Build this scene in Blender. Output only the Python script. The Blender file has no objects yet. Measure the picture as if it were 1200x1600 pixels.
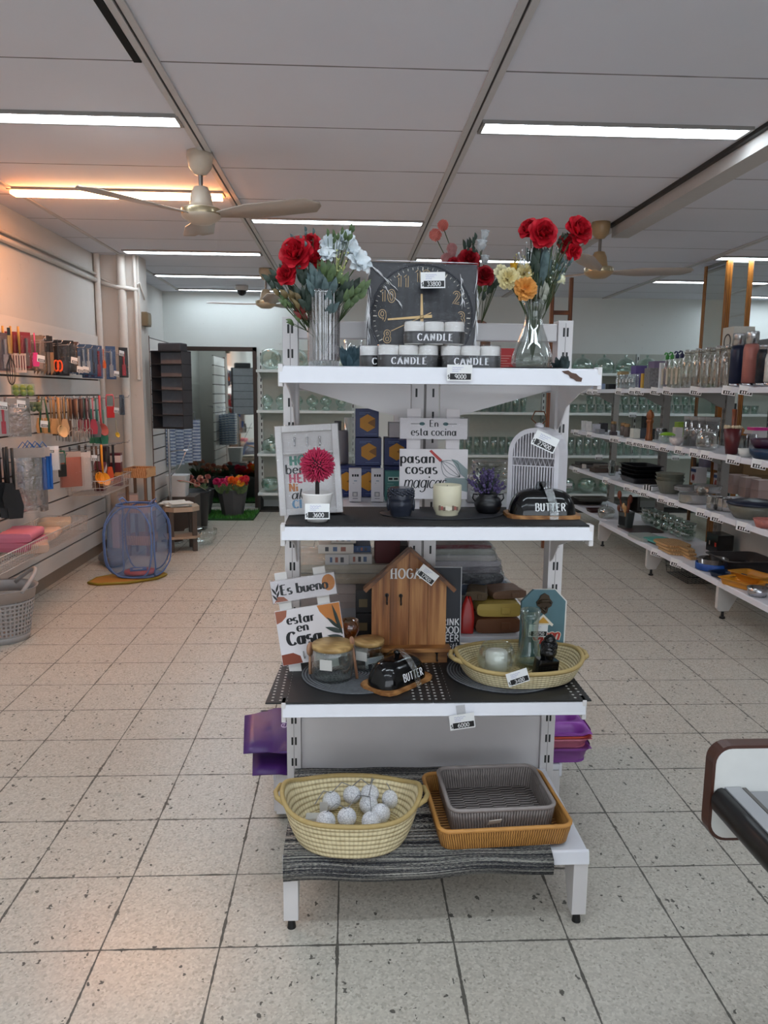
import bpy, math, random
from mathutils import Vector, Matrix
random.seed(7)
sc = bpy.context.scene
col = sc.collection
PI = math.pi
# ------------------------------------------------------------------ camera
FOC, PITCH, YAW, ROLL, CAMH = 1193.6, .1539, .0457, -.0092, 1.4
_f = Vector((math.sin(YAW)*math.cos(PITCH), math.cos(YAW)*math.cos(PITCH), -math.sin(PITCH)))
_r = Vector((math.cos(YAW), -math.sin(YAW), 0))
_d = _f.cross(_r)
CR = _r*math.cos(ROLL) + _d*math.sin(ROLL)
CD = _d*math.cos(ROLL) - _r*math.sin(ROLL)
cam = bpy.data.objects.new('camera', bpy.data.cameras.new('camera'))
col.objects.link(cam)
cm = Matrix((CR, -CD, -_f)).transposed().to_4x4()
cm.translation = (0, 0, CAMH)
cam.matrix_world = cm
cam.data.sensor_fit = 'VERTICAL'
cam.data.sensor_height = 36
cam.data.lens = FOC*36/1600
cam.data.clip_start = .05
sc.camera = cam
# ------------------------------------------------------------------ world, exposure
w = bpy.data.worlds.new('world'); sc.world = w; w.use_nodes = True
w.node_tree.nodes['Background'].inputs[0].default_value = (.8, .9, 1, 1)
w.node_tree.nodes['Background'].inputs[1].default_value = .25
sc.view_settings.view_transform = 'Standard'
sc.view_settings.look = 'None'
sc.view_settings.gamma = 1
sc.view_settings.exposure = 0.62
TUBE = 14.0            # strength of the fluorescent tubes
try:
    sc.cycles.max_bounces = 8
    sc.cycles.transparent_max_bounces = 32
    sc.cycles.diffuse_bounces = 4
    sc.cycles.caustics_reflective = False
    sc.cycles.caustics_refractive = False
    sc.cycles.sample_clamp_indirect = 4
except Exception:
    pass


def _ray(u, v):
    return CR*((u-600)/FOC) + CD*((v-800)/FOC) + _f
def aY(u, v, Y):
    d = _ray(u, v); return d*(Y/d.y) + Vector((0, 0, CAMH))
def aX(u, v, X):
    d = _ray(u, v); return d*(X/d.x) + Vector((0, 0, CAMH))
def aZ(u, v, Z):
    d = _ray(u, v); return d*((Z-CAMH)/d.z) + Vector((0, 0, CAMH))


# ------------------------------------------------------------------ materials
def lin(h):
    if isinstance(h, str):
        c = [int(h[i:i+2], 16)/255 for i in (0, 2, 4)]
        return tuple(x/12.92 if x <= .04045 else ((x+.055)/1.055)**2.4 for x in c) + (1,)
    return tuple(h)[:3] + (1,)
MC = {}
class NT:
    def __init__(s, name):
        s.m = bpy.data.materials.new(name); s.m.use_nodes = True
        s.t = s.m.node_tree; s.n = s.t.nodes; s.n.clear()
        s.out = s.n.new('ShaderNodeOutputMaterial')
    def add(s, kind, **kw):
        n = s.n.new('ShaderNode'+kind)
        for k, v in kw.items():
            if hasattr(n, k) and not k[0].isupper(): setattr(n, k, v)
            else: s.set(n, k, v)
        return n
    def set(s, n, k, v):
        i = n.inputs[int(k[1:])] if k[0] == 'i' and k[1:].isdigit() else n.inputs[k.replace('_', ' ')]
        if isinstance(v, bpy.types.NodeSocket): s.t.links.new(v, i)
        else: i.default_value = v
    def math(s, op, a, b=0.0, c=None):
        n = s.add('Math', operation=op); s.set(n, 'i0', a); s.set(n, 'i1', b)
        if c is not None: s.set(n, 'i2', c)
        return n.outputs[0]
    def mix(s, fac, a, b):
        n = s.n.new('ShaderNodeMix'); n.data_type = 'RGBA'
        s.set(n, 'i0', fac); s.set(n, 'i6', a); s.set(n, 'i7', b)
        return n.outputs[2]
    def ramp(s, fac, stops):
        n = s.n.new('ShaderNodeValToRGB'); e = n.color_ramp.elements
        while len(e) < len(stops): e.new(.5)
        for k, (p, c) in enumerate(stops): e[k].position = p; e[k].color = c
        s.set(n, 'i0', fac); return n.outputs[0]
    def coord(s, kind='Object', scale=None):
        o = s.n.new('ShaderNodeTexCoord').outputs[kind]
        if scale is None: return o
        m = s.n.new('ShaderNodeMapping'); s.t.links.new(o, m.inputs[0]); m.inputs['Scale'].default_value = scale
        return m.outputs[0]
    def noise(s, vec, scale, detail=3, rough=.5):
        n = s.add('TexNoise'); s.set(n, 'Vector', vec); s.set(n, 'Scale', scale); s.set(n, 'Detail', detail); s.set(n, 'Roughness', rough)
        return n.outputs[0]
    def bump(s, h, strength=.3, dist=.002):
        n = s.add('Bump'); s.set(n, 'Height', h); s.set(n, 'Strength', strength); s.set(n, 'Distance', dist)
        return n.outputs[0]
    def bsdf(s, **kw):
        n = s.add('BsdfPrincipled')
        for k, v in kw.items(): s.set(n, k, v)
        s.t.links.new(n.outputs[0], s.out.inputs[0]); return n
BL = (0, 0, 0, 1); WH = (1, 1, 1, 1)
def M(c, r=.5, metal=0., nz=.06, sc_=30., bump=0., sub=0., spec=.5):
    """plain painted / plastic / metal surface with a little noise in its colour"""
    key = (c, r, metal, nz, sc_, bump, sub, spec)
    if key in MC: return MC[key]
    t = NT('mat_%d' % len(MC)); b = lin(c)
    v = t.coord()
    n = t.noise(v, sc_, 2)
    cl = t.mix(n, tuple(x*(1-nz) for x in b[:3])+(1,), tuple(min(1, x*(1+nz)) for x in b[:3])+(1,))
    p = t.bsdf(Base_Color=cl, Roughness=r, Metallic=metal)
    t.set(p, 'Specular IOR Level', spec)
    if bump: t.set(p, 'Normal', t.bump(t.noise(v, sc_*4, 3), bump))
    MC[key] = t.m; return t.m
def GLASS(tint='ffffff', gain=1.6, rough=.02, base=.04, wob=0., scale=40.):
    """thin glass or clear film: see-through with reflections that grow at glancing angles"""
    key = ('g', tint, gain, rough, base, wob, scale)
    if key in MC: return MC[key]
    t = NT('clear_%d' % len(MC))
    fr = t.add('LayerWeight'); t.set(fr, 'Blend', .35)
    fac = t.math('MINIMUM', t.math('MULTIPLY_ADD', fr.outputs['Facing'], gain*.35, base), .9)
    tr = t.add('BsdfTransparent'); t.set(tr, 'Color', lin(tint))
    g = t.add('BsdfGlossy'); t.set(g, 'Roughness', rough); t.set(g, 'Color', (.95, .95, .95, 1))
    if wob:
        bm = t.bump(t.noise(t.coord(), scale, 4, .6), 1.0, wob)
        t.set(g, 'Normal', bm)
    mx = t.add('MixShader'); t.set(mx, 'i0', fac); t.set(mx, 'i1', tr.outputs[0]); t.set(mx, 'i2', g.outputs[0])
    t.t.links.new(mx.outputs[0], t.out.inputs[0])
    MC[key] = t.m; return t.m
def EMIT(c, s):
    key = ('e', c, s)
    if key in MC: return MC[key]
    t = NT('lamp_%d' % len(MC)); e = t.add('Emission'); t.set(e, 'Color', lin(c)); t.set(e, 'Strength', s)
    t.t.links.new(e.outputs[0], t.out.inputs[0]); MC[key] = t.m; return t.m
def WOOD(c1, c2, scale=(2, 14, 14), r=.45, axis=None):
    key = ('w', c1, c2, scale, r)
    if key in MC: return MC[key]
    t = NT('wood_%d' % len(MC)); v = t.coord('Object', scale)
    n = t.noise(v, 3.0, 5, .65)
    wv = t.add('TexWave'); t.set(wv, 'Vector', v); t.set(wv, 'Scale', 1.2); t.set(wv, 'Distortion', 7.0); t.set(wv, 'Detail', 3.0)
    f = t.math('ADD', t.math('MULTIPLY', n, .6), t.math('MULTIPLY', wv.outputs['Fac'], .4))
    t.bsdf(Base_Color=t.ramp(f, [(.3, lin(c1)), (.7, lin(c2))]), Roughness=r)
    MC[key] = t.m; return t.m
def WEAVE(c1, c2, sx, sz, bump=.6, r=.7):
    """rows of plaited fibre in object space: sx along the run, sz across the rows"""
    key = ('wv', c1, c2, sx, sz, bump)
    if key in MC: return MC[key]
    t = NT('weave_%d' % len(MC)); o = t.add('SeparateXYZ'); t.set(o, 'Vector', t.coord('UV'))
    a = t.math('SINE', t.math('MULTIPLY', o.outputs[0], sx)); b = t.math('SINE', t.math('MULTIPLY', o.outputs[1], sz))
    a = t.math('ABSOLUTE', a); b = t.math('ABSOLUTE', b)
    h = t.math('MULTIPLY', t.math('POWER', b, .6), t.math('MULTIPLY_ADD', a, .35, .65)) if sz > 20 else t.math('MULTIPLY', t.math('POWER', a, .7), t.math('MULTIPLY_ADD', b, .35, .65))
    n = t.noise(t.coord(), 60, 2)
    f = t.math('ADD', t.math('MULTIPLY_ADD', h, .62, .0), t.math('MULTIPLY', n, .38))
    t.bsdf(Base_Color=t.ramp(f, [(.2, lin(c1)), (.75, lin(c2))]), Roughness=r, Normal=t.bump(h, bump, .003))
    MC[key] = t.m; return t.m


# ------------------------------------------------------------------ mesh builder
class MB:
    def __init__(s):
        s.v = []; s.f = []; s.m = []; s.s = []; s.uv = {}; s.T = None
    def add(s, vs, fs, m=0, sm=False):
        b = len(s.v)
        s.v += [tuple(s.T @ Vector(p)) for p in vs] if s.T else [tuple(p) for p in vs]
        for f in fs:
            s.f.append([b+i for i in f]); s.m.append(m); s.s.append(sm)
        return s
    def box(s, x0, x1, y0, y1, z0, z1, m=0):
        return s.add([(x0,y0,z0),(x1,y0,z0),(x1,y1,z0),(x0,y1,z0),(x0,y0,z1),(x1,y0,z1),(x1,y1,z1),(x0,y1,z1)],
                     [(0,3,2,1),(4,5,6,7),(0,1,5,4),(1,2,6,5),(2,3,7,6),(3,0,4,7)], m)
    def cbox(s, c, d, m=0):
        return s.box(c[0]-d[0]/2, c[0]+d[0]/2, c[1]-d[1]/2, c[1]+d[1]/2, c[2]-d[2]/2, c[2]+d[2]/2, m)
    def prism(s, pts, a, b, ax='y', m=0, sm=False):
        """outline in 2D pulled along an axis from a to b: 'y' takes (x,z), 'z' takes (x,y), 'x' takes (y,z)"""
        mk = {'y': lambda p, t: (p[0], t, p[1]), 'z': lambda p, t: (p[0], p[1], t), 'x': lambda p, t: (t, p[0], p[1])}[ax]
        n = len(pts)
        vs = [mk(p, a) for p in pts] + [mk(p, b) for p in pts]
        fs = [(i, (i+1) % n, n+(i+1) % n, n+i) for i in range(n)]
        s.add(vs, fs, m, sm)
        return s.add(vs, [tuple(range(n))[::-1], tuple(range(n, 2*n))], m)
    def lathe(s, prof, n=20, c=(0,0,0), m=0, sm=True, flute=0, nf=0, sx=1., sy=1., a0=0., a1=None, uv=False):
        full = a1 is None
        k = n if full else n+1
        vs = []
        for (r, z) in prof:
            for i in range(k):
                a = a0 + (2*PI if full else a1-a0)*i/n
                rr = r*(1+flute*math.cos(nf*a)) if nf else r
                vs.append((c[0]+rr*math.cos(a)*sx, c[1]+rr*math.sin(a)*sy, c[2]+z))
        fs = []
        for j in range(len(prof)-1):
            for i in range(n):
                i2 = (i+1) % k
                fs.append((j*k+i, j*k+i2, (j+1)*k+i2, (j+1)*k+i))
                if uv: s.uv[len(s.f)+len(fs)-1] = [(i/n, j/(len(prof)-1)), ((i+1)/n, j/(len(prof)-1)), ((i+1)/n, (j+1)/(len(prof)-1)), (i/n, (j+1)/(len(prof)-1))]
        return s.add(vs, fs, m, sm)
    def cyl(s, p0, p1, r0, r1=None, n=12, m=0, sm=True):
        r1 = r0 if r1 is None else r1
        p0 = Vector(p0); p1 = Vector(p1); d = (p1-p0).normalized()
        u = d.orthogonal().normalized(); w_ = d.cross(u)
        vs = [p0+(u*math.cos(2*PI*i/n)+w_*math.sin(2*PI*i/n))*r0 for i in range(n)] + [p1+(u*math.cos(2*PI*i/n)+w_*math.sin(2*PI*i/n))*r1 for i in range(n)]
        s.add(vs, [(i, (i+1) % n, n+(i+1) % n, n+i) for i in range(n)], m, sm)
        return s.add(vs, [tuple(range(n))[::-1], tuple(range(n, 2*n))], m)
    def tube(s, pts, r, n=6, m=0, closed=False, flat=1.):
        P = [Vector(p) for p in pts]; k = len(P); vs = []; up = None
        for i in range(k):
            a = P[(i-1) % k] if closed or i else P[0]; b = P[(i+1) % k] if closed or i < k-1 else P[-1]
            d = (b-a).normalized() if (b-a).length > 1e-9 else Vector((0, 0, 1))
            if up is None: up = d.orthogonal().normalized()
            up = (up - d*up.dot(d)); up = up.normalized() if up.length > 1e-6 else d.orthogonal().normalized()
            w_ = d.cross(up); ri = r[i] if isinstance(r, (list, tuple)) else r
            vs += [P[i]+(up*math.cos(2*PI*j/n)*flat+w_*math.sin(2*PI*j/n))*ri for j in range(n)]
        fs = []
        for i in range(k if closed else k-1):
            i2 = (i+1) % k
            fs += [(i*n+j, i*n+(j+1) % n, i2*n+(j+1) % n, i2*n+j) for j in range(n)]
        if not closed: fs += [tuple(range(n))[::-1], tuple(range((k-1)*n, k*n))]
        return s.add(vs, fs, m, True)
    def ball(s, c, r, nu=12, nv=8, m=0, sx=1., sy=1., sz=1.):
        pr = [(max(1e-4, r*math.sin(PI*j/nv)), -r*math.cos(PI*j/nv)*sz) for j in range(nv+1)]
        return s.lathe(pr, nu, c, m, True, sx=sx, sy=sy)
    def quad(s, a, b, c, d, m=0, sm=False):
        return s.add([a, b, c, d], [(0, 1, 2, 3)], m, sm)
    def rrect(s, w_, d, r, z0, z1, m=0, n=4, taper=0., c=(0, 0), ax='z', lid=True):
        p = rr(w_, d, r, n)
        return s.prism([(x+c[0], y+c[1]) for x, y in p], z0, z1, ax, m)
    def loft(s, rings, m=0, sm=True, cap=True, closed=True):
        n = len(rings[0]); vs = [p for r in rings for p in r]; fs = []
        cum = [0.]
        for i in range(n): cum.append(cum[-1]+(Vector(rings[-1][(i+1) % n])-Vector(rings[-1][i])).length)
        cum = [c/(cum[-1] or 1) for c in cum]
        for j in range(len(rings)-1):
            for i in range(n if closed else n-1):
                i2 = (i+1) % n
                fs.append((j*n+i, j*n+i2, (j+1)*n+i2, (j+1)*n+i))
                u = lambda a: a/n
                s.uv[len(s.f)+len(fs)-1] = [(cum[i], j/(len(rings)-1)), (cum[i+1], j/(len(rings)-1)), (cum[i+1], (j+1)/(len(rings)-1)), (cum[i], (j+1)/(len(rings)-1))]
        s.add(vs, fs, m, sm)
        if cap: s.add(vs, [tuple(range(n))[::-1], tuple(range((len(rings)-1)*n, len(rings)*n))], m)
        return s
    def build(s, name, mats, parent=None, bev=0., loc=None, rot=None, sub=0, solid=0.):
        me = bpy.data.meshes.new(name)
        me.from_pydata(s.v, [], s.f)
        if not isinstance(mats, (list, tuple)): mats = [mats]
        for m in mats: me.materials.append(m)
        me.polygons.foreach_set('material_index', s.m)
        me.polygons.foreach_set('use_smooth', s.s)
        if s.uv:
            ul = me.uv_layers.new(name='uv')
            for fi, q in s.uv.items():
                for k, li in enumerate(me.polygons[fi].loop_indices): ul.data[li].uv = q[k]
        me.update()
        o = bpy.data.objects.new(name, me); col.objects.link(o)
        if parent is not None: o.parent = parent
        if loc is not None: o.location = loc
        if rot is not None: o.rotation_euler = rot
        if solid:
            d = o.modifiers.new('thickness', 'SOLIDIFY'); d.thickness = solid; d.offset = 0
        if bev:
            b = o.modifiers.new('edge', 'BEVEL'); b.width = bev; b.segments = 2; b.limit_method = 'ANGLE'; b.angle_limit = .7
        if sub:
            d = o.modifiers.new('smooth', 'SUBSURF'); d.levels = d.render_levels = sub
        return o
    # ---- lettering: x right, z up, standing on the plane y
    def text(s, st, x, z, h, y, th=.14, tn=.05, m=0, sh=0., al='c', serif=False, gap=.16, mono=0., wid=1., tilt=0.):
        W = 0; lay = []
        for ch in st:
            if ch == ' ': W += .4; continue
            g = GL.get(ch) or GL['o']
            lay.append((W, g)); W += (mono or g[0]) + gap
        W = (W-gap)*h*wid
        ox = x - (W/2 if al == 'c' else W if al == 'r' else 0)
        ca, sa = math.cos(tilt), math.sin(tilt)
        for (gx, g) in lay:
            for stv in g[1]:
                pts = [((gx+px)*wid+py*sh, py) for px, py in stv]
                lines = [pts]
                if serif and len(pts) == 2 and abs(stv[0][1]-stv[1][1]) > .5:
                    for q in pts:
                        if q[1] in (0, 1): lines.append([(q[0]-.15, q[1]), (q[0]+.15, q[1])])
                for L in lines:
                    k = len(L); A = []; B = []
                    for i in range(k):
                        a = L[max(0, i-1)]; b = L[min(k-1, i+1)]
                        dx, dz = b[0]-a[0], b[1]-a[1]; n = math.hypot(dx, dz) or 1
                        dx /= n; dz /= n
                        t = (tn + (th-tn)*abs(dz)**1.4)/2
                        e = .0
                        A.append((L[i][0]-dz*t, L[i][1]+dx*t)); B.append((L[i][0]+dz*t, L[i][1]-dx*t))
                    q = []
                    for px, pz in A+B:
                        X = px*h; Z = pz*h; X0 = ox-x+X
                        q.append((x+X0*ca-Z*sa, y, z+X0*sa+Z*ca))
                    s.add(q, [(i, k+i, k+i+1, i+1) for i in range(k-1)], m)
        return s
def rr(w_, d, r, n=4):
    out = []
    for cx, cy, a0 in ((w_/2-r, d/2-r, 0), (-w_/2+r, d/2-r, 90), (-w_/2+r, -d/2+r, 180), (w_/2-r, -d/2+r, 270)):
        out += [(cx+r*math.cos(math.radians(a0+90*i/n)), cy+r*math.sin(math.radians(a0+90*i/n))) for i in range(n+1)]
    return out
def _l(*a): return [(a[i], a[i+1]) for i in range(0, len(a), 2)]
def _a(cx, cy, rx, ry, a0, a1, n=14): return [(cx+rx*math.cos(math.radians(a0+(a1-a0)*i/n)), cy+ry*math.sin(math.radians(a0+(a1-a0)*i/n))) for i in range(n+1)]
GL = {
 'A': (.7, [_l(0,0,.34,1), _l(.34,1,.7,0), _l(.12,.34,.57,.34)]),
 'B': (.62, [_l(.1,0,.1,1), _l(.1,1)+_a(.33,.76,.22,.24,90,-90)+_l(.1,.52), _l(.1,.52)+_a(.36,.26,.25,.26,90,-90)+_l(.1,0)]),
 'C': (.68, [_a(.38,.5,.36,.5,42,318)]),
 'D': (.72, [_l(.1,0,.1,1), _l(.1,1)+_a(.32,.5,.36,.5,90,-90)+_l(.1,0)]),
 'E': (.6, [_l(.1,0,.1,1), _l(.1,1,.58,1), _l(.1,.5,.48,.5), _l(.1,0,.6,0)]),
 'F': (.56, [_l(.1,0,.1,1), _l(.1,1,.56,1), _l(.1,.5,.48,.5)]),
 'G': (.72, [_a(.38,.5,.36,.5,42,360)+_l(.42,.5)]),
 'H': (.72, [_l(.1,0,.1,1), _l(.62,0,.62,1), _l(.1,.5,.62,.5)]),
 'I': (.2, [_l(.1,0,.1,1)]),
 'K': (.66, [_l(.1,0,.1,1), _l(.62,1,.12,.42), _l(.26,.58,.66,0)]),
 'L': (.56, [_l(.1,0,.1,1), _l(.1,0,.56,0)]),
 'M': (.85, [_l(.1,0,.1,1), _l(.1,1,.42,.2), _l(.42,.2,.75,1), _l(.75,1,.75,0)]),
 'N': (.72, [_l(.1,0,.1,1), _l(.1,1,.62,0), _l(.62,0,.62,1)]),
 'O': (.78, [_a(.39,.5,.37,.5,0,360,22)]),
 'P': (.6, [_l(.1,0,.1,1), _l(.1,1)+_a(.33,.74,.24,.26,90,-90)+_l(.1,.48)]),
 'R': (.66, [_l(.1,0,.1,1), _l(.1,1)+_a(.33,.75,.23,.25,90,-90)+_l(.1,.5), _l(.32,.5,.66,0)]),
 'S': (.6, [_a(.3,.75,.24,.25,40,270,10)+_a(.3,.25,.26,.25,90,-140,10)]),
 'T': (.66, [_l(.33,0,.33,1), _l(0,1,.66,1)]),
 'U': (.7, [_l(.1,1,.1,.3)+_a(.35,.28,.25,.28,180,360)+_l(.6,1)]),
 'W': (.95, [_l(0,1,.24,0), _l(.24,0,.47,.8), _l(.47,.8,.7,0), _l(.7,0,.94,1)]),
 'a': (.66, [_a(.27,.29,.22,.29,0,360,18), _l(.55,.62,.55,.1,.58,.02,.68,.02)]),
 'b': (.58, [_l(.08,1,.08,0), _a(.32,.3,.24,.3,0,360,18)]),
 'c': (.5, [_a(.3,.3,.26,.3,45,315)]),
 'd': (.58, [_a(.28,.3,.24,.3,0,360,18), _l(.53,1,.53,0)]),
 'e': (.55, [_l(.06,.32,.55,.32)+_a(.3,.3,.25,.3,5,315)]),
 'g': (.58, [_a(.28,.32,.23,.28,0,360,18), _l(.52,.6,.52,-.1)+_a(.28,-.1,.24,.2,0,-150,8)]),
 'h': (.56, [_l(.08,1,.08,0), _l(.08,.35)+_a(.3,.38,.2,.22,170,0,8)+_l(.5,0)]),
 'i': (.18, [_l(.09,.6,.09,0), _l(.09,.76,.09,.88)]),
 'k': (.52, [_l(.08,1,.08,0), _l(.48,.6,.1,.24), _l(.22,.36,.52,0)]),
 'l': (.18, [_l(.09,1,.09,0)]),
 'm': (.86, [_l(.08,.6,.08,0), _l(.08,.35)+_a(.27,.38,.17,.22,170,0,8)+_l(.44,0), _l(.44,.35)+_a(.62,.38,.17,.22,170,0,8)+_l(.79,0)]),
 'n': (.56, [_l(.08,.6,.08,0), _l(.08,.35)+_a(.29,.38,.2,.22,170,0,8)+_l(.49,0)]),
 'o': (.58, [_a(.29,.3,.26,.3,0,360,18)]),
 'p': (.58, [_l(.08,.6,.08,-.34), _a(.32,.3,.24,.3,0,360,18)]),
 'r': (.38, [_l(.08,.6,.08,0), _l(.08,.35)+_a(.28,.38,.18,.2,165,60,6)]),
 's': (.46, [_a(.23,.45,.17,.16,40,270,8)+_a(.23,.15,.19,.16,90,-140,8)]),
 't': (.38, [_l(.16,.9,.16,.15)+_a(.28,.14,.12,.14,180,300,5), _l(0,.6,.36,.6)]),
 'u': (.56, [_l(.07,.6,.07,.25)+_a(.27,.24,.2,.24,180,350,8), _l(.49,.6,.49,0)]),
 'w': (.78, [_l(0,.6,.2,0), _l(.2,0,.39,.5), _l(.39,.5,.58,0), _l(.58,0,.78,.6)]),
 '0': (.56, [_a(.28,.5,.25,.5,0,360,18)]),
 '1': (.34, [_l(.02,.8,.24,1), _l(.24,1,.24,0)]),
 '2': (.54, [_a(.27,.74,.23,.26,165,-35,8)+_l(.03,0,.54,0)]),
 '3': (.54, [_a(.26,.75,.22,.25,150,-90,8), _a(.26,.26,.25,.26,90,-150,8)]),
 '4': (.56, [_l(.42,0,.42,1,.02,.28,.56,.28)]),
 '5': (.54, [_l(.5,1,.1,1,.07,.56)+_a(.27,.3,.25,.3,110,-145,10)]),
 '6': (.56, [_a(.28,.3,.24,.3,0,360,16), _l(.42,1)+_a(.3,.4,.27,.4,130,190,6)]),
 '7': (.52, [_l(0,1,.52,1,.2,0)]),
 '8': (.54, [_a(.27,.76,.2,.24,0,360,14), _a(.27,.26,.25,.27,0,360,14)]),
 '9': (.56, [_a(.28,.7,.24,.3,0,360,16), _l(.52,.68)+_a(.26,.6,.27,.6,-10,-60,6)]),
 '$': (.5, [_a(.25,.7,.19,.2,40,270,8)+_a(.25,.3,.21,.2,90,-140,8), _l(.25,-.05,.25,1.05)]),
 '-': (.3, [_l(0,.4,.3,.4)]),
}
# ------------------------------------------------------------------ things and parts
def tag(o, label, cat, group=None):
    o['label'] = label; o['category'] = cat
    if group: o['group'] = group
    return o
def thing(name, label, cat, loc=(0, 0, 0), rot=(0, 0, 0), group=None):
    o = bpy.data.objects.new(name, None); col.objects.link(o); o.empty_display_size = .05
    o.location = loc; o.rotation_euler = rot if isinstance(rot, (tuple, list)) else (0, 0, rot)
    return tag(o, label, cat, group)
def struct(o):
    o['kind'] = 'structure'; return o
def dup(root, loc, rot=None, label=None, scale=None):
    r = root.copy(); col.objects.link(r); r.location = loc
    if rot is not None: r.rotation_euler = rot if isinstance(rot, (tuple, list)) else (0, 0, rot)
    if label: r['label'] = label
    if scale: r.scale = (scale,)*3 if not isinstance(scale, tuple) else scale
    for ch in list(root.children):
        c = ch.copy(); col.objects.link(c); c.parent = r
        for g in list(ch.children):
            d = g.copy(); col.objects.link(d); d.parent = c
    return r
# shared colours
PAINT = M('dcd8d8', .35, nz=.04, sc_=12)
SHELFW = M('e4e4ea', .3, nz=.03)
METALG = M('8f8a88', .45, nz=.08)
BLACK = M('111113', .45)
BLACKG = M('060608', .12, nz=.02)
CHROME = M('c8c8cc', .18, 1.0, nz=.02)
WHITE = M('ececec', .4, nz=.03)
CREAM = M('e6dfc8', .5, nz=.03)
INK = M('17171b', .6, nz=.02)
STEM = M('3c4a2c', .6)
FILM = GLASS('ffffff', 1.2, .08, .03, .012, 26.)
CLEAR = GLASS('f8fbfa', 1.9, .02, .032)
GREENGL = GLASS('dcebe2', 2.0, .03, .07)
# ================================================================== the room
CZ = 2.56; WL = -2.2; WB = 9.35; WR = 7.2; WF = -3.2
def floor_mat():
    t = NT('terrazzo'); v = t.coord(); xy = t.add('SeparateXYZ', Vector=v)
    def line(o, off, seed):
        a = t.math('DIVIDE', t.math('SUBTRACT', o, off), .3)
        fr = t.math('ABSOLUTE', t.math('SUBTRACT', t.math('FRACT', t.math('ADD', a, 100.5)), .5))
        return t.math('MULTIPLY', fr, .3)
    dx = line(xy.outputs[0], -.6285, 0); dy = line(xy.outputs[1], 1.771, 1)
    d = t.math('MINIMUM', dx, dy)
    wn = t.noise(v, 9, 4, .7); wn2 = t.noise(v, 60, 3, .6)
    wid = t.math('MULTIPLY_ADD', t.math('POWER', wn, 3.), .016, .0006)
    wid = t.math('ADD', wid, t.math('MULTIPLY', t.math('SUBTRACT', wn2, .5), .004))
    ln = t.math('LESS_THAN', d, t.math('MAXIMUM', wid, .0019))
    # marble chips
    vo = t.add('TexVoronoi', Vector=v, Scale=170.); vc = t.add('TexVoronoi', Vector=v, Scale=95.)
    chip = t.ramp(vo.outputs['Color'], [(0, lin('968f84')), (.25, lin('bab3a7')), (.6, lin('cac3b6')), (1, lin('dcd6ca'))])
    cloud = t.noise(v, 2.2, 4, .6)
    base = t.mix(t.math('MULTIPLY', cloud, .55), chip, lin('c0b9ac'))
    # dark pits, denser in worn patches and near the joints
    dis = t.add('TexNoise', Vector=v, Scale=70., Detail=2.)
    vm = t.add('VectorMath', operation='MULTIPLY_ADD'); t.set(vm, 'i0', dis.outputs['Color']); vm.inputs[1].default_value = (.022, .022, .022); t.set(vm, 'i2', t.coord('Object', (1, .7, 1)))
    vp = t.add('TexVoronoi', Vector=vm.outputs[0], Scale=62.)
    wear = t.noise(v, 1.1, 3, .6)
    near = t.math('MULTIPLY', t.math('LESS_THAN', d, .02), .05)
    rnd = t.add('SeparateColor', Color=vp.outputs['Color'])
    lim = t.math('ADD', t.math('MULTIPLY', t.math('SUBTRACT', wear, .37), 1.1), near)
    few = t.math('LESS_THAN', rnd.outputs[0], lim)
    size = t.math('MULTIPLY_ADD', rnd.outputs[1], .26, .10)
    pit = t.math('MULTIPLY', few, t.math('LESS_THAN', vp.outputs['Distance'], size))
    dark = t.math('MAXIMUM', ln, pit)
    c = t.mix(t.math('MULTIPLY', dark, .86), base, lin('37332d'))
    t.bsdf(Base_Color=c, Roughness=t.math('MULTIPLY_ADD', dark, .4, .27), Normal=t.bump(t.math('MULTIPLY', dark, -1.), .5, .002))
    return t.m
def ceil_mat():
    t = NT('ceiling_board'); v = t.coord(); xy = t.add('SeparateXYZ', Vector=v)
    a = t.math('DIVIDE', t.math('SUBTRACT', xy.outputs[1], 2.965), .648)
    fr = t.math('ABSOLUTE', t.math('SUBTRACT', t.math('FRACT', t.math('ADD', a, 100.5)), .5))
    n = t.noise(v, 5, 3)
    ln = t.math('LESS_THAN', t.math('MULTIPLY', fr, .648), t.math('MULTIPLY_ADD', n, .008, .001))
    b = t.mix(t.noise(v, 1.3, 4, .6), lin('d9dae2'), lin('e3e4ec'))
    t.bsdf(Base_Color=t.mix(t.math('MULTIPLY', ln, .8), b, lin('4a4442')), Roughness=.7, Normal=t.bump(t.math('MULTIPLY', ln, -1.), .6, .004))
    return t.m
def wall_mat(c1='dcdad6', c2='c9c6c1'):
    t = NT('wall_paint'); v = t.coord()
    n = t.noise(v, 1.6, 5, .65); s = t.noise(v, 14, 4, .7)
    b = t.mix(n, lin(c2), lin(c1))
    st = t.math('MULTIPLY', t.math('GREATER_THAN', s, .68), .18)
    t.bsdf(Base_Color=t.mix(st, b, lin('9d968c')), Roughness=.6, Normal=t.bump(t.noise(v, 30, 3), .12, .004))
    return t.m
WALLP = wall_mat()
struct(MB().box(WL-.2, WR+.2, WF-.2, WB+.2, -.1, 0).build('floor', floor_mat()))
struct(MB().box(WL-.2, WR+.2, WF-.2, WB+.2, CZ, CZ+.1).build('ceiling', ceil_mat()))
struct(MB().box(WL-.2, WL, WF-.2, WB+.2, 0, CZ).build('wall_left', WALLP))
struct(MB().box(WL, WR, WB, WB+.2, 0, CZ).build('wall_back', wall_mat('dfe3df', 'd2d6d2')))
struct(MB().box(WR, WR+.2, WF-.2, WB+.2, 0, CZ).build('wall_right', WALLP))
struct(MB().box(WL, WR, WF-.2, WF, 0, CZ).build('wall_front', WALLP))
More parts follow.
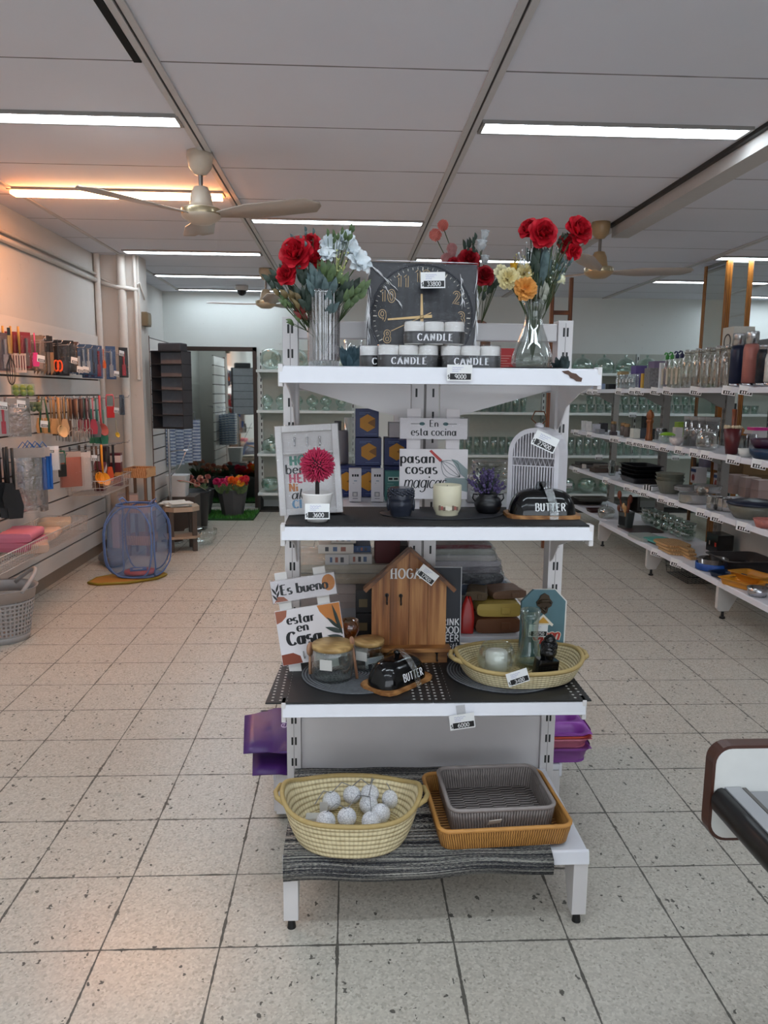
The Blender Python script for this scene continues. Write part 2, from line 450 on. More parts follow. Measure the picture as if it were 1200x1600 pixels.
# added glowing panel, framed like a window behind the camera, to light display fronts
m = MB(); m.box(-1.9, 4.4, WF+.002, WF+.012, .55, 2.25); wn_ = struct(m.build('fill_panel_1', EMIT('eef6ff', 1.8)))
m = MB()
for x in (-1.95, .15, 2.25, 4.4): m.box(x, x+.05, WF, WF+.05, .5, 2.3)
m.box(-1.95, 4.45, WF, WF+.05, .5, .55); m.box(-1.95, 4.45, WF, WF+.05, 2.25, 2.3)
struct(m.build('trim_11', M('b9b9b9', .4)))  # frame around the added glowing panel
# the pier that breaks the left wall, its pipes, the conduit under the ceiling
pier = MB().box(WL, -1.83, 6.95, 7.2, 0, CZ)
struct(pier.build('wall_pier', wall_mat('d6d2cc', 'bfb8b0')))
p = MB()
p.cyl((-1.97, 6.915, .02), (-1.97, 6.915, CZ), .036, n=14)
p.cyl((-1.86, 6.93, 1.5), (-1.86, 6.93, CZ), .016, n=10)
struct(p.build('trim_1', M('d3cdc5', .5)))
p = MB()
for k, (dz, r) in enumerate(((0, .02), (.05, .012))):
    p.tube([(WL+.022, 2.5, 2.33+dz), (WL+.022, 4.8, 2.335+dz), (WL+.022, 6.9, 2.34+dz)], r, 8)
p.cyl((WL+.03, 6.9, 0), (WL+.03, 6.9, CZ), .026, n=10)
p.tube([(WL+.03, 6.93, 2.33), (-2.06, 6.935, 2.30), (-1.99, 6.88, 2.28), (-1.84, 6.935, 2.27)], .018, 8)
p.tube([(WL+.03, 6.93, 2.37), (-2.06, 6.935, 2.32), (-1.9, 6.93, 2.29), (-1.82, 6.93, 2.33), (-1.815, 7.05, 2.2)], .008, 6)
struct(p.build('trim_2', M('cfc9c2', .5)))
# ceiling rails along the room
rail = M('c4c1c0', .45)
dark = M('2b2827', .6)
for k, x in enumerate((-.705, .53, 3.06, 4.32, 5.58)):
    r = MB(); r.box(x-.03, x-.005, WF, WB, CZ-.010, CZ+.001, 0); r.box(x+.005, x+.03, WF, WB, CZ-.010, CZ+.001, 0); r.box(x-.005, x+.005, WF, WB, CZ-.003, CZ+.002, 1)
    struct(r.build('trim_%d' % (k+3), [rail, dark]))
r = MB(); r.box(1.80, 1.92, WF, 5.42, CZ-.085, CZ+.01, 0); r.box(1.775, 1.80, WF, 5.42, CZ-.02, CZ+.005, 1); r.box(1.81, 1.87, 5.42, WB, CZ-.012, CZ+.002, 0)
struct(r.build('trim_8', [M('b9b4b0', .45), dark]))
r = MB(); r.box(WL, WL+.3, 2.2, 2.24, CZ-.01, CZ+.002); r.box(WL+.22, WL+.245, WF, WB, CZ-.01, CZ+.002)
struct(r.build('trim_9', rail))
struct(MB().box(-.77, -.742, 1.2, 2.97, CZ-.004, CZ+.002).build('trim_10', M('050505', .9)))

# ------------------------------------------------------------------ ceiling lights, each a recessed trough with two tubes
TUBEC = EMIT('e6f4ff', TUBE)
def warm_mat():
    t = NT('lamp_warm'); o = t.add('SeparateXYZ', Vector=t.coord())
    c = t.ramp(t.math('MULTIPLY_ADD', o.outputs[0], .8, .5), [(0, (1, .26, .06, 1)), (.3, (1, .46, .20, 1)), (.75, (1, .50, .24, 1)), (1, (1, .32, .08, 1))])
    e = t.add('Emission', Color=c, Strength=TUBE*2.9); t.t.links.new(e.outputs[0], t.out.inputs[0]); return t.m
WARM = warm_mat()
def light(x0, x1, y, label, wd=.11, mat=None, skew=0.):
    o = thing('ceiling_light', label, 'ceiling light', ((x0+x1)/2, y, CZ), skew, 'fluorescent ceiling lights')
    L = (x1-x0)/2
    m = MB(); m.box(-L-.015, L+.015, -wd/2-.012, -wd/2, -.014, 0); m.box(-L-.015, L+.015, wd/2, wd/2+.012, -.014, 0)
    m.box(-L-.015, -L, -wd/2, wd/2, -.014, 0); m.box(L, L+.015, -wd/2, wd/2, -.014, 0)
    m.build('frame', M('8d8986', .4), o)
    m = MB(); m.box(-L, L, -wd/2, wd/2, -.008 if mat is None else -.034, -.002 if mat is None else -.018); m.build('diffuser', mat or TUBEC, o)
    return o
light(-2.0, -.745, 3.55, 'white ceiling light strip nearest the camera on the left')
light(-1.97, -.76, 4.79, 'warm orange glowing ceiling light strip over the left wall', .085, mat=WARM)
light(-1.88, -.76, 6.74, 'ceiling light strip behind the near ceiling fan, close to the left pier')
light(-1.95, -.76, 8.05, 'ceiling light strip beyond the left pier, second from the back wall')
light(-1.97, -.76, 9.1, 'ceiling light strip on the left closest to the back wall', .07)
light(-.66, .49, 5.46, 'ceiling light strip above the red and white bouquet', .1)
light(.58, 1.74, 3.53, 'large ceiling light strip nearest the camera on the right', .12)
light(.58, 1.75, 6.88, 'ceiling light strip seen behind the pink pompom flowers', .1)
light(3.1, 4.27, 6.55, 'ceiling light strip above the mirrored column')
light(3.1, 4.27, 7.92, 'ceiling light strip behind the mirrored column')
light(4.37, 5.54, 9.0, 'ceiling light strip far right by the back wall', .1)
light(4.37, 5.54, 5.2, 'ceiling light strip far right over the aisle beyond the shelving')
light(-.66, .49, 1.0, 'ceiling light strip above the middle bay in front of the display')
light(-1.97, -.76, -.4, 'ceiling light strip behind the camera on the left')
light(.58, 1.74, -.9, 'ceiling light strip behind the camera on the right')
light(1.84, 3.0, .2, 'ceiling light strip behind the camera near the checkout')
light(.58, 1.74, .9, 'ceiling light strip above the camera on the right side')
light(-1.97, -.76, 1.6, 'ceiling light strip above the left aisle behind the camera')
light(-.66, .49, -.6, 'ceiling light strip behind the camera in the middle bay')
light(3.1, 4.27, 2.4, 'ceiling light strip over the checkout counter')

# ------------------------------------------------------------------ ceiling fans
def fan(loc, label, cream, rot, R=.64, drop=.34, white=False):
    o = thing('ceiling_fan', label, 'ceiling fan', loc, rot)
    cm_ = M(cream, .3); 
    m = MB(); m.lathe([(.0, 0), (.062, 0), (.064, -.03), (.055, -.075), (.03, -.105), (.012, -.11)], 24); m.build('canopy', cm_, o)
    m = MB(); m.cyl((0, 0, -.1), (0, 0, -.2), .011); m.build('rod', M('77706a', .3, .6), o)
    z = -drop
    m = MB(); m.lathe([(.018, z+.17), (.035, z+.165), (.05, z+.13), (.056, z+.09), (.06, z+.065), (.02, z+.065)], 28); m.build('bell', cm_, o)
    m = MB(); m.lathe([(.02, z+.07), (.088, z+.066), (.096, z+.058), (.097, z+.03), (.09, z+.018), (.05, z-.006), (.0, z-.01)], 32, m=0); m.lathe([(.0975, z+.06), (.0995, z+.045), (.0975, z+.032)], 32, m=1)
    m.build('motor', [cm_, M('b8a888', .25, .7)], o)
    for k in range(3):
        a = 2*PI*k/3
        b = MB(); b.T = Matrix.Rotation(a, 4, 'Z')
        rings = []
        for i in range(13):
            t = i/12; r = .09+t*(R-.09)
            wd = .03+.045*min(1, t*3) + .012*t
            if t > .9: wd *= (1-((t-.9)/.1)**2*.75)
            tw = -.20+.08*t
            y0, y1 = -wd*math.cos(tw), wd*math.cos(tw); z0, z1 = -wd*math.sin(tw), wd*math.sin(tw)
            zz = z+.035+.02*t
            rings.append([(r, y0, zz+z0), (r, 0, zz+.008), (r, y1, zz+z1), (r, y1, zz+z1-.004), (r, 0, zz+.003), (r, y0, zz+z0-.004)])
        b.loft(rings); b.T = None
        b.build('blade', M('b9aca0' if not white else 'cfc8bd', .35), o)
    return o
fan((-.735, 4.0, CZ), 'cream ceiling fan under the warm orange light strip', 'cbbba8', -.31, .62, .33)
fan((-.80, 7.55, CZ), 'beige ceiling fan partly hidden by the red rose bouquet', 'b8a78c', .8, .6, .36)
fan((1.70, 5.35, CZ), 'tan ceiling fan behind the red roses with the clear vase', 'a98d68', .02, .66, .36)
o = thing('security_camera', 'small dome security camera on the ceiling by the back wall', 'security camera', (-1.19, 8.75, CZ))
MB().lathe([(.0, 0), (.07, 0), (.072, -.05), (.05, -.055)], 20).build('base', M('cfcac4', .4), o)
MB().lathe([(.052, -.05), (.045, -.085), (.025, -.105), (.0, -.11)], 20).build('dome', BLACKG, o)
o = thing('electrical_box', 'small brown electrical box high on the left pier', 'electrical box', (-1.83, 7.05, 2.03))
MB().box(0, .05, -.07, .07, -.06, .06).build('case', M('6a5c45', .5), o, .004)
MB().box(.05, .056, -.055, .055, -.045, .045).build('cover', M('7c6d52', .5), o)
# mirrored column
o = thing('mirrored_column', 'square mirrored column with brown wooden corner strips', 'column', (3.215, 6.6, 0)); o['kind'] = 'structure'
MB().box(.004, .206, .004, .44, 0, CZ).build('core', M('8a8f8a', .5), o)
mir = NT('mirror'); mir.bsdf(Base_Color=(.80, .86, .82, 1), Metallic=1., Roughness=.03); MIRROR = mir.m
m = MB(); m.box(.03, .18, 0, .006, 0, CZ-.03); m.box(0, .006, .03, .41, 0, CZ-.03); m.build('mirror_pane', MIRROR, o)
wd = WOOD('6b3d16', 'a4682c', (20, 20, 1.5), .25)
m = MB()
for x, y in ((-.008, -.008), (.172, -.008), (-.008, .4)): m.box(x, x+.045, y, y+.045, 0, CZ)
m.build('corner_strip', wd, o, .004)
# tall mirror on the back wall
o = thing('wall_mirror', 'tall brown framed mirror leaning flat on the back wall', 'mirror', (-1.62, WB, 0))
m = MB(); m.box(-.5, .47, -.012, -.002, .02, 1.88); m.build('mirror_glass', MIRROR, o)
m = MB(); m.box(.465, .51, -.035, 0, 0, 1.93); m.box(-.54, -.495, -.035, 0, 0, 1.93); m.box(-.54, .51, -.035, 0, 1.88, 1.93); m.build('frame', M('2a1c14', .4), o, .003)
# ================================================================== the white display unit in the middle
GX = .231; GY = 2.28
SZ = (1.467, 1.062, .587, .215)          # tops of its four shelves
SF = (1.95, 1.94, 1.93, 1.83)            # where their front edges stand
G = thing('display_shelf', 'white metal four tier display shelf unit standing in the middle of the shop', 'display shelf', (GX, GY, 0))
for sx in (-1, 1):
    m = MB(); x = sx*.4045
    m.box(x-.022, x+.022, 0, .06, .05, 1.617, 0)
    for k in range(21):
        z = .16+k*.0705
        for q in (-.008, .003): m.box(x+q, x+q+.006, -.0008, .004, z, z+.026, 1)
    m.box(x-.001, x+.001, -.0006, .002, .06, 1.61, 2)
    m.build('upright', [PAINT, BLACK, METALG], G, .002)
m = MB(); m.box(-.382, .382, .008, .05, 1.557, 1.607); m.build('crossbar', PAINT, G, .003)
m = MB(); m.box(-.382, .382, .02, .03, .40, .562, 0); m.box(-.382, .382, .012, .03, .12, .385, 0); m.box(-.382, .382, .022, .03, .385, .40, 1)
m.build('back_panel', [PAINT, METALG], G, .002)
def shelf(k, x0, x1):
    z = SZ[k]; y0 = SF[k]-GY
    m = MB(); m.box(x0, x1, y0+.004, .0, z-.024, z-.0035); s = m.build('shelf', SHELFW, G, .002)
    m = MB(); m.box(x0, x0+.002, y0+.01, -.002, z-.04, z-.004); m.box(x1-.002, x1, y0+.01, -.002, z-.04, z-.004); m.build('side_flange', PAINT, s)
    m = MB(); h = .043 if k < 1 else .036
    pr = [(y0+.004, z), (y0-.004, z-.003), (y0-.009, z-h*.78), (y0-.011, z-h), (y0+.003, z-h), (y0+.006, z-.02)]
    m.prism(pr, x0-.002, x1+.002, 'x')
    m.build('price_rail', SHELFW, s, .0015)
    if k == 0:
        m = MB(); random.seed(5)
        pts = [(.335, -.004), (.352, -.002), (.361, -.008), (.372, -.010), (.381, -.018), (.388, -.021), (.385, -.030), (.372, -.029), (.366, -.024), (.357, -.021), (.352, -.013), (.342, -.010)]
        m.add([(x-.03, y0-.0045-.0065*(-q/.034)-.0006, z-.003+q) for x, q in pts], [tuple(range(len(pts)))], 0)
        m.build('chipped_paint', M('5a4238', .8), s)
    if k < 3:
        for sx in (-1, 1):
            m = MB(); x = x0+.012 if sx < 0 else x1-.012
            prof = [(0, z-.026), (y0+.02, z-.026), (y0+.02, z-.045), (y0+.12, z-.062), (-.09, z-.10), (-.03, z-.155), (0, z-.17)]
            m.prism(prof, x-.0015, x+.0015, 'x'); m.build('bracket', PAINT, s)
        for sx in (x0, x1):
            m = MB(); m.box(sx-.006, sx+.006, y0-.006, y0+.03, z-.052, z+.004); m.build('end_cap', PAINT, s, .002)
shelf(0, -.404, .404); shelf(1, -.402, .400); shelf(2, -.404, .402); shelf(3, -.400, .400)
for sx in (-1, 1):
    m = MB(); x = sx*.382; y0 = SF[3]-GY
    prof = [(y0-.006, .178), (y0-.006, .03), (y0+.03, .03), (y0+.06, .09), (y0+.085, .15), (y0+.16, .168), (.02, .17), (.02, .178)]
    m.prism(prof, x-.019, x+.019, 'x')
    lg = m.build('leg', PAINT, G, .002)
    m = MB(); m.cyl((x, y0+.012, 0), (x, y0+.012, .03), .012, .008); m.build('foot', BLACK, lg)

# the two-sided run behind it
R_ = thing('gondola_shelf', 'white two sided shelf run joined behind the middle display unit', 'shelf unit', (GX, 2.36, 0))
for y in (0, .92):
    m = MB(); m.box(-.042, -.004, y, y+.05, .02, 1.50, 0); m.box(.004, .042, y, y+.05, .02, 1.50, 0); m.box(-.004, .004, y+.006, y+.05, .02, 1.5, 1)
    for q in (-.03, .022): 
        for k in range(18): m.box(q, q+.006, y-.001, y+.004, .2+k*.07, .226+k*.07, 2)
    m.build('post', [PAINT, METALG, BLACK], R_)
m = MB(); m.box(-.012, .012, .05, .92, .1, .9); m.build('back_panel', PAINT, R_)
for z, x1 in ((1.452, .39), (1.052, .39), (.628, .40), (.185, .47)):
    for s in (-1, 1):
        m = MB(); m.box(min(s*.014, s*x1), max(s*.014, s*x1), .0, .97, z-.022, z-.002); sh_ = m.build('shelf', SHELFW, R_, .002)
        m = MB(); xs = s*x1; m.box(min(xs, xs+s*.01), max(xs, xs+s*.01), 0, .97, z-.045, z); m.build('price_rail', SHELFW, sh_, .002)
        if z > .3:
            m = MB()
            d = .105 if z > 1.4 else .05
            m.prism([(s*.045, z-.024), (s*x1, z-.024), (s*x1, z-.036), (s*.12, z-.024-d*.85), (s*.045, z-.024-d)][::s], -.008, -.003, 'y'); m.build('bracket', PAINT, sh_, .001)
        else:
            m = MB(); m.box(min(s*.05, xs), max(s*.05, xs), .0, .006, .02, z-.024); m.box(xs-.01, xs+.01, .02, .97, .02, z-.03); m.build('plinth', PAINT, sh_)

# ------------------------------------------------------------------ price tickets
def ticket(digits, label, loc, rot=(0, 0, 0), s=1., group=None, note='CLIP', small=False):
    """white shelf ticket with a black number window; stands in its own x z plane facing -y"""
    o = thing('price_ticket', label, 'price ticket', loc, rot, group)
    W, H = .060*s, .038*s
    m = MB(); m.box(-W/2, W/2, -.0008, .0008, 0, H); m.build('card', WHITE, o)
    m = MB(); m.box(-W*.38, W*.46, -.0013, -.0009, H*.08, H*.46, 0)
    if not small:
        m.text(digits, W*.04, H*.14, H*.26, -.0017, .16, .12, 1, al='c')
        m.text('$', -W*.43, H*.12, H*.26, -.0012, .14, .1, 2)
        for i in range(3):
            z = H*(.82-.12*i); x = -W*.3
            pts = [(x+W*.5*j/10*(.9-.2*i), -.0012, z+H*.035*math.sin(j*2.3+i)) for j in range(11)]
            for a, b in zip(pts, pts[1:]): m.quad((a[0], a[1], a[2]), (b[0], b[1], b[2]), (b[0], b[1], b[2]+.0007), (a[0], a[1], a[2]+.0007), 3)
    else:
        for i in range(4): m.box(-W*.26+i*W*.17, -W*.17+i*W*.17, -.0016, -.0013, H*.14, H*.4, 1)
    m.build('print', [BLACK, WHITE, INK, M('5d64b8', .6)], o)
    return o
# ================================================================== artificial flowers
def petal(mb, T, w_, l, cup, curl, m=0, n=4, ruf=0.):
    vs = []; k = 5
    for j in range(n+1):
        t = j/n; pw = w_*(math.sin(PI*(.16+.68*t)))**.8
        for i in range(k):
            u = (i/(k-1)-.5)*2
            y = curl*t*t + cup*(u*u)*(-1) + (ruf*math.sin(i*2.6+j*1.7) if ruf else 0)
            vs.append(T @ Vector((u*pw, y, l*t*(1-.10*u*u*t))))
    mb.add(vs, [(j*k+i, j*k+i+1, (j+1)*k+i+1, (j+1)*k+i) for j in range(n) for i in range(k-1)], m, True)
def frame_to(d):
    d = Vector(d).normalized(); return d.to_track_quat('Z', 'Y').to_matrix().to_4x4()
def bloom_rose(mb, c, r, d, rnd):
    B = Matrix.Translation(c) @ frame_to(d)
    for n, tilt, rad, l, w_ in ((3, 4, .10, .95, .40), (4, 14, .2, 1.0, .5), (5, 30, .3, 1.02, .62), (6, 52, .36, 1.0, .72), (5, 74, .36, .95, .74)):
        for k in range(n):
            a = 2*PI*(k+rnd.random()*.3)/n + tilt
            T = B @ Matrix.Rotation(a, 4, 'Z') @ Matrix.Translation((0, rad*r*.5, -r*.35)) @ Matrix.Rotation(-math.radians(tilt+rnd.uniform(-5, 5)), 4, 'X')
            petal(mb, T, w_*r, l*r, r*.24, r*(.05+.22*(tilt > 40)), ruf=r*.02)
def bloom_ruffle(mb, c, r, d, rnd, n=46):
    B = Matrix.Translation(c) @ frame_to(d)
    for k in range(n):
        a = k*2.4; tilt = 4+86*math.sqrt(k/n)
        T = B @ Matrix.Rotation(a, 4, 'Z') @ Matrix.Translation((0, r*.08, -r*.3)) @ Matrix.Rotation(-math.radians(tilt+rnd.uniform(-8, 8)), 4, 'X')
        petal(mb, T, r*.30, r*rnd.uniform(.85, 1.08), -r*.08, r*.12, ruf=r*.06)
def bloom_open(mb, c, r, d, rnd, n=16):
    B = Matrix.Translation(c) @ frame_to(d)
    for k in range(n):
        a = k*2.4; tilt = 28+50*(k/n)
        T = B @ Matrix.Rotation(a, 4, 'Z') @ Matrix.Translation((0, r*.05, -r*.25)) @ Matrix.Rotation(-math.radians(tilt), 4, 'X')
        petal(mb, T, r*.38, r*rnd.uniform(.9, 1.1), r*.16, r*.2, ruf=r*.05)
def bloom_bud(mb, c, r, d, rnd):
    B = Matrix.Translation(c) @ frame_to(d)
    for n, tilt, w_ in ((3, 3, .5), (4, 12, .6), (3, 24, .6)):
        for k in range(n):
            T = B @ Matrix.Rotation(2*PI*k/n+tilt, 4, 'Z') @ Matrix.Translation((0, r*.12, -r*.5)) @ Matrix.Rotation(-math.radians(tilt), 4, 'X')
            petal(mb, T, w_*r, 1.5*r, r*.3, r*.12)
def bloom_pom(mb, c, r, d, rnd, n=150):
    mb.ball(c, r*.6, 10, 7)
    for k in range(n):
        z = 1-2*(k+.5)/n; a = k*2.39996; q = math.sqrt(1-z*z)
        v = Vector((q*math.cos(a), q*math.sin(a), z)); p = Vector(c)+v*r*.5
        mb.cyl(p, Vector(c)+v*r*rnd.uniform(.9, 1.05), r*.05, r*.085, 4, 0)
def leaf(mb, base, tip, w_, m=0, droop=0.):
    b = Vector(base); d = Vector(tip)-b; l = d.length; d.normalize()
    s_ = d.cross(Vector((.35, -1, .25))); s_ = s_.normalized() if s_.length > .05 else d.orthogonal().normalized()
    nn = s_.cross(d); vs = []; n = 6
    for j in range(n+1):
        t = j/n; ww = w_*math.sin(PI*(.06+.92*t))**.9*(1.25-.5*t)
        c = b+d*l*t + nn*(droop*math.sin(PI*t))
        vs += [c-s_*ww+nn*ww*.25, c, c+s_*ww+nn*ww*.25]
    mb.add(vs, [(3*j+i, 3*j+i+1, 3*j+i+4, 3*j+i+3) for j in range(n) for i in (0, 1)], m, True)
BLOOM = {'rose': bloom_rose, 'ruffle': bloom_ruffle, 'open': bloom_open, 'bud': bloom_bud, 'pom': bloom_pom}
def PETAL(c1, c2, r=.55):
    key = ('pt', c1, c2)
    if key in MC: return MC[key]
    t = NT('petal_%d' % len(MC)); n = t.noise(t.coord(), 45, 3)
    p = t.bsdf(Base_Color=t.ramp(n, [(.3, lin(c1)), (.7, lin(c2))]), Roughness=r)
    MC[key] = t.m; return t.m
RED = PETAL('a80c1e', 'd81a30'); REDK = PETAL('8c0a18', 'b81226')
LEAFD = PETAL('1f2b20', '34453a'); LEAFG = PETAL('3d5232', '62774a'); LEAFT = PETAL('38484a', '5b7070')
def flower(kind, base, head, r, mat, label, d=None, group=None, leaves=(), name='artificial_flower', stemr=.0016, cat='artificial flower', lm=None, seed=1):
    base = Vector(base); head = Vector(head)-base
    o = thing(name, label, cat, base, 0, group)
    rnd = random.Random(seed+int(head.x*9000))
    d = Vector(d) if d else head.normalized()*.6+Vector((0, -.7, .25))
    mid = Vector((head.x*.25, head.y*.3, head.z*.6))
    st = [Vector((0, 0, 0)).lerp(mid, t*2) if t < .5 else mid.lerp(head-d.normalized()*r*.3, t*2-1) for t in (0, .25, .5, .65, .8, 1)]
    for i in range(1, len(st)-1): st[i] = (st[i-1]+st[i]*2+st[i+1])/4
    m = MB(); m.tube(st, stemr, 5); m.build('stem', STEM, o)
    m = MB(); BLOOM[kind](m, head, r, d, rnd); m.build('bloom', mat, o)
    for k, (t, tip, w_) in enumerate(leaves):
        m = MB(); b = st[0].lerp(st[-1], t); leaf(m, b, Vector(tip)-base, w_); m.build('leaf', lm or LEAFD, o)
    return o
def sprig(base, tips, w_, mat, label, name='leaf_sprig', cat='artificial leaves', group=None, droop=.006, berries=None):
    base = Vector(base); o = thing(name, label, cat, base, 0, group)
    if not berries:
        rj = random.Random(int(base.x*7777+len(label)*13+Vector(tips[0]).x*5555)); tips = [Vector(t) for t in tips]
        tips = tips + [t+Vector((rj.uniform(-1, 1)*.024, rj.uniform(-.02, .025), rj.uniform(-1, 1)*.020)) for t in tips for _ in (0, 1, 2)]; w_ *= .62
    top = sum((Vector(t) for t in tips), Vector())/len(tips)-base
    m = MB(); j = top*.45; j.z = top.z*.5
    m.tube([(0, 0, 0), j*.6+Vector((0, 0, top.z*.1)), j], .0016, 5)
    for t in tips:
        q = Vector(t)-base; m.tube([j, j.lerp(q, .45 if berries else .85)], .0011, 4)
    m.build('stem', STEM, o)
    for t in tips:
        q = Vector(t)-base; m = MB(); b = j.lerp(q, .35) if berries else q-(q-j).normalized()*min((q-j).length*.7, w_*4.6)
        if berries: 
            rnd = random.Random(int(q.x*9999))
            for k in range(berries):
                p = b.lerp(q, rnd.uniform(.2, 1))+Vector([rnd.uniform(-1, 1)*w_ for _ in range(3)]); m.ball(p, rnd.uniform(.0016, .003), 6, 4)
                m.tube([b.lerp(q, .2), p], .0005, 3)
            m.build('blossom', mat, o)
        else:
            leaf(m, b, q, w_, 0, droop); m.build('leaf', mat, o)
    return o
def pxs(y, *ps): return [tuple(aY(a, b, y+(c[0] if c else 0))) for a, b, *c in ps]

# ------------------------------------------------------------------ ribbed vase with red roses and white blossoms
VY = 2.09
vb = aY(506, 571, VY); vb.z = SZ[0]
o = thing('ribbed_vase', 'tall clear ribbed glass vase holding red roses and white blossoms', 'vase', vb)
m = MB(); R = .042
m.lathe([(.0, .004), (R*.92, .004), (R*.97, .02), (R, .1), (R*1.02, .19), (R*1.03, .2), (R*.98, .2), (R*.95, .1), (R*.9, .022), (.0, .018)], 96, flute=.035, nf=24)
m.build('body', GLASS('ececee', 2.4, .03, .14), o)
vt = vb+Vector((0, 0, .03))
bloomg = 'flowers in the ribbed vase'
for (px, py, r, dy), lab in zip([(461, 394, .041, -.03), (484, 380, .026, .0), (494, 404, .026, -.01), (447, 428, .027, -.03)],
      ['large red rose at the upper left of the ribbed vase', 'red rose half hidden between the large rose and white blossoms', 'small red rose beside the white blossoms in ribbed vase', 'lowest red rose drooping left over the ribbed vase']):
    flower('rose', vt, aY(px, py, VY+dy), r, RED, lab, group=bloomg, d=(-.35+.004*(px-470), -1, .35))
for (px, py, r, dy), lab in zip([(518, 384, .034, .0), (541, 374, .028, .01), (562, 409, .034, -.03), (551, 392, .026, .0), (511, 397, .024, -.02)],
      ['pale white blossom at the top of the ribbed vase bouquet', 'white blossom behind the green buds in the ribbed vase', 'big white blossom at the right edge by the clock corner', 'white blossom just above the big blossom near clock', 'white blossom next to the small red roses']):
    flower('open', vt, aY(px, py, VY+dy), r, PETAL('d3dde2', 'f2f6f8'), lab, group=bloomg, d=(.2+.008*(px-530), -1, .45))
o = sprig(vt, pxs(VY-.03, (534, 400), (542, 395), (530, 392), (538, 405)), .006, PETAL('b3bd6a', 'd3d79a'), 'cluster of yellow green buds among white blossoms', 'bud_sprig', berries=7)
for i, (tips, wv, mt, lab) in enumerate([
    (((420, 420), (436, 412), (428, 440)), .012, LEAFD, 'dark pointed leaves sticking out left of the red roses'),
    (((455, 372), (476, 358), (468, 366)), .006, LEAFT, 'thin dark sprig rising above the red rose'),
    (((468, 420), (480, 440), (458, 446), (472, 462)), .015, LEAFD, 'dark leaves below the red roses in ribbed vase'),
    (((498, 420), (507, 446), (490, 440), (514, 428)), .016, LEAFT, 'grey green broad leaves in middle of ribbed vase bouquet'),
    (((525, 424), (540, 436), (530, 450), (552, 436)), .015, LEAFD, 'dark leaves under the white blossoms'),
    (((545, 452), (556, 464), (560, 447), (572, 444)), .012, LEAFG, 'green leaves hanging right beside the clock box'),
    (((508, 410), (520, 412), (534, 420)), .014, LEAFG, 'light green leaves between roses and white blossoms'),
    (((436, 452), (448, 458), (462, 456)), .010, PETAL('5a4a2c', '7c6a42'), 'brown olive leaves hanging low left of ribbed vase'),
    (((460, 478), (468, 486), (476, 470)), .010, PETAL('5b1a18', '8a2f28'), 'reddish brown leaves drooping over the shelf crossbar'),
    (((447, 470), (457, 492), (441, 466)), .008, LEAFG, 'green trailing leaves hanging lowest from the ribbed vase'),
    (((535, 354), (522, 368), (540, 360)), .007, LEAFG, 'green bud stem standing highest above white blossoms'),
    (((486, 428), (496, 452), (520, 462)), .014, LEAFT, 'grey leaves resting on the rim of the ribbed vase')]):
    sprig(vt, pxs(VY-.02-.004*(i % 4), *tips), wv, mt, lab, group=bloomg)

# ------------------------------------------------------------------ clear waisted vase with red roses and carnations
WY = 2.12
wb = aY(831, 566, WY); wb.z = SZ[0]+.007
o = thing('black_tray', 'thin black plate under the clear waisted vase', 'plate', (wb.x, wb.y, SZ[0]))
m = MB(); m.lathe([(.0, 0), (.07, 0), (.086, .006), (.082, .0065), (.06, .003), (.0, .003)], 36); m.build('plate', BLACK, o)
o = thing('waisted_vase', 'clear glass vase with narrow waist holding roses and carnations', 'vase', wb)
m = MB(); m.lathe([(.0, .003), (.05, .003), (.057, .012), (.055, .03), (.044, .065), (.031, .1), (.024, .125), (.023, .14), (.027, .16), (.033, .18), (.031, .18), (.025, .16), (.0215, .14), (.0225, .125), (.029, .1), (.042, .065), (.052, .03), (.053, .014), (.0, .009)], 40)
m.build('body', CLEAR, o)
wt = wb+Vector((0, 0, .02))
bg2 = 'flowers in the waisted vase'
for (px, py, r, dy), lab, dd in zip([(827, 356, .028, .01), (849, 363, .036, -.02), (906, 358, .036, -.01), (886, 380, .024, .01), (897, 393, .022, .0)],
     ['upper left red rose above the clear waisted vase', 'large open red rose in the middle of the waisted vase', 'large red rose leaning far right toward the tan fan', 'dark red rose behind the far leaning rose', 'small red rose hanging under the far leaning rose'],
     [(-.5, -.7, .5), (.1, -1, .2), (.4, -.9, .35), (-.1, -1, .2), (.3, -1, -.1)]):
    flower('rose', wt, aY(px, py, WY+dy), r, RED, lab, dd, bg2)
for (px, py, r, dy), mt, lab in zip([(796, 434, .030, -.02), (821, 426, .026, .0), (822, 450, .031, -.04), (847, 432, .022, .02), (784, 424, .02, .01)],
     [PETAL('d8c68a', 'eadfae'), PETAL('cdb97c', 'e4d7a4'), PETAL('d08a3a', 'eda95a'), PETAL('a3905c', 'c0ad76'), PETAL('ddd3a8', 'efe8c8')],
     ['pale yellow carnation leaning left from the waisted vase', 'cream yellow carnation at centre of the waisted vase', 'orange carnation at the rim of the waisted vase', 'dull beige carnation behind the waisted vase stems', 'small pale cream carnation at far left of waisted vase']):
    flower('ruffle', wt, aY(px, py, WY+dy), r, mt, lab, (.1, -1, .25), bg2)
flower('bud', wt, aY(873, 437, WY), .018, PETAL('d8d6b0', 'f0eed0'), 'pale yellow bud pointing right from the waisted vase', (1, -.4, .1), bg2)
flower('bud', wt, aY(803, 419, WY), .015, PETAL('d9a62a', 'eabf45'), 'tiny golden yellow bud between the carnations', (-.2, -.6, .8), bg2)
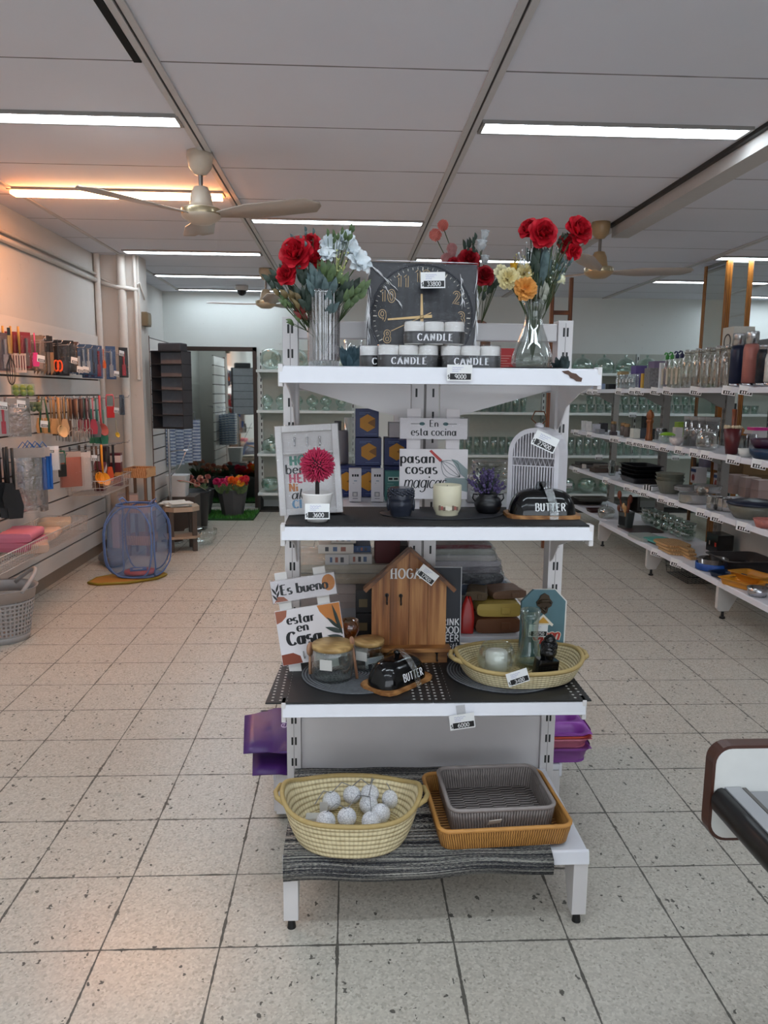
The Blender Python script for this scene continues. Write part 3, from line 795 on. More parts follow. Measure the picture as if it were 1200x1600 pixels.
for tips, wv, mt, lab in [(((820, 396), (816, 388), (826, 384), (832, 402)), .02, PETAL('c9d0d4', 'e8ecee'), 'white gypsophila sprig under the red roses'),
     (((872, 398), (866, 384), (880, 404)), .02, PETAL('b9c3b4', 'dfe5d8'), 'white gypsophila sprig below the leaning roses'),
     (((808, 345+62), (800, 402), (812, 398)), .014, PETAL('8a8450', 'a9a269'), 'dry olive sprig above the cream carnation')]:
    sprig(wt, pxs(WY+.01, *tips), wv, mt, lab, 'gypsophila_sprig', group=bg2, berries=16)
for tips, wv, mt, lab in [(((851, 386), (850, 402)), .022, LEAFT, 'broad grey green eucalyptus leaves in the waisted vase'),
     (((835, 380), (832, 402), (838, 412)), .015, LEAFD, 'dark leaves behind the large open red rose'),
     (((876, 372), (886, 362), (866, 368)), .006, LEAFD, 'thin dark twig leaves pointing up to the leaning roses'),
     (((870, 410), (884, 404), (862, 420)), .007, LEAFT, 'narrow grey leaves on the right of waisted vase'),
     (((845, 446), (850, 455)), .012, PETAL('8d8f82', 'b3b5a6'), 'pale leaf lying on the waisted vase rim')]:
    sprig(wt, pxs(WY, *tips), wv, mt, lab, group=bg2)

# ------------------------------------------------------------------ bouquet behind the clock
BY = 2.62
bb = aY(735, 560, BY); bb.z = 1.452
o = thing('white_vase', 'slim vase behind the clock box holding pink pompoms', 'vase', bb)
m = MB(); m.lathe([(.0, 0), (.035, 0), (.038, .01), (.03, .1), (.036, .17), (.033, .17), (.027, .1), (.0, .01)], 24); m.build('body', M('d8d5d0', .3), o)
bt = bb+Vector((0, 0, .03)); bg3 = 'flowers behind the clock box'
for (px, py, r), lab in zip([(692, 352, .019), (680, 367, .021), (706, 388, .018), (697, 404, .019), (706, 396, .014)],
     ['highest pink pompom flower behind the clock', 'coral pompom flower at far left behind the clock', 'dusty pink pompom by the leaves behind the clock', 'lowest dusty pink pompom over the clock box edge', 'small pink pompom between two dusty pink ones']):
    flower('pom', bt, aY(px, py, BY), r, PETAL('c9675c', 'e58d80') if py < 380 else PETAL('b87a78', 'd39b98'), lab, group=bg3)
for (px, py, r), lab in zip([(733, 405, .034), (757, 430, .032), (710, 412, .022)], ['red rose over the top edge of the clock box', 'red rose at the corner of the clock box', 'red rose mostly hidden behind the clock box']):
    flower('rose', bt, aY(px, py, BY-.02), r, REDK, lab, (.1, -1, .3), bg3)
for (px, py, r), lab in zip([(757, 369, .02), (752, 386, .024), (757, 408, .02)], ['topmost white rosebud behind the clock', 'middle white rosebud behind the clock', 'lowest white rosebud between the two red roses']):
    flower('bud', bt, aY(px, py, BY), r, PETAL('d3d8da', 'eef1f2'), lab, (.1, -.5, .8), bg3)
for tips, wv, mt, lab in [(((733, 370), (724, 378), (738, 384), (742, 390)), .010, LEAFD, 'long dark leaves fanned behind the red roses and rosebuds'),
     (((782, 420), (775, 436), (764, 444)), .012, LEAFD, 'dark leaves spreading right of the clock box corner'),
     (((748, 440), (740, 452)), .01, LEAFG, 'green leaves below the corner rose')]:
    sprig(bt, pxs(BY, *tips), wv, mt, lab, group=bg3)
# ================================================================== goods on the middle display
def at_shelf(k, px, py): return aZ(px, py, SZ[k])
def atz(px, Y, z): v = aY(px, 700, Y); v.z = z; return v
GOLD = M('c7a877', .3, .6); SILV = M('d6d6d8', .25, .8)
# ------------------------------------------------ top shelf
o = thing('wall_clock', 'black wall clock with gold numerals in its film wrapped square box', 'wall clock', atz(654, 2.17, SZ[0]), (-.05, .012, 0))
S = .150
m = MB(); m.box(-S, S, -.02, .025, 0, .286); m.build('box', M('34343a', .3), o, .002)
t = NT('clock_face'); v = t.coord(); rd = t.add('TexWave', wave_type='BANDS'); t.set(rd, 'Vector', v); t.set(rd, 'Scale', 14.); t.set(rd, 'Distortion', 1.5)
t.bsdf(Base_Color=t.mix(t.math('MULTIPLY', rd.outputs['Fac'], .5), lin('191b22'), lin('2b2d36')), Roughness=.35)
m = MB(); m.T = Matrix.Translation((0, -.021, .141)) @ Matrix.Rotation(PI/2, 4, 'X')
m.lathe([(.0, .001), (.138, .001), (.140, .0)], 64); m.T = None; m.build('dial', t.m, o)
m = MB(); m.tube([(.141*math.cos(a*PI/32), -.022, .141+.141*math.sin(a*PI/32)) for a in range(64)], .0022, 6, closed=True); m.build('rim', M('3a3c44', .2, .5), o)
m = MB()
for k in range(1, 13):
    a = PI/2-2*PI*k/12; x = .109*math.cos(a); z = .141+.109*math.sin(a)-.015
    m.text(str(k), x, z, .030, -.0225, .25, .22, 0, gap=.32); m.text(str(k), x, z, .030, -.0229, .16, .13, 1, gap=.32)
for k in range(60):
    a = 2*PI*k/60; r0 = .128 if k % 5 else .124
    c, s_ = math.cos(a), math.sin(a); wv = .0006 if k % 5 else .0012
    m.quad((r0*c-s_*wv, -.0225, .141+r0*s_+c*wv), (r0*c+s_*wv, -.0225, .141+r0*s_-c*wv), (.134*c+s_*wv, -.0225, .141+.134*s_-c*wv), (.134*c-s_*wv, -.0225, .141+.134*s_+c*wv), 2)
m.build('numerals', [GOLD, M('24262e', .4), M('d8d2c4', .4)], o)
for nm, (x, z), w0, w1 in (('minute_hand', (-.094, -.009), .004, .0022), ('hour_hand', (-.002, .062), .0045, .0025), ('second_hand', (-.084, -.040), .0012, .0008)):
    m = MB(); p = Vector((x, 0, z)); d = p.normalized(); n_ = Vector((-d.z, 0, d.x)); b = -d*.028
    y = {'minute_hand': -.0245, 'hour_hand': -.0235, 'second_hand': -.0255}[nm]
    pts = [b-n_*w0, b+n_*w0, p+n_*w1, p-n_*w1]
    m.prism([(q.x, q.z+.141) for q in pts], y-.0006, y, 'y'); m.build(nm, GOLD, o)
m = MB(); m.T = Matrix.Translation((0, -.0245, .141)) @ Matrix.Rotation(PI/2, 4, 'X'); m.lathe([(.006, 0), (.005, .003), (.0, .003)], 16); m.T = None; m.build('hub', GOLD, o)
m = MB(); m.box(-S-.002, S+.002, -.031, .027, .001, .288); m.build('film_wrap', GLASS('fafafa', .7, .1, .012, .008, 14.), o, .004)
m = MB(); rnd = random.Random(3)
for (x0, z0, x1, z1, n) in ((-.15, .28, -.06, .20, 8), (.10, .28, .112, .15, 7), (.149, .28, .149, .02, 14), (-.149, .28, -.149, .03, 16), (-.15, .287, .15, .287, 18), (-.12, .235, -.05, .16, 5)):
    for i in range(n):
        t0 = rnd.random()*.8; t1 = t0+.1+rnd.random()*.25
        ax, az = x0+(x1-x0)*t0, z0+(z1-z0)*t0; bx, bz = x0+(x1-x0)*min(1, t1)+rnd.uniform(-.008, .008), z0+(z1-z0)*min(1, t1)
        m.tube([(ax, -.0315, az), ((ax+bx)/2+.002, -.034, (az+bz)/2), (bx, -.0315, bz)], [.0003, .0014, .0003], 4)
m.build('film_crease', M('f4f4f6', .15, .0), o)
ticket('33800', 'ticket reading 33800 on the top edge of the clock box', atz(672, 2.115, SZ[0]+.214), (0, -.03, .0), 1.1, 'price tickets on the display')
def candle_pack(loc, label, rot=0, n=3):
    o = thing('candle_pack', label, 'candle pack', loc, rot, 'packs of white pillar candles')
    r = .0262
    for k in range(n):
        x = (k-(n-1)/2)*2*r
        m = MB(); m.lathe([(.0, 0), (r*.97, 0), (r, .002), (r, .054), (r*.93, .058), (r*.5, .0565), (.0, .056)], 20, (x, 0, 0)); c = m.build('candle', M('e9e6e0', .45), o)
        m = MB(); m.cyl((x, 0, .055), (x+.002, 0, .063), .001, n=5); m.build('wick', INK, c)
    L = (n-1)*r
    m = MB(); p = rr(2*L+2*r+.003, 2*r+.003, r, 8); m.loft([[(x, y, z) for x, y in p] for z in (.002, .033)], 0, True, False)
    if n == 3: m.text('CANDLE', 0, .0095, .0165, -r-.0024, .25, .07, 1, serif=True, gap=.3)
    else: m.text('C', .012, .0095, .0165, -r-.0024, .25, .07, 1, serif=True)
    m.build('label_band', [M('141416', .35), WHITE], o)
    m = MB(); p = rr(2*L+2*r+.005, 2*r+.005, r, 8); m.loft([[(x, y, z) for x, y in p] for z in (.001, .06)] + [[(x*.9, y*.7, .0615) for x, y in p]], 0, True, False)
    m.build('film_wrap', GLASS('f6f6f8', 1.0, .08, .03, .01, 30.), o)
    return o
candle_pack(atz(636, 2.045, SZ[0]), 'left lower pack of three white pillar candles below the clock')
candle_pack(atz(731, 2.045, SZ[0]), 'right lower pack of three white pillar candles, above the 9000 ticket')
candle_pack(atz(675, 2.045, SZ[0]+.0605), 'upper pack of three white pillar candles stacked before the clock')
candle_pack(atz(577, 2.09, SZ[0]), 'single candle with black band at the left end of the candle packs', n=1)
ticket('9000', 'ticket reading 9000 hanging on the top shelf rail', atz(715, 1.932, SZ[0]-.034), (.12, 0, 0), 1.05, 'price tickets on the display')
# small dark and teal plants
def tuft(name, loc, label, mat, n, R, h, w_, seed, potmat=None, cat='artificial plant'):
    o = thing(name, label, cat, loc)
    rnd = random.Random(seed)
    if potmat:
        m = MB(); m.lathe([(.0, 0), (R*.5, 0), (R*.62, h*.35), (R*.52, h*.35), (.0, h*.3)], 16); m.build('pot', potmat, o)
    m = MB()
    for k in range(n):
        a = rnd.uniform(0, 2*PI); e = rnd.uniform(.1, 1)
        t = Vector((R*e*math.cos(a), R*e*math.sin(a), h*rnd.uniform(.45, 1)))
        b = Vector((t.x*.35, t.y*.35, h*(.3 if potmat else .02)))
        leaf(m, b, t, w_, 0, .003)
    m.build('foliage', mat, o)
    return o
tuft('teal_plant', atz(548, 2.25, SZ[0]), 'teal plastic plant behind the ribbed vase', PETAL('3d5a66', '6d8d98'), 46, .045, .07, .010, 3)
tuft('succulent_plant', atz(869, 2.1, SZ[0]), 'dark green succulent on the top shelf beside the waisted vase', PETAL('142022', '2c4040'), 40, .028, .04, .008, 5)
o = thing('red_box', 'red box behind the waisted vase on the rear shelf', 'box', atz(786, 2.5, 1.452))
m = MB(); m.box(-.028, .028, -.02, .03, 0, .095); m.build('carton', M('b81c20', .4), o, .001)
m = MB()
for i in range(7): m.box(-.022, .012-.006*(i % 3), -.0206, -.0202, .07-.008*i, .072-.008*i)
m.build('print', M('d98c84', .5), o)
o = thing('glass_tumbler', 'clear straight glass between the ribbed vase and clock box', 'glass', atz(552, 2.6, 1.452))
m = MB(); m.lathe([(.0, 0), (.03, 0), (.034, .16), (.031, .16), (.028, .005), (.0, .005)], 20); m.build('body', CLEAR, o)
o = thing('glass_cylinder', 'clear glass cylinder vase beside the red box', 'vase', atz(757, 2.5, 1.452))
m = MB(); m.lathe([(.0, 0), (.03, 0), (.03, .10), (.027, .10), (.027, .005), (.0, .005)], 20); m.build('body', CLEAR, o)
o = thing('chopping_board', 'brown round topped wooden board standing behind the clock corner', 'chopping board', atz(744, 2.72, 1.452), (-.06, 0, 0))
m = MB(); w_ = .04; m.prism([(-w_, 0), (w_, 0), (w_, .165)] + [(w_*math.cos(a*PI/10), .165+w_*math.sin(a*PI/10)) for a in range(1, 10)] + [(-w_, .165)], -.008, .008, 'y'); m.build('board', WOOD('4a2a17', '6f4527', (9, 9, 2)), o, .002)
o = thing('wooden_ladder', 'narrow brown wooden ladder leaning far behind the display unit', 'ladder', aZ(864, 856, 0), (0, -.004, 0))
m = MB(); m.box(-.11, -.08, -.02, .02, 0, 2.36); m.box(.055, .085, -.02, .02, 0, 2.42); m.build('rail', WOOD('5a2f14', '8a5128', (10, 10, 1.2)), o, .003)
for z in (.3, .75, 1.2, 1.66, 2.12):
    m = MB(); m.box(-.08, .055, -.014, .014, z-.018, z+.018); m.build('rung', WOOD('5a2f14', '8a5128', (1.2, 14, 14)), o, .002)

# ------------------------------------------------ middle shelf
t = NT('ribbed_mat'); o_ = t.add('SeparateXYZ', Vector=t.coord()); h_ = t.math('SINE', t.math('MULTIPLY', o_.outputs[0], 1100.)); h2 = t.math('SINE', t.math('MULTIPLY', o_.outputs[1], 700.))
t.bsdf(Base_Color=lin('1b1b1d'), Roughness=.65, Normal=t.bump(t.math('MULTIPLY', h_, h2), .5, .002))
o = thing('shelf_liner', 'black ribbed mat lining the second shelf', 'mat', (GX, 2.1, SZ[1]))
MB().box(-.398, .396, -.163, .16, .0, .003).build('mat', t.m, o)
Z1 = SZ[1]+.003
def on1(px, py): return aZ(px, py, Z1)
o = thing('key_holder', 'white framed key holder with coloured lettering behind the pink topiary', 'key holder', on1(487, 804)+Vector((0, .012, 0)), (-.13, -.06, .03))
W, H = .087, .247; FRM = M('e2dedc', .4)
m = MB(); m.box(-W, W, -.004, .02, 0, H); m.build('back_panel', M('dcd8d6', .5), o)
m = MB(); 
for a in ((-W, -W+.018, 0, H), (W-.018, W, 0, H), (-W+.018, W-.018, 0, .018), (-W+.018, W-.018, H-.018, H)): m.box(a[0], a[1], -.024, .02, a[2], a[3])
m.box(-W+.018, W-.018, -.018, -.004, .168, .174)
m.build('frame', FRM, o, .002)
m = MB(); y = -.0046
m.text('HOME', -.052, .138, .026, y, .3, .22, 0, al='l', gap=.2); m.text('ben', -.065, .115, .026, y, .2, .08, 1, al='l'); m.text('HER', -.056, .090, .024, y, .26, .2, 2, al='l')
m.text('Ni', -.058, .066, .022, y, .26, .2, 3, al='l') if 'Ni' else 0
m.text('alone', -.054, .044, .028, y, .15, .05, 1, sh=.25, al='l', gap=.06); m.text('CI', -.05, .019, .022, y, .3, .1, 4, al='l', serif=True)
m.build('lettering', [M('4e9482', .5), INK, M('c0405c', .5), M('c8762e', .5), M('6d9cc0', .5)], o)
for x in (-.035, 0, .035):
    m = MB(); m.tube([(x, -.006, .212), (x, -.014, .206), (x, -.016, .194), (x, -.022, .190), (x, -.026, .197)], .0024, 6); m.ball((x, -.008, .212), .004, 8, 6); m.build('hook', SILV, o)
m = MB(); m.box(-W-.002, W+.002, -.028, .022, -.0, H+.002); m.build('film_wrap', GLASS('f7f7f8', 1.0, .09, .05, .02, 22.), o, .003)
o = thing('topiary_plant', 'pink ball topiary in a small white pot', 'artificial plant', on1(496, 814))
m = MB(); m.lathe([(.0, 0), (.026, 0), (.029, .008), (.041, .072), (.042, .076), (.037, .076), (.034, .066), (.0, .062)], 28); m.build('pot', M('e6e2df', .3), o)
m = MB(); m.cyl((0, 0, .06), (0, 0, .12), .0055, n=8); m.build('trunk', M('1f1816', .7), o)
m = MB(); c = Vector((0, 0, .148)); rnd = random.Random(4)
m.ball(c, .034, 14, 10, 1)
for k in range(440):
    z = 1-2*(k+.5)/440; a = k*2.39996; q = math.sqrt(1-z*z)
    v = Vector((q*math.cos(a), q*math.sin(a), z)); d = (v+Vector([rnd.uniform(-.35, .35) for _ in range(3)])).normalized()
    p = c+v*.031; m.cyl(p, p+d*rnd.uniform(.010, .018), .0029, .0014, 5, 0)
m.build('foliage', [PETAL('a81e44', 'd33a66'), M('14070a', .8)], o)
ticket('3600', 'ticket reading 3600 stuck on the white topiary pot', on1(497, 814)+Vector((0, -.0445, .012)), (-.17, 0, .02), 1.06, 'price tickets on the display')
o = thing('kitchen_sign', 'white two board sign reading En esta cocina pasan cosas magicas', 'sign', atz(677, 2.19, Z1), (-.05, .004, 0))
SGN = M('e6e0e2', .5); W = .097
for x in (-.057, .056):
    m = MB(); m.box(x-.02, x+.02, 0, .006, 0, .293); m.build('upright_slat', M('dcd6d8', .55), o, .001)
m = MB(); m.box(-W, W, -.008, 0, .207, .266); m.text('En', 0, .242, .019, -.0086, .18, .06, 1, serif=False); m.text('esta cocina', 0, .217, .022, -.0086, .18, .06, 1, wid=.86)
for s in (-1, 1):
    m.tube([(s*.026, -.0086, .25), (s*.066, -.0086, .25)], .0008, 4, 1); m.ball((s*.034, -.0086, .25), .005, 10, 6, 2, sx=1.6, sy=.1)
m.build('upper_board', [SGN, INK, M('3d6f72', .5)], o)
m = MB(); m.box(-W, W+.003, -.008, 0, .034, .178)
m.text('pasan', -.046, .138, .030, -.0086, .20, .06, 1, wid=.92); m.text('cosas', -.034, .107, .030, -.0086, .20, .06, 1, wid=.92); m.text('magicas', -.024, .066, .038, -.0086, .1, .045, 1, sh=.2, gap=.04, wid=.78)
m.add([(.034, -.0085, .095), (.10, -.0085, .095), (.10, -.0085, .055), (.036, -.0085, .07)], [(0, 1, 2, 3)], 3)
m.add([(.052, -.0084, .150), (.070, -.0084, .146), (.1, -.0084, .12), (.1, -.0084, .09), (.080, -.0084, .106)], [(0, 1, 2, 3, 4)], 3)
m.add([(-.012, -.0088, .172), (-.006, -.0088, .176), (.026, -.0088, .147), (.020, -.0088, .141)], [(0, 1, 2, 3)], 2)
for k in range(5):
    a = (k-2)*.0085; p0 = Vector((.023, -.009, .144)); p1 = Vector((.078, -.009, .098)); n_ = Vector((.64, 0, .77))
    m.tube([p0.lerp(p1, q)+n_*a*math.sin(PI*q)*1.5 for q in (0, .2, .4, .6, .8, 1)], .0007, 4, 4)
m.build('lower_board', [SGN, INK, M('b83a36', .5), M('8d9c9c', .5), M('4a5a62', .5)], o)
m = MB(); m.box(-W-.003, W+.005, -.0105, .008, .203, .270); m.build('film_wrap', GLASS('f7f7f8', 1.0, .09, .04, .02, 26.), o, .002)
def buddha_head(m, c, s, n=26):
    """a calm face with curls, s = half width"""
    rings = []
    for j in range(19):
        t = j/18; z = t*2.35*s
        r = s*(.78+.22*min(1, t*3)) if t < .8 else s*(1.0-.12*((t-.8)/.2)**2)
        ring = []
        for i in range(n):
            a = 2*PI*i/n; x = r*math.cos(a); y = r*math.sin(a)*.95
            f = max(0, -math.sin(a))**2
            zz = t
            if f > 0:
                cx = math.cos(a)
                nose = math.exp(-(cx/.13)**2)*(math.exp(-((zz-.42)/.10)**2)*.16+math.exp(-((zz-.55)/.12)**2)*.07)
                eye = -math.exp(-((abs(cx)-.36)/.2)**2)*math.exp(-((zz-.55)/.05)**2)*.10
                brow = math.exp(-((abs(cx)-.36)/.28)**2)*math.exp(-((zz-.63)/.035)**2)*.06
                lip = math.exp(-(cx/.24)**2)*(math.exp(-((zz-.27)/.028)**2)+.9*math.exp(-((zz-.215)/.028)**2))*.07
                chin = math.exp(-(cx/.3)**2)*math.exp(-((zz-.1)/.07)**2)*.07
                y -= s*(nose+eye+brow+lip+chin)*2.0
            ring.append((c[0]+x, c[1]+y, c[2]+z))
        rings.append(ring)
    m.loft(rings)
    for sx in (-1, 1): m.ball((c[0]+sx*s*1.0, c[1]-.05*s, c[2]+s*1.0), s*.42, 8, 8, 0, sx=.35, sy=.5, sz=1.3)
    for k in range(90):
        a = k*2.39996; z = 1.62+.62*(k/90); r = s*(1.0 if z < 2.1 else .92)
        if z < 1.85 and -math.sin(a) > .55+.0: z += .2
        m.ball((c[0]+r*math.cos(a), c[1]+r*math.sin(a)*.95, c[2]+z*s), s*.115, 6, 4)
STAT = M('2b2f3b', .24, .1, bump=.05)
o = thing('buddha_planter', 'dark grey Buddha head pot beside the cream candle', 'pot', on1(626, 807))
m = MB(); buddha_head(m, (0, 0, 0), .0345); m.build('head', STAT, o)
o = thing('jar_candle', 'cream candle cup with flowered label on the second shelf', 'candle', on1(698, 806))
m = MB(); m.lathe([(.0, 0), (.029, 0), (.031, .003), (.031, .008), (.038, .022), (.0395, .04), (.0395, .087), (.0375, .088), (.036, .084), (.0, .080)], 32, m=0); m.build('cup', M('d8d0b4', .35), o)
m = MB(); rnd = random.Random(8)
for k in range(9):
    x = -.024+.006*k; yy = -math.sqrt(.040**2-x*x)-.0004
    m.box(x-.003, x+.003, yy, yy+.0003, .020+.002*(k % 2), .034-.002*(k % 3), (0, 1, 0, 2, 2, 2, 0, 1, 0)[k])
m.build('label', [M('6e5a4c', .6), M('a35a50', .6), M('e4ddc8', .6)], o)
m = MB(); m.cyl((0, 0, .078), (0, 0, .086), .001, n=5); m.build('wick', INK, o)
o = thing('lavender_plant', 'purple lavender bunch in a small black cauldron pot', 'artificial plant', on1(762, 803))
m = MB(); m.lathe([(.0, 0), (.022, 0), (.034, .012), (.039, .028), (.035, .044), (.026, .052), (.030, .058), (.025, .058), (.02, .05), (.0, .045)], 28)
for s in (-1, 1): m.tube([(s*.03, 0, .055), (s*.042, 0, .057), (s*.044, 0, .045), (s*.037, 0, .036)], .0022, 6)
m.build('pot', M('0f0f13', .35), o)
m = MB(); rnd = random.Random(11)
for k in range(34):
    a = rnd.uniform(0, 2*PI); e = rnd.uniform(.1, 1)
    tip = Vector((-.008+.062*e*math.cos(a), .04*e*math.sin(a), .10+.045*rnd.random()-.035*e))
    b = Vector((0, 0, .05)); m.tube([b, b.lerp(tip, .5), tip], .0009, 4, 1)
    for q in range(9):
        p = b.lerp(tip, .45+.06*q); m.ball(p+Vector([rnd.uniform(-.004, .004) for _ in range(3)]), .0042, 5, 4, 0)
    leaf(m, b.lerp(tip, .3), b.lerp(tip, .6)+Vector((.012*math.cos(a+1), .01*math.sin(a+1), .01)), .004, 1)
m.build('flowers', [PETAL('3a3052', '5d4e7a'), M('2b3330', .6)], o)
o = thing('oval_placemat', 'thin black oval placemat under the Buddha head and cream candle', 'placemat', on1(690, 803))
m = MB(); m.lathe([(.0, 0), (.172, 0), (.176, .002), (.172, .004), (.0, .004)], 48, sx=1., sy=.62); m.build('mat', M('242428', .55, bump=.3), o)
# arched lantern
o = thing('lantern', 'white arched metal lantern with vertical bars on the second shelf', 'lantern', on1(842, 800)+Vector((0, .035, 0)), (0, 0, -.52))
LW, LH, LD = .074, .168, .050
arch = lambda r, z0=0.: [(-r, z0), (r, z0)] + [(r*math.cos(a*PI/16), LH+r*math.sin(a*PI/16)) for a in range(0, 17)]
WL_ = M('ebe8ee', .35)
m = MB()
o1 = arch(LW); o2 = arch(LW-.013, .013); nA = len(o1)
def strip(y, A, B, fl):
    vs = [(x, y, z) for x, z in A] + [(x, y, z) for x, z in B]
    m.add(vs, [((i, (i+1) % nA, nA+(i+1) % nA, nA+i) if fl else (nA+i, nA+(i+1) % nA, (i+1) % nA, i)) for i in range(nA)])
strip(-LD, o1, o2, True); strip(LD, o1, o2, False)
for A, fl in ((o1, 0), (o2, 1)):
    vs = [(x, -LD, z) for x, z in A] + [(x, LD, z) for x, z in A]
    m.add(vs, [(i, (i+1) % nA, nA+(i+1) % nA, nA+i)[::-1 if not fl else 1] for i in range(nA)], 0, False)
m.build('body', WL_, o, .003)
m = MB(); n_ = 15
for k in range(n_):
    x = -LW+.013+(2*LW-.026)*(k+.5)/n_; zt = LH+math.sqrt(max(0, (LW-.012)**2-x*x))
    m.box(x-.0014, x+.0014, -LD+.003, -LD+.006, .012, min(.132, zt)); m.box(x-.0014, x+.0014, -LD+.003, -LD+.006, .158, zt)
for z in (.132, .156): m.box(-LW+.012, LW-.012, -LD+.002, -LD+.007, z, z+.003)
for k in range(9):
    x0 = -LW+.013+(2*LW-.026)*k/9; dx = (2*LW-.026)/9
    m.tube([(x0, -LD+.0045, .134), (x0+dx/2, -LD+.0045, .156), (x0+dx, -LD+.0045, .134)], .0013, 4)
m.build('grille', WL_, o)
m = MB(); pb = arch(LW-.012, .012); m.add([(x, LD-.006, z) for x, z in pb], [tuple(range(len(pb)))]); m.build('back_panel', M('a9a5a8', .5), o)
m = MB(); m.lathe([(.0, 0), (.012, 0), (.013, .006), (.009, .012), (.0, .014)], 16, (0, 0, LH+LW)); m.build('finial', WL_, o)
m = MB(); zt = LH+LW+.012
m.tube([(-.006, 0, zt-.004), (-.024, 0, zt+.012), (-.014, 0, zt+.034), (.012, 0, zt+.034), (.022, 0, zt+.012), (.006, 0, zt-.004)], .002, 6); m.build('hanging_cord', M('6b3f22', .8), o)
ticket('27900', 'ticket hanging crooked on the white arched lantern', aY(846, 708, 2.045)+Vector((0, 0, .012)), (0, .42, -.2), 1.1, 'price tickets on the display')
def butter(loc, rz, label):
    o = thing('butter_dish', label, 'butter dish', loc, rz)
    m = MB(); m.rrect(.205, .125, .03, 0, .009, n=2); m.build('tray', WOOD('8a5a30', 'b98550', (5, 30, 30)), o, .002)
    rings = []
    for z, a, b in ((.009, .186, .104), (.02, .184, .103), (.042, .172, .092), (.062, .148, .074), (.073, .118, .050), (.077, .07, .026)):
        rings.append([(x, y, z) for x, y in rr(a, b, min(a, b)*.42, 6)])
    m = MB(); m.loft(rings); m.build('lid', BLACKG, o, 0, sub=1)
    m = MB(); m.lathe([(.0, 0), (.007, 0), (.006, .006), (.010, .013), (.0105, .018), (.006, .022), (.0, .023)], 16, (0, 0, .074)); m.build('knob', BLACKG, o)
    m = MB(); m.T = Matrix.Translation((.012, -.0515, .0215)) @ Matrix.Rotation(-.32, 4, 'X'); m.text('BUTTER', 0, 0, .021, -.0012, .17, .09, 0, wid=.8, gap=.2); m.T = None; m.build('lettering', M('f2f2f2', .5), o)
    m = MB(); P = [(.02, -.066, -.0), (.021, -.058, .018), (.018, -.050, .047), (.012, -.036, .070), (.004, -.008, .099), (0, .012, .096), (-.004, .042, .068), (-.004, .06, .012)]
    vs = [(x-.012, y, z) for x, y, z in P]+[(x+.012, y, z) for x, y, z in P]
    m.add(vs, [(i, i+1, len(P)+i+1, len(P)+i) for i in range(len(P)-1)], 0, True); m.build('clear_tape', GLASS('dfe8e8', 1.2, .12, .2, .012, 40.), o)
    return o
butter(on1(846, 806), -.02, 'black lidded butter dish on wooden tray before the white lantern')

# ------------------------------------------------ lower shelf
t = NT('punched_mat'); o_ = t.add('SeparateXYZ', Vector=t.coord())
hole = None
def cell(o, p): return t.math('SUBTRACT', t.math('FRACT', t.math('ADD', t.math('DIVIDE', o, p), 50.25)), .5)
cx, cy = cell(o_.outputs[0], .021), cell(o_.outputs[1], .021)
dd = t.math('ADD', t.math('MULTIPLY', cx, cx), t.math('MULTIPLY', cy, cy))
band = t.math('GREATER_THAN', t.math('ABSOLUTE', o_.outputs[0]), .165)
hole = t.math('MULTIPLY', t.math('LESS_THAN', dd, .03), band)
t.bsdf(Base_Color=t.mix(hole, lin('19191b'), lin('b9b6b2')), Roughness=.5)
PUNCH = t.m
for x0, x1, y0, lab in ((-.452, -.008, -.20, 'left black punched mat overhanging the third shelf'), (-.006, .42, -.20, 'right black punched mat overhanging the third shelf')):
    o = thing('punched_mat', lab, 'mat', (GX+(x0+x1)/2, 2.125, SZ[2]), 0, 'black punched mats')
    h = (x1-x0)/2; s = .03
    m = MB(); m.prism([(-h, -.20), (h, -.20), (h, .15), (-h+(.02 if x0 < -.1 else 0), .15)], 0, .004, 'z'); m.build('mat', PUNCH, o)
Z2 = SZ[2]+.004
def on2(px, py, dz=0): return aZ(px, py, Z2+dz)
t = NT('ring_mat'); v = t.coord(); s_ = t.add('SeparateXYZ', Vector=v)
rad = t.math('SQRT', t.math('ADD', t.math('MULTIPLY', s_.outputs[0], s_.outputs[0]), t.math('MULTIPLY', s_.outputs[1], s_.outputs[1])))
rg = t.math('SINE', t.math('MULTIPLY', rad, 700.)); nn_ = t.noise(t.coord('Object', (1, 1, 1)), 90, 3)
t.bsdf(Base_Color=t.ramp(t.math('ADD', t.math('MULTIPLY_ADD', rg, .3, .25), t.math('MULTIPLY', nn_, .45)), [(.15, lin('1e1f24')), (.8, lin('74777c'))]), Roughness=.75, Normal=t.bump(rg, .6, .002))
RING = t.m
for px, py, r, lab in ((556, 1053, .158, 'round grey woven placemat under the wooden lidded jars'), (786, 1050, .168, 'round grey woven placemat under the seagrass tray')):
    o = thing('round_placemat', lab, 'placemat', on2(px, py), 0, 'round grey placemats')
    m = MB(); m.lathe([(.0, .004), (r*.98, .004), (r, .002), (r*.98, 0), (.0, 0)][::-1], 56); m.build('mat', RING, o)
# home sign
o = thing('home_sign', 'white tilted two board sign reading Es bueno estar en Casa', 'sign', on2(459, 1052)+Vector((.066, .02, .004)), (-.10, -.145, .05))
for x in (-.062, .05):
    m = MB(); m.box(x-.018, x+.018, 0, .007, 0, .30); m.build('upright_slat', M('e0dcd8', .55), o, .001)
m = MB(); m.box(-.095, .092, -.009, 0, .215, .278); m.text('Es bueno', .0, .235, .029, -.0098, .27, .08, 1, wid=.90)
m.add([(.072+.019*math.cos(a*PI/10), -.0093, .252+.024*math.sin(a*PI/10)) for a in range(20)], [tuple(range(20))], 2)
m.add([(-.09, -.0093, .216), (-.05, -.0093, .216), (-.062, -.0093, .229), (-.08, -.0093, .232)], [(0, 1, 2, 3)], 3)
for k in range(4): leaf(m, (-.082, -.0096, .222+.008*k), (-.094+.022*(k % 2), -.0098, .24+.010*k), .003, 1)
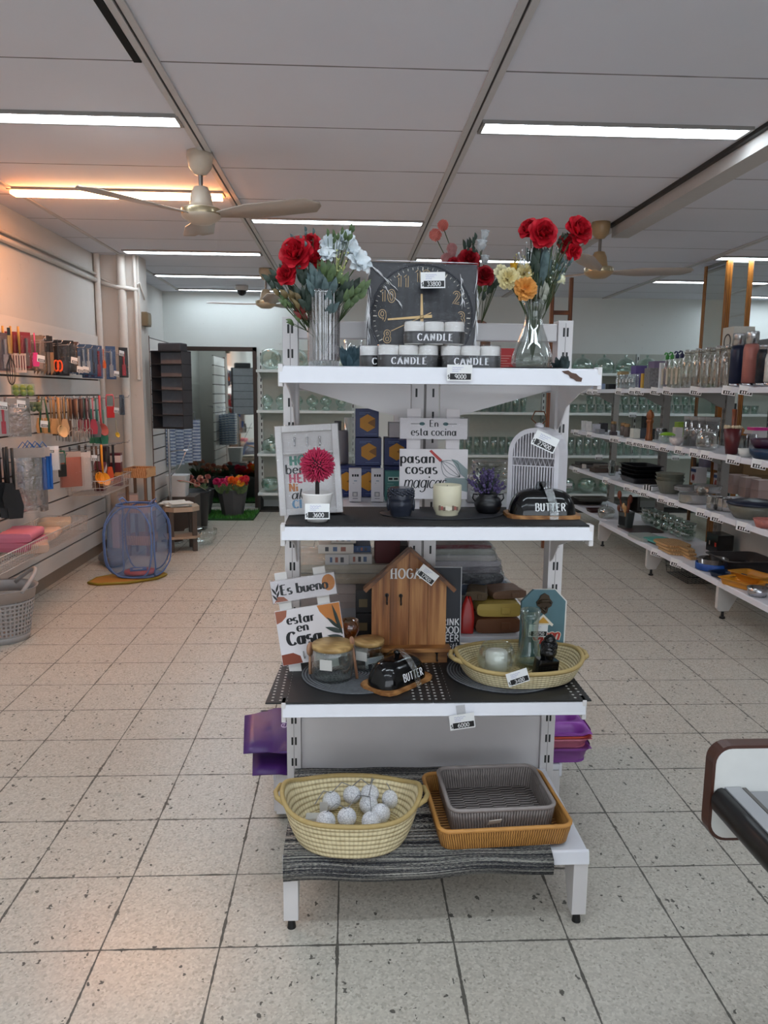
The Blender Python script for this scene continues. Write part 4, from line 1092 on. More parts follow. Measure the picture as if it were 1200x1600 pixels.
m.build('upper_board', [SGN, INK, M('c47a34', .55), M('a4624a', .55)], o)
m = MB(); m.box(-.095, .095, -.009, 0, .028, .19)
m.text('estar', -.024, .147, .028, -.0098, .26, .08, 1, wid=.92); m.text('en', -.022, .122, .026, -.0098, .26, .08, 1); m.text('Casa', -.020, .085, .038, -.0098, .30, .08, 1, wid=.88)
m.add([(.028, -.0094, .189), (.094, -.0094, .189), (.094, -.0094, .11), (.07, -.0094, .128), (.05, -.0094, .148), (.034, -.0094, .17)], [tuple(range(6))], 2)
m.add([(-.094, -.0094, .189), (-.06, -.0094, .189), (-.064, -.0094, .17), (-.078, -.0094, .158), (-.094, -.0094, .152)], [tuple(range(5))], 3)
m.add([(-.094, -.0094, .029), (-.036, -.0094, .029), (-.04, -.0094, .05), (-.06, -.0094, .062), (-.094, -.0094, .06)], [tuple(range(5))], 4)
for (ax, az, bx, bz, wv) in ((.09, .095, .072, .186, .006), (.088, .11, .052, .15, .006), (.09, .10, .044, .122, .007), (.09, .085, .046, .097, .006)): leaf(m, (ax, -.0099, az), (bx, -.0101, bz), wv, 5)
m.build('lower_board', [SGN, INK, M('c47a34', .55), M('a4624a', .55), M('8a4028', .55), M('2f3a34', .55)], o)
m = MB(); m.tube([(-.03, -.010, .062), (-.03, -.018, .05), (-.028, -.022, .044), (-.026, -.026, .05)], .002, 6); m.build('hook', METALG, o)
m = MB(); m.box(-.098, .097, -.012, .009, .211, .281); m.build('film_wrap', GLASS('f7f7f8', 1.0, .09, .03, .02, 26.), o, .002)
LIDW = WOOD('9c7a48', 'c6a36c', (4, 26, 26))
SPOON = WOOD('8a6148', 'a87e62', (22, 22, 3))
def jar(loc, r, h, label, rz, spoon):
    o = thing('lidded_jar', label, 'jar', loc, rz, 'glass jars with wooden lids')
    m = MB(); m.lathe([(.0, .0), (r*.96, .0), (r, .006), (r, h-.016), (r*.97, h-.012), (r*.95, h-.012), (r*.97, h-.018), (r*.97, .008), (.0, .005)], 36); m.build('body', CLEAR, o)
    m = MB(); m.lathe([(.0, h-.012), (r*.9, h-.012), (r*1.0, h-.01), (r*1.0, h), (r*.97, h+.002), (.0, h+.002)], 36); m.build('lid', LIDW, o)
    if spoon:
        m = MB(); x = -r-.004
        m.ball((x, -.012, h-.018), .018, 14, 8, 0, sx=.55, sy=1., sz=1.15); m.tube([(x, -.012, h-.03), (x-.001, -.012, .02), (x, -.012, .006)], [.004, .0045, .0055], 8); m.build('spoon', SPOON, o)
    m = MB(); m.box(-.018, .018, -r-.001, -r-.0004, h*.4, h*.72); m.build('label', M('cfccc6', .5), o)
    return o
jar(on2(520, 1057, .004), .060, .098, 'larger clear jar with round wooden lid and spoon in front of home sign', -.3, True)
jar(on2(576, 1042, .004), .046, .084, 'smaller clear jar with wooden lid beside the key house', -.5, False)
o = thing('wooden_spoon', 'long thin wooden spoon leaning between the two lidded jars', 'spoon', on2(556, 1060, .004)+Vector((.004, -.0, 0)), (-.0, -.14, 0))
m = MB(); m.tube([(0, 0, 0), (0, .004, .06), (0, .01, .100)], [.0045, .004, .003], 8); m.ball((0, .01, .109), .011, 10, 8, 0, sx=.7, sy=.4, sz=1.3); m.build('spoon', SPOON, o)
o = thing('amber_glass', 'amber glass goblet shining behind the lidded jars', 'glass', atz(546, 2.24, Z2))
m = MB(); m.lathe([(.0, 0), (.026, 0), (.005, .006), (.004, .06), (.02, .075), (.032, .10), (.03, .13), (.028, .13), (.03, .10), (.018, .078), (.0, .07)], 24); m.build('body', GLASS('e2b466', 2.2, .03, .10), o)
# key house
o = thing('key_house', 'brown wooden house shaped key rack with HOGAR lettering', 'key rack', atz(643, 2.225, Z2), (-.03, .0, .0))
t = NT('burnt_wood'); v1 = t.coord('Object', (42, 42, 2.2)); v2 = t.coord('Object', (9, 9, 1.6))
f_ = t.math('ADD', t.math('MULTIPLY', t.noise(v1, 2., 4, .6), .4), t.math('MULTIPLY', t.noise(v2, 1.7, 2, .5), .7))
t.bsdf(Base_Color=t.ramp(f_, [(.36, lin('4e2a12')), (.5, lin('8d5527')), (.66, lin('bd8750'))]), Roughness=.45)
HW = t.m; B_ = .113
m = MB()
for k in range(4):
    x0 = -B_+2*B_*k/4; x1 = x0+2*B_/4-.001
    zt = lambda x: .242+(.105)*(1-abs(x)/B_)
    pts = [(x0, .055), (x1, .055), (x1, zt(x1))] + ([(0, zt(0))] if x0 < 0 < x1 else []) + [(x0, zt(x0))]
    m.prism(pts, -.004, .008, 'y')
m.build('board', HW, o, .001)
m = MB()
for s in (-1, 1):
    a = Vector((0, 0, .352)); b = Vector((s*.135, 0, .228)); d = (b-a).normalized(); n_ = Vector((-d.z, 0, d.x))*(.006*(-s))
    m.prism([(a.x-n_.x, a.z-n_.z), (b.x-n_.x, b.z-n_.z), (b.x+n_.x, b.z+n_.z), (a.x+n_.x, a.z+n_.z+.004)], -.03, .01, 'y')
m.build('roof', WOOD('4e2c14', '7d4f28', (3, 30, 30)), o, .001)
m = MB(); m.box(-.125, .125, -.045, .008, .044, .056); m.build('ledge', WOOD('7a4a22', 'b07a42', (2, 22, 22)), o, .0015)
m = MB(); m.box(-.118, .118, -.006, .006, 0, .044); m.build('lower_board', WOOD('7a4a22', 'b07a42', (2, 22, 22)), o, .001)
for x, z in ((-.068, .205), (-.026, .203), (-.012, .03), (.085, .028)):
    m = MB(); y0 = -.006; m.cyl((x, y0, z+.006), (x, y0-.003, z+.006), .006, n=10); m.tube([(x, y0-.002, z+.008), (x, y0-.012, z+.002), (x, y0-.012, z-.012), (x, y0-.018, z-.018), (x, y0-.024, z-.012)], .0026, 6); m.build('hook', BLACK, o)
m = MB(); m.text('HOGAR', -.001, .262, .029, -.0058, .18, .07, 0, serif=True, gap=.22, wid=.86); m.text('HOGAR', -.001, .262, .029, -.0072, .18, .07, 0, serif=True, gap=.22, wid=.86); m.build('lettering', M('c9c6c4', .35, .3), o)
ticket('17900', 'ticket hanging tilted on the roof of the key house', atz(668, 2.19, Z2+.268)+Vector((-.006, -.006, 0)), (0, .66, 0), 1.0, 'price tickets on the display')
o = thing('drink_sign', 'dark narrow sign with white beer lettering behind the key house', 'sign', atz(703, 2.262, Z2), (-.035, .0, 0))
m = MB(); m.box(-.044, .044, 0, .012, 0, .285); m.build('board', M('20232c', .5), o, .001)
m = MB(); 
for i, s_ in enumerate(('DRINK', 'GOOD', 'BEER', 'with', 'FOOD')): m.text(s_, .040, .104-.0258*i, .021, -.0008, .16, .14, 0, al='r', gap=.14, wid=.92, sh=.15*(s_ == 'with'))
m.build('lettering', M('e8e8ea', .5), o)
m = MB(); m.box(-.0455, -.044, -.002, .013, 0, .286); m.box(.044, .0465, -.002, .013, 0, .286); m.box(-.044, .044, -.002, .013, .285, .287); m.build('edge', M('b9b9bd', .4), o)
ticket('2790', 'small ticket standing between the lidded jar and butter dish', on2(587, 1046)+Vector((0, 0, .004)), (.1, -.15, .1), .95, 'price tickets on the display')
butter(on2(620, 1066, .002), .80, 'black lidded butter dish turned sideways on the third shelf')
# seagrass trays
def oval(rx, ry, z, n=56, p=2.3, dip=0.):
    out = []
    for i in range(n):
        a = 2*PI*i/n; c, s = math.cos(a), math.sin(a)
        x = rx*math.copysign(abs(c)**(2/p), c); y = ry*math.copysign(abs(s)**(2/p), s)
        out.append((x, y, z+dip*abs(c)**6))
    return out
def seagrass(loc, rz, rx, ry, h, label, bx=.8, by=.9):
    o = thing('seagrass_basket', label, 'basket', loc, (0, 0, rz), 'oval seagrass baskets')
    GR = WEAVE('9a8250', 'f0e2ba', 280, 46.5, .7)
    m = MB(); k = 9
    outer = [oval(rx*(bx+(1-bx)*(j/k)**.8), ry*(by+(1-by)*(j/k)**.8), h*j/k, dip=.35*h*(j/k)**2) for j in range(k+1)]
    inner = [oval(rx*(bx+(1-bx)*(j/k)**.8)-.008, ry*(by+(1-by)*(j/k)**.8)-.008, max(.008, h*j/k), dip=.35*h*(j/k)**2) for j in range(k, -1, -1)]
    m.loft(outer+inner, 0, True, False); m.build('wall', GR, o)
    t = NT('coil'); s_ = t.add('SeparateXYZ', Vector=t.coord()); 
    q = t.math('SQRT', t.math('ADD', t.math('POWER', t.math('DIVIDE', s_.outputs[0], rx/ry), 2.), t.math('POWER', s_.outputs[1], 2.)))
    w_ = t.math('SINE', t.math('MULTIPLY', q, 620.)); ang = t.math('SINE', t.math('MULTIPLY', t.math('ARCTAN2', s_.outputs[1], s_.outputs[0]), 70.))
    t.bsdf(Base_Color=t.ramp(t.math('MULTIPLY_ADD', t.math('ADD', w_, t.math('MULTIPLY', ang, .5)), .3, .5), [(.1, lin('a48c5a')), (.9, lin('e0cd9c'))]), Roughness=.75, Normal=t.bump(w_, .6, .003))
    m = MB(); m.loft([oval(rx*bx, ry*by, .001), oval(rx*bx, ry*by, .009)]); m.build('base', t.m, o)
    m = MB(); m.tube([(x, y, z) for x, y, z in oval(rx*1.0-.003, ry-.003, h, dip=.35*h)], .0065, 8, closed=True); m.build('rim', WEAVE('b59c66', 'e2d0a0', 1, 1, .1), o)
    for s in (-1, 1):
        m = MB(); m.tube([(s*rx*.93, -ry*.36, h*1.15), (s*(rx+.008), -ry*.24, h*1.22), (s*(rx+.016), 0, h*1.2), (s*(rx+.008), ry*.24, h*1.22), (s*rx*.93, ry*.36, h*1.15)], .007, 8); m.build('handle', WEAVE('b59c66', 'e2d0a0', 1, 1, .1), o)
    return o
seagrass(on2(809, 1049, .005), .06, .186, .146, .044, 'oval seagrass tray holding a candle bowl on the third shelf', .84, .94)
zb = .014
o = thing('candle_bowl', 'round glass bowl with a white candle in the seagrass tray', 'candle', on2(775, 1053, zb)); o.scale = (1.14,)*3
m = MB(); m.lathe([(.0, .0), (.026, .0), (.036, .008), (.047, .026), (.049, .042), (.043, .064), (.036, .078), (.034, .077), (.041, .063), (.046, .042), (.044, .028), (.034, .012), (.0, .008)], 36); m.build('bowl', CLEAR, o)
m = MB(); m.lathe([(.0, .012), (.026, .012), (.0275, .016), (.0275, .058), (.025, .061), (.0, .059)], 24); m.build('candle', M('e8e4da', .5), o)
o = thing('glass_carafe', 'clear tapered glass carafe standing in the seagrass tray', 'carafe', on2(826, 1040, zb))
m = MB(); m.lathe([(.0, 0), (.037, 0), (.041, .01), (.040, .03), (.031, .055), (.025, .085), (.024, .11), (.026, .14), (.030, .172), (.028, .172), (.024, .14), (.022, .11), (.023, .085), (.029, .055), (.038, .03), (.038, .014), (.0, .01)], 36); m.build('body', GLASS('f0f6f3', 2.0, .02, .035), o)
o = thing('buddha_figure', 'glossy black Buddha head figure on a block in the seagrass tray', 'figurine', on2(850, 1060, zb), (0, .12, .2))
m = MB(); m.loft([[(x*s, y*s, z) for x, y in rr(.066, .04, .006, 3)] for z, s in ((0, 1.), (.058, .95))]); m.build('block', BLACKG, o)
m = MB(); buddha_head(m, (0, 0, .056), .022, 20); m.lathe([(.016, 0), (.018, .006), (.010, .018), (.0, .023)], 12, (0, 0, .108)); m.build('head', BLACKG, o)
ticket('3400', 'ticket reading 3400 leaning in the seagrass tray', on2(808, 1062, .035)+Vector((0, -.03, 0)), (.0, -.30, .05), 1.0, 'price tickets on the display')
# open sign
o = thing('opener_sign', 'teal cut corner bottle opener sign reading Open', 'sign', atz(858, 2.235, Z2), (-.06, .035, .12))
W, H, c = .070, .222, .036
out = [(-W, 0), (W, 0), (W, H-c), (W-c, H), (-W+c, H), (-W, H-c)]
m = MB(); m.prism(out, -.006, .006, 'y'); m.build('board', M('53747c', .5, nz=.12), o)
m = MB(); m.prism([(x*1.02+.003, z+.001) for x, z in out], -.0055, .0075, 'y'); m.build('edge', M('dcdad4', .5), o)
m = MB(); m.add([(-.034, -.0068, .116), (.0, -.0068, .146), (.034, -.0068, .114), (.03, -.0068, .108), (.02, -.0068, .114), (.02, -.0068, .112), (-.022, -.0068, .112), (-.022, -.0068, .116)], [tuple(range(8))], 0)
m.add([(-.02, -.0072, .118), (.0, -.0072, .138), (.02, -.0072, .118)], [(0, 1, 2)], 1)
m.text('Open', .010, .066, .036, -.0071, .34, .24, 0, sh=.3, gap=.04, wid=.9); m.text('Open', .010, .066, .036, -.0075, .22, .12, 2, sh=.3, gap=.04, wid=.9)
m.build('lettering', [M('e8e0d0', .5), M('d09a3c', .5), M('b5392e', .5)], o)
m = MB(); BR_ = M('4a3d30', .35, .6)
m.prism([(-.013, .205), (.0, .212), (.013, .205), (.016, .196), (.026, .184), (.022, .172), (.012, .166), (.010, .152), (0, .146), (-.010, .152), (-.012, .166), (-.022, .172), (-.026, .184), (-.016, .196)], -.012, -.006, 'y')
m.tube([(-.02, -.012, .182), (-.012, -.022, .19), (.012, -.022, .19), (.02, -.012, .182)], .004, 8); m.tube([(-.008, -.012, .168), (0, -.02, .158), (.008, -.012, .168)], .004, 8)
m.build('bottle_opener', BR_, o, .002)
ticket('20250', 'ticket stuck over the arrow of the teal opener sign', atz(852, 2.205, Z2+.085), (.0, .06, .12), 1.0, 'price tickets on the display')
ticket('6000', 'ticket reading 6000 hanging by tape below the third shelf rail', atz(735, 1.912, SZ[2]-.068), (.06, -.14, 0), 1.12, 'price tickets on the display')
m = MB(); m.box(-.012, .012, -.0005, .0005, -.002, .032)
tp = m.build('clear_tape', GLASS('f0f0f0', 1., .2, .12), bpy.data.objects[[q.name for q in bpy.data.objects if q.get('label', '').startswith('ticket reading 6000')][0]], loc=(0, 0, .036))

# ------------------------------------------------ base shelf
t = NT('rug'); o_ = t.coord('UV'); s_ = t.add('SeparateXYZ', Vector=o_)
mp = t.add('Mapping'); t.set(mp, 'Vector', o_); mp.inputs['Scale'].default_value = (34, 150, 1)
n1 = t.noise(mp.outputs[0], 2.2, 5, .75)
mp2 = t.add('Mapping'); t.set(mp2, 'Vector', o_); mp2.inputs['Scale'].default_value = (1.2, 26, 1)
n2 = t.noise(mp2.outputs[0], 1.4, 2)
f_ = t.math('ADD', t.math('MULTIPLY', n1, .7), t.math('MULTIPLY', n2, .42))
st = t.math('SINE', t.math('MULTIPLY', s_.outputs[1], 300.))
t.bsdf(Base_Color=t.ramp(f_, [(.44, lin('12131a')), (.55, lin('3c3d44')), (.62, lin('c9c5bc'))]), Roughness=.9, Normal=t.bump(t.math('ADD', st, n1), .7, .004))
o = thing('woven_rug', 'dark striped woven rug folded over the bottom shelf', 'rug', (GX-.03, 1.83, SZ[3]))
m = MB(); pr = [(.42, .02), (.40, .012), (.3, .004), (.1, .004), (.02, .006), (-.008, .003), (-.020, -.012), (-.024, -.034), (-.020, -.052)]
nx = 14; vs = []
for y, z in pr:
    for i in range(nx+1):
        u = i/nx; x = -.37+.70*u
        vs.append((x+(.006*math.sin(7*u) if z < 0 else 0), y, z+(.006*math.sin(9*u+1)-(.012*(1-u) if z < -.02 else 0) if z < 0 else 0)+.0015*math.sin(20*u+y*30)))
b0 = 0
for j in range(len(pr)-1):
    for i in range(nx): m.uv[len(m.f)+j*nx+i] = [(i/nx, j/(len(pr)-1)), ((i+1)/nx, j/(len(pr)-1)), ((i+1)/nx, (j+1)/(len(pr)-1)), (i/nx, (j+1)/(len(pr)-1))]
m.add(vs, [(j*(nx+1)+i, j*(nx+1)+i+1, (j+1)*(nx+1)+i+1, (j+1)*(nx+1)+i) for j in range(len(pr)-1) for i in range(nx)], 0, True)
m.build('rug', t.m, o, solid=.006)
Z3 = SZ[3]+.009
bk = seagrass(Vector((aZ(549, 1290, Z3).x, 1.915, Z3)), -.06, .188, .136, .095, 'deep oval seagrass basket holding white cotton ball lights', .77, .88)
bc = Vector(bk.location)
o = thing('light_string', 'string of white cotton ball lights lying in the seagrass basket', 'string lights', bc+Vector((0, 0, .012)))
pts = []
for px, py, dz in ((518, 1251, 0), (509, 1283, 0), (542, 1277, 0), (580, 1283, 0), (595, 1271, .004), (550, 1241, .004), (576, 1257, .0), (578, 1240, .012), (588, 1228, .02), (629, 1248, .004)):
    q = aZ(px, py, bc.z+.038+dz)-bc; pts.append((min(q.x, .112), q.y, .026+dz))
CB = NT('cotton'); vv = CB.coord(); 
wv = CB.add('TexVoronoi', feature='DISTANCE_TO_EDGE'); CB.set(wv, 'Vector', vv); CB.set(wv, 'Scale', 150.)
CB.bsdf(Base_Color=CB.mix(CB.math('LESS_THAN', wv.outputs[0], .05), lin('eeeef2'), lin('b9b9c0')), Roughness=.8, Normal=CB.bump(wv.outputs[0], .4, .002))
for k, p in enumerate(pts):
    m = MB(); m.ball(p, .0262, 20, 14); m.build('cotton_ball', CB.m, o)
m = MB(); cc = [pts[i] for i in (0, 5, 7, 8, 6, 2, 1)]
for a, b in list(zip(cc, cc[1:])) + [(pts[2], pts[6]), (pts[6], pts[3]), (pts[7], pts[5]), ((-.1, .03, .03), pts[0]), (pts[9], pts[8])]:
    a = Vector(a)+Vector((0, 0, .024)); b = Vector(b)+Vector((0, 0, .024)); c = (a+b)/2+Vector((0, 0, .022)); m.tube([a, a.lerp(c, .6), c, b.lerp(c, .6), b], .0013, 5)
m.build('cable', M('8c8c8e', .4), o)
m = MB(); m.box(-.125, -.085, .015, .045, 0, .022); m.build('battery_box', M('c3c0bb', .4), o, .003)
m = MB(); m.box(-.088, -.066, .06, .062, .0, .042); m.build('tag', M('d3d0cc', .4), o)
def tray(loc, rz, L, D, h, c1, c2, label, sx, nm='wicker_tray'):
    o = thing(nm, label, 'tray', loc, rz)
    MT = WEAVE(c1, c2, sx, 5, .9, .55)
    R4 = lambda a, b, z: [(x, y, z) for x, y in rr(L*a-b, D*a-b, .03, 6)]
    m = MB(); m.loft([R4(.95, 0, 0), R4(.965, 0, h*.33), R4(.985, 0, h*.66), R4(1, 0, h), R4(1, .014, h), R4(.975, .014, h*.6), R4(.95, .014, .006)], 0, True, False); m.build('wall', MT, o)
    t = NT('tray_base'); s_ = t.add('SeparateXYZ', Vector=t.coord()); a = t.math('SINE', t.math('MULTIPLY', s_.outputs[0], 520.)); ck = t.math('SINE', t.math('MULTIPLY', s_.outputs[0], 80.))
    b = t.math('SINE', t.math('ADD', t.math('MULTIPLY', s_.outputs[1], 480.), t.math('MULTIPLY', t.math('SIGN', ck), 1.5)))
    t.bsdf(Base_Color=t.ramp(t.math('MULTIPLY_ADD', b, .4, .5), [(.1, lin(c1)), (.9, lin(c2))]), Roughness=.6, Normal=t.bump(b, .8, .004))
    m = MB(); m.prism(rr(L*.95-.01, D*.95-.01, .03, 6), .0, .006, 'z'); m.build('base', t.m, o)
    m = MB(); m.tube([(x, y, h+.001) for x, y in rr(L-.006, D-.006, .03, 6)], .006, 8, closed=True); m.build('rim', M(c2, .5, nz=.2), o)
    return o
tl = Vector((aZ(775, 1300, Z3).x+.006, 1.985, Z3))
tray(tl, .06, .362, .315, .052, '6b3f14', 'c98f4a', 'orange brown wicker tray at the right of the bottom shelf', 628)
tray(tl+Vector((.006, .026, .008)), .045, .296, .245, .064, '4c4442', '9a908c', 'grey brown wicker tray nested inside the orange brown tray', 420)
o = thing('paper_tag', 'small pale paper tag stuck between the two wicker trays', 'tag', tl+Vector((-.02, -.115, .045)), (.6, 0, .2))
MB().box(-.018, .018, -.0006, .0006, 0, .022).build('card', M('d9cfc4', .6), o)
# things on the two-sided run, low shelves
PUR = M('4f2a6e', .35, nz=.15)
for dx, dy, dz, sy, lab, tx in ((0, 0, .065, .8, 'upper purple plastic shopping bag sticking out at left', True), (.03, -.02, .0, .55, 'lower purple plastic bag under the printed purple bag', False)):
    o = thing('shopping_bag', lab, 'bag', (-.215+dx, 2.43+dy, .187+dz), (0, 0, .06), 'purple shopping bags')
    m = MB(); n = 8; vs = []
    for j in range(5):
        for i in range(n+1):
            u = i/n; v = j/4
            vs.append((-.13+.26*u+.02*v*(u-.5), -.10+.2*v, .06*sy*(v)+.035*sy*(1-abs(2*u-1)**2)*.5*(v > .1)+.006*math.sin(9*u+4*v)))
    top = len(vs)
    vs += [(x, y, z*.12) for x, y, z in vs]
    fs = [(j*(n+1)+i, j*(n+1)+i+1, (j+1)*(n+1)+i+1, (j+1)*(n+1)+i) for j in range(4) for i in range(n)]
    fs2 = [tuple(top+q for q in f[::-1]) for f in fs]
    m.add(vs, fs+fs2+[(top+i, top+i+1, i+1, i) for i in range(n)]+[(j*(n+1), (j+1)*(n+1), top+(j+1)*(n+1), top+j*(n+1)) for j in range(4)], 0, True)
    m.build('bag', PUR, o)
    if tx:
        m = MB(); m.T = Matrix.Translation((.02, .015, .066)) @ Matrix.Rotation(-1.15, 4, 'X') @ Matrix.Rotation(-1.25, 4, 'Y')
        m.text('eoces', 0, 0, .03, -.004, .2, .1, 0); m.text('ZL', .0, -.045, .022, -.004, .16, .1, 1); m.T = None; m.build('print', [M('b9a4cc', .5), M('b99a4a', .5)], o)
        m = MB(); m.T = Matrix.Translation((-.07, .055, .075)); m.lathe([(.0, .002), (.014, .002)], 12, sx=1., sy=.5); m.T = None; m.build('handle_hole', M('2a1638', .6), o)
def cutlery(loc, mt, label, h=.035):
    o = thing('cutlery_tray', label, 'tray', loc, 0, 'stacked plastic cutlery trays')
    m = MB(); L, D = .30, .30
    R4 = lambda a, z: [(x, y, z) for x, y in rr(L*a, D*a, .05, 5)]
    m.loft([R4(.90, 0), R4(.965, h*.8), R4(1., h*.82), R4(1., h)], 0, True, False)
    m.prism(rr(L*.9, D*.9, .04, 5), 0, .004, 'z')
    for k in range(3):
        y0 = -.15+.1*k; c = (0, y0+.05)
        P = lambda w_, d_, r, z: [(x+c[0], y+c[1], z) for x, y in rr(w_, d_, r, 5)]
        m.loft([P(L-.012, .1, .002, h), P(L-.035, .082, .040, h-.001), P(L-.045, .070, .034, h*.35), P(L-.055, .060, .028, .006)], 0, True, False)
        m.prism([(x+c[0], y+c[1]) for x, y in rr(L-.055, .06, .028, 5)], .004, .006, 'z')
    m.build('tray', mt, o); return o
VIO = M('a14fb4', .35)
z0 = .187
for k, (mt, lab) in enumerate(((M('8a4a9c', .35), 'lowest deep purple cutlery tray of the stack'), (M('d87f96', .35), 'pink cutlery tray in the middle of the stack'), (M('dc5a4a', .35), 'coral cutlery tray just under the top purple one'), (VIO, 'top purple cutlery tray of the stack'))):
    cutlery((.662, 2.50, z0+(0, .052, .061, .070)[k]), mt, lab, (.055, .036, .036, .036)[k])
# ================================================================== goods on the two-sided run (seen through the display)
def carton(loc, w_, d, h, mt, label, rz=0, art=None, group=None, name='carton', cat='box'):
    o = thing(name, label, cat, loc, rz, group)
    MB().box(-w_/2, w_/2, -d/2, d/2, 0, h).build('box', mt, o, .0012)
    if art:
        m = MB(); art(m, w_, d, h); m.build('print', art.mats, o)
    return o
def art_cube(m, w_, d, h):
    y = -d/2-.0006; s = h*.30; cx, cz = .02*w_, h*.5
    hx = [(cx+s*1.05*math.cos(PI/6+k*PI/3), cz+s*math.sin(PI/6+k*PI/3)*1.05) for k in range(6)]
    m.add([(x, y, z) for x, z in hx], [tuple(range(6))], 0)
    m.add([(cx, y-.0003, cz), (hx[5][0], y-.0003, hx[5][1]), (hx[0][0], y-.0003, hx[0][1]), (cx+.25*s, y-.0003, cz+.2*s)], [(0, 1, 2, 3)], 1)
    for i in range(2): m.box(-.34*w_, (.12-.2*i)*w_, y, y+.0004, h*(.86-.05*i), h*(.875-.05*i), 2)
    m.box(-w_*.1, w_*.42, y, y+.0004, h*.10, h*.115, 2)
art_cube.mats = [M('c98a22', .5), M('8a5a1c', .5), M('5d74a8', .5)]
def art_tall(m, w_, d, h):
    y = -d/2-.0005
    for i, (a, b) in enumerate(((-.26, -.12), (-.06, .08), (.12, .28))): m.box(a*w_, b*w_, y, y+.0004, h*.76, h*.83, 0)
    m.box(-.1*w_, .14*w_, y, y+.0004, h*.62, h*.645, 1)
    m.tube([(-.2*w_+.001*k, y, h*(.56+.004*math.sin(k))) for k in range(6)], .0004, 3, 0)
    m.box(-.22*w_, .2*w_, y, y+.0004, h*.16, h*.30, 2); m.box(-.14*w_, .12*w_, y-.0003, y, h*.18, h*.27, 3)
    m.box(-.2*w_, .2*w_, y, y+.0004, h*.09, h*.115, 2)
art_tall.mats = [INK, M('6f8a9a', .5), M('8c8a90', .5), M('c9c6c4', .5)]
def art_teal(m, w_, d, h):
    y = -d/2-.0005
    m.box(-.3*w_, .38*w_, y, y+.0004, h*.66, h*.80, 0); m.box(-.26*w_, -.02*w_, y-.0003, y, h*.70, h*.77, 1); m.box(.06*w_, .32*w_, y-.0003, y, h*.70, h*.77, 1)
    for i in range(6): m.box(-.36*w_, (.05+.1*(i % 3))*w_, y, y+.0004, h*(.56-.075*i), h*(.575-.075*i), 2)
art_teal.mats = [M('b9cfc8', .5), INK, M('8fbcae', .5)]
ZM = 1.052
BLUE = M('1d2b63', .4, nz=.2, sc_=14); 
def gl(px, Y, z): return atz(px, Y, z)
for k, (px, z, w_, lab) in enumerate([(573, ZM+.203, .078, 'topmost blue box with an orange cube behind the key holder'), (575, ZM+.107, .088, 'blue orange cube box under the topmost blue one'), (618, ZM+.107, .080, 'blue orange cube box half hidden behind the kitchen sign'),
       (541, ZM, .070, 'blue cube box on the shelf right beside the key holder'), (575, ZM, .085, 'blue cube box behind the two slim white boxes'), (618, ZM, .08, 'lowest blue cube box hidden behind the teal carton')]):
    carton(gl(px, 2.62, z), w_, .09, .0935 if z > ZM else .105, BLUE, lab, 0, art_cube, 'blue cube boxes')
for px, lab in ((555, 'slim white carton on the rear shelf by the key holder'), (590, 'slim white carton next to the teal carton')):
    carton(gl(px, 2.47, ZM), .040, .03, .108, M('d6d2d6', .45), lab, (.02 if px < 570 else -.04), art_tall, 'slim white cartons')
carton(gl(614, 2.50, ZM), .052, .03, .098, M('3f7c78', .45), 'teal carton behind the Buddha head', 0, art_teal)
carton(gl(621, 2.60, ZM+.203), .062, .08, .05, M('bdb8bb', .45), 'flat pale carton lying on the blue boxes')
o = thing('bottle_box', 'grey tapered canister with black cap behind the key holder', 'canister', gl(528, 2.66, ZM+.106))
m = MB(); m.lathe([(.0, 0), (.036, 0), (.038, .01), (.036, .11), (.034, .115), (.0, .115)], 24); m.build('body', M('938c8e', .35), o)
m = MB(); m.box(-.012, .012, -.012, .012, .115, .147); m.build('cap', BLACK, o); m = MB(); m.box(-.008, .002, -.039, -.036, .06, .1); m.build('label', BLACK, o)
for k, (px, Y, z, r, h) in enumerate(((548, 2.8, ZM, .024, .26), (536, 2.85, ZM, .016, .24))):
    o = thing('glass_tube', ('tall clear glass tube beside the stacked blue boxes', 'thin pale tube behind the grey canister')[k], 'vase', gl(px, Y, z))
    MB().lathe([(.0, 0), (r, 0), (r, h), (r*.9, h), (r*.88, .006), (.0, .006)], 18).build('body', CLEAR if k == 0 else M('cfc4a8', .4), o)
# right of the sign, behind the lavender
o = thing('wrapped_bowls', 'stack of clear wrapped bowls behind the lavender', 'bowl', gl(768, 2.6, ZM))
m = MB()
for k in range(5): m.lathe([(.03, .02*k), (.06, .025+.02*k), (.068, .045+.02*k), (.066, .045+.02*k), (.058, .028+.02*k), (.03, .023+.02*k)], 24)
m.build('bowls', GLASS('e9ece8', 1.8, .05, .12), o)
o = thing('bottle', 'clear bottle with a rounded shoulder right of the kitchen sign', 'bottle', gl(741, 2.46, ZM))
m = MB(); m.lathe([(.0, 0), (.022, 0), (.024, .004), (.024, .06), (.018, .085), (.008, .1), (.008, .12), (.010, .125), (.0, .125)], 20); m.build('body', GLASS('d8d8da', 2., .04, .2), o)
carton(gl(785, 2.75, ZM), .09, .1, .07, M('c9c4b4', .5), 'beige carton behind the white lantern')
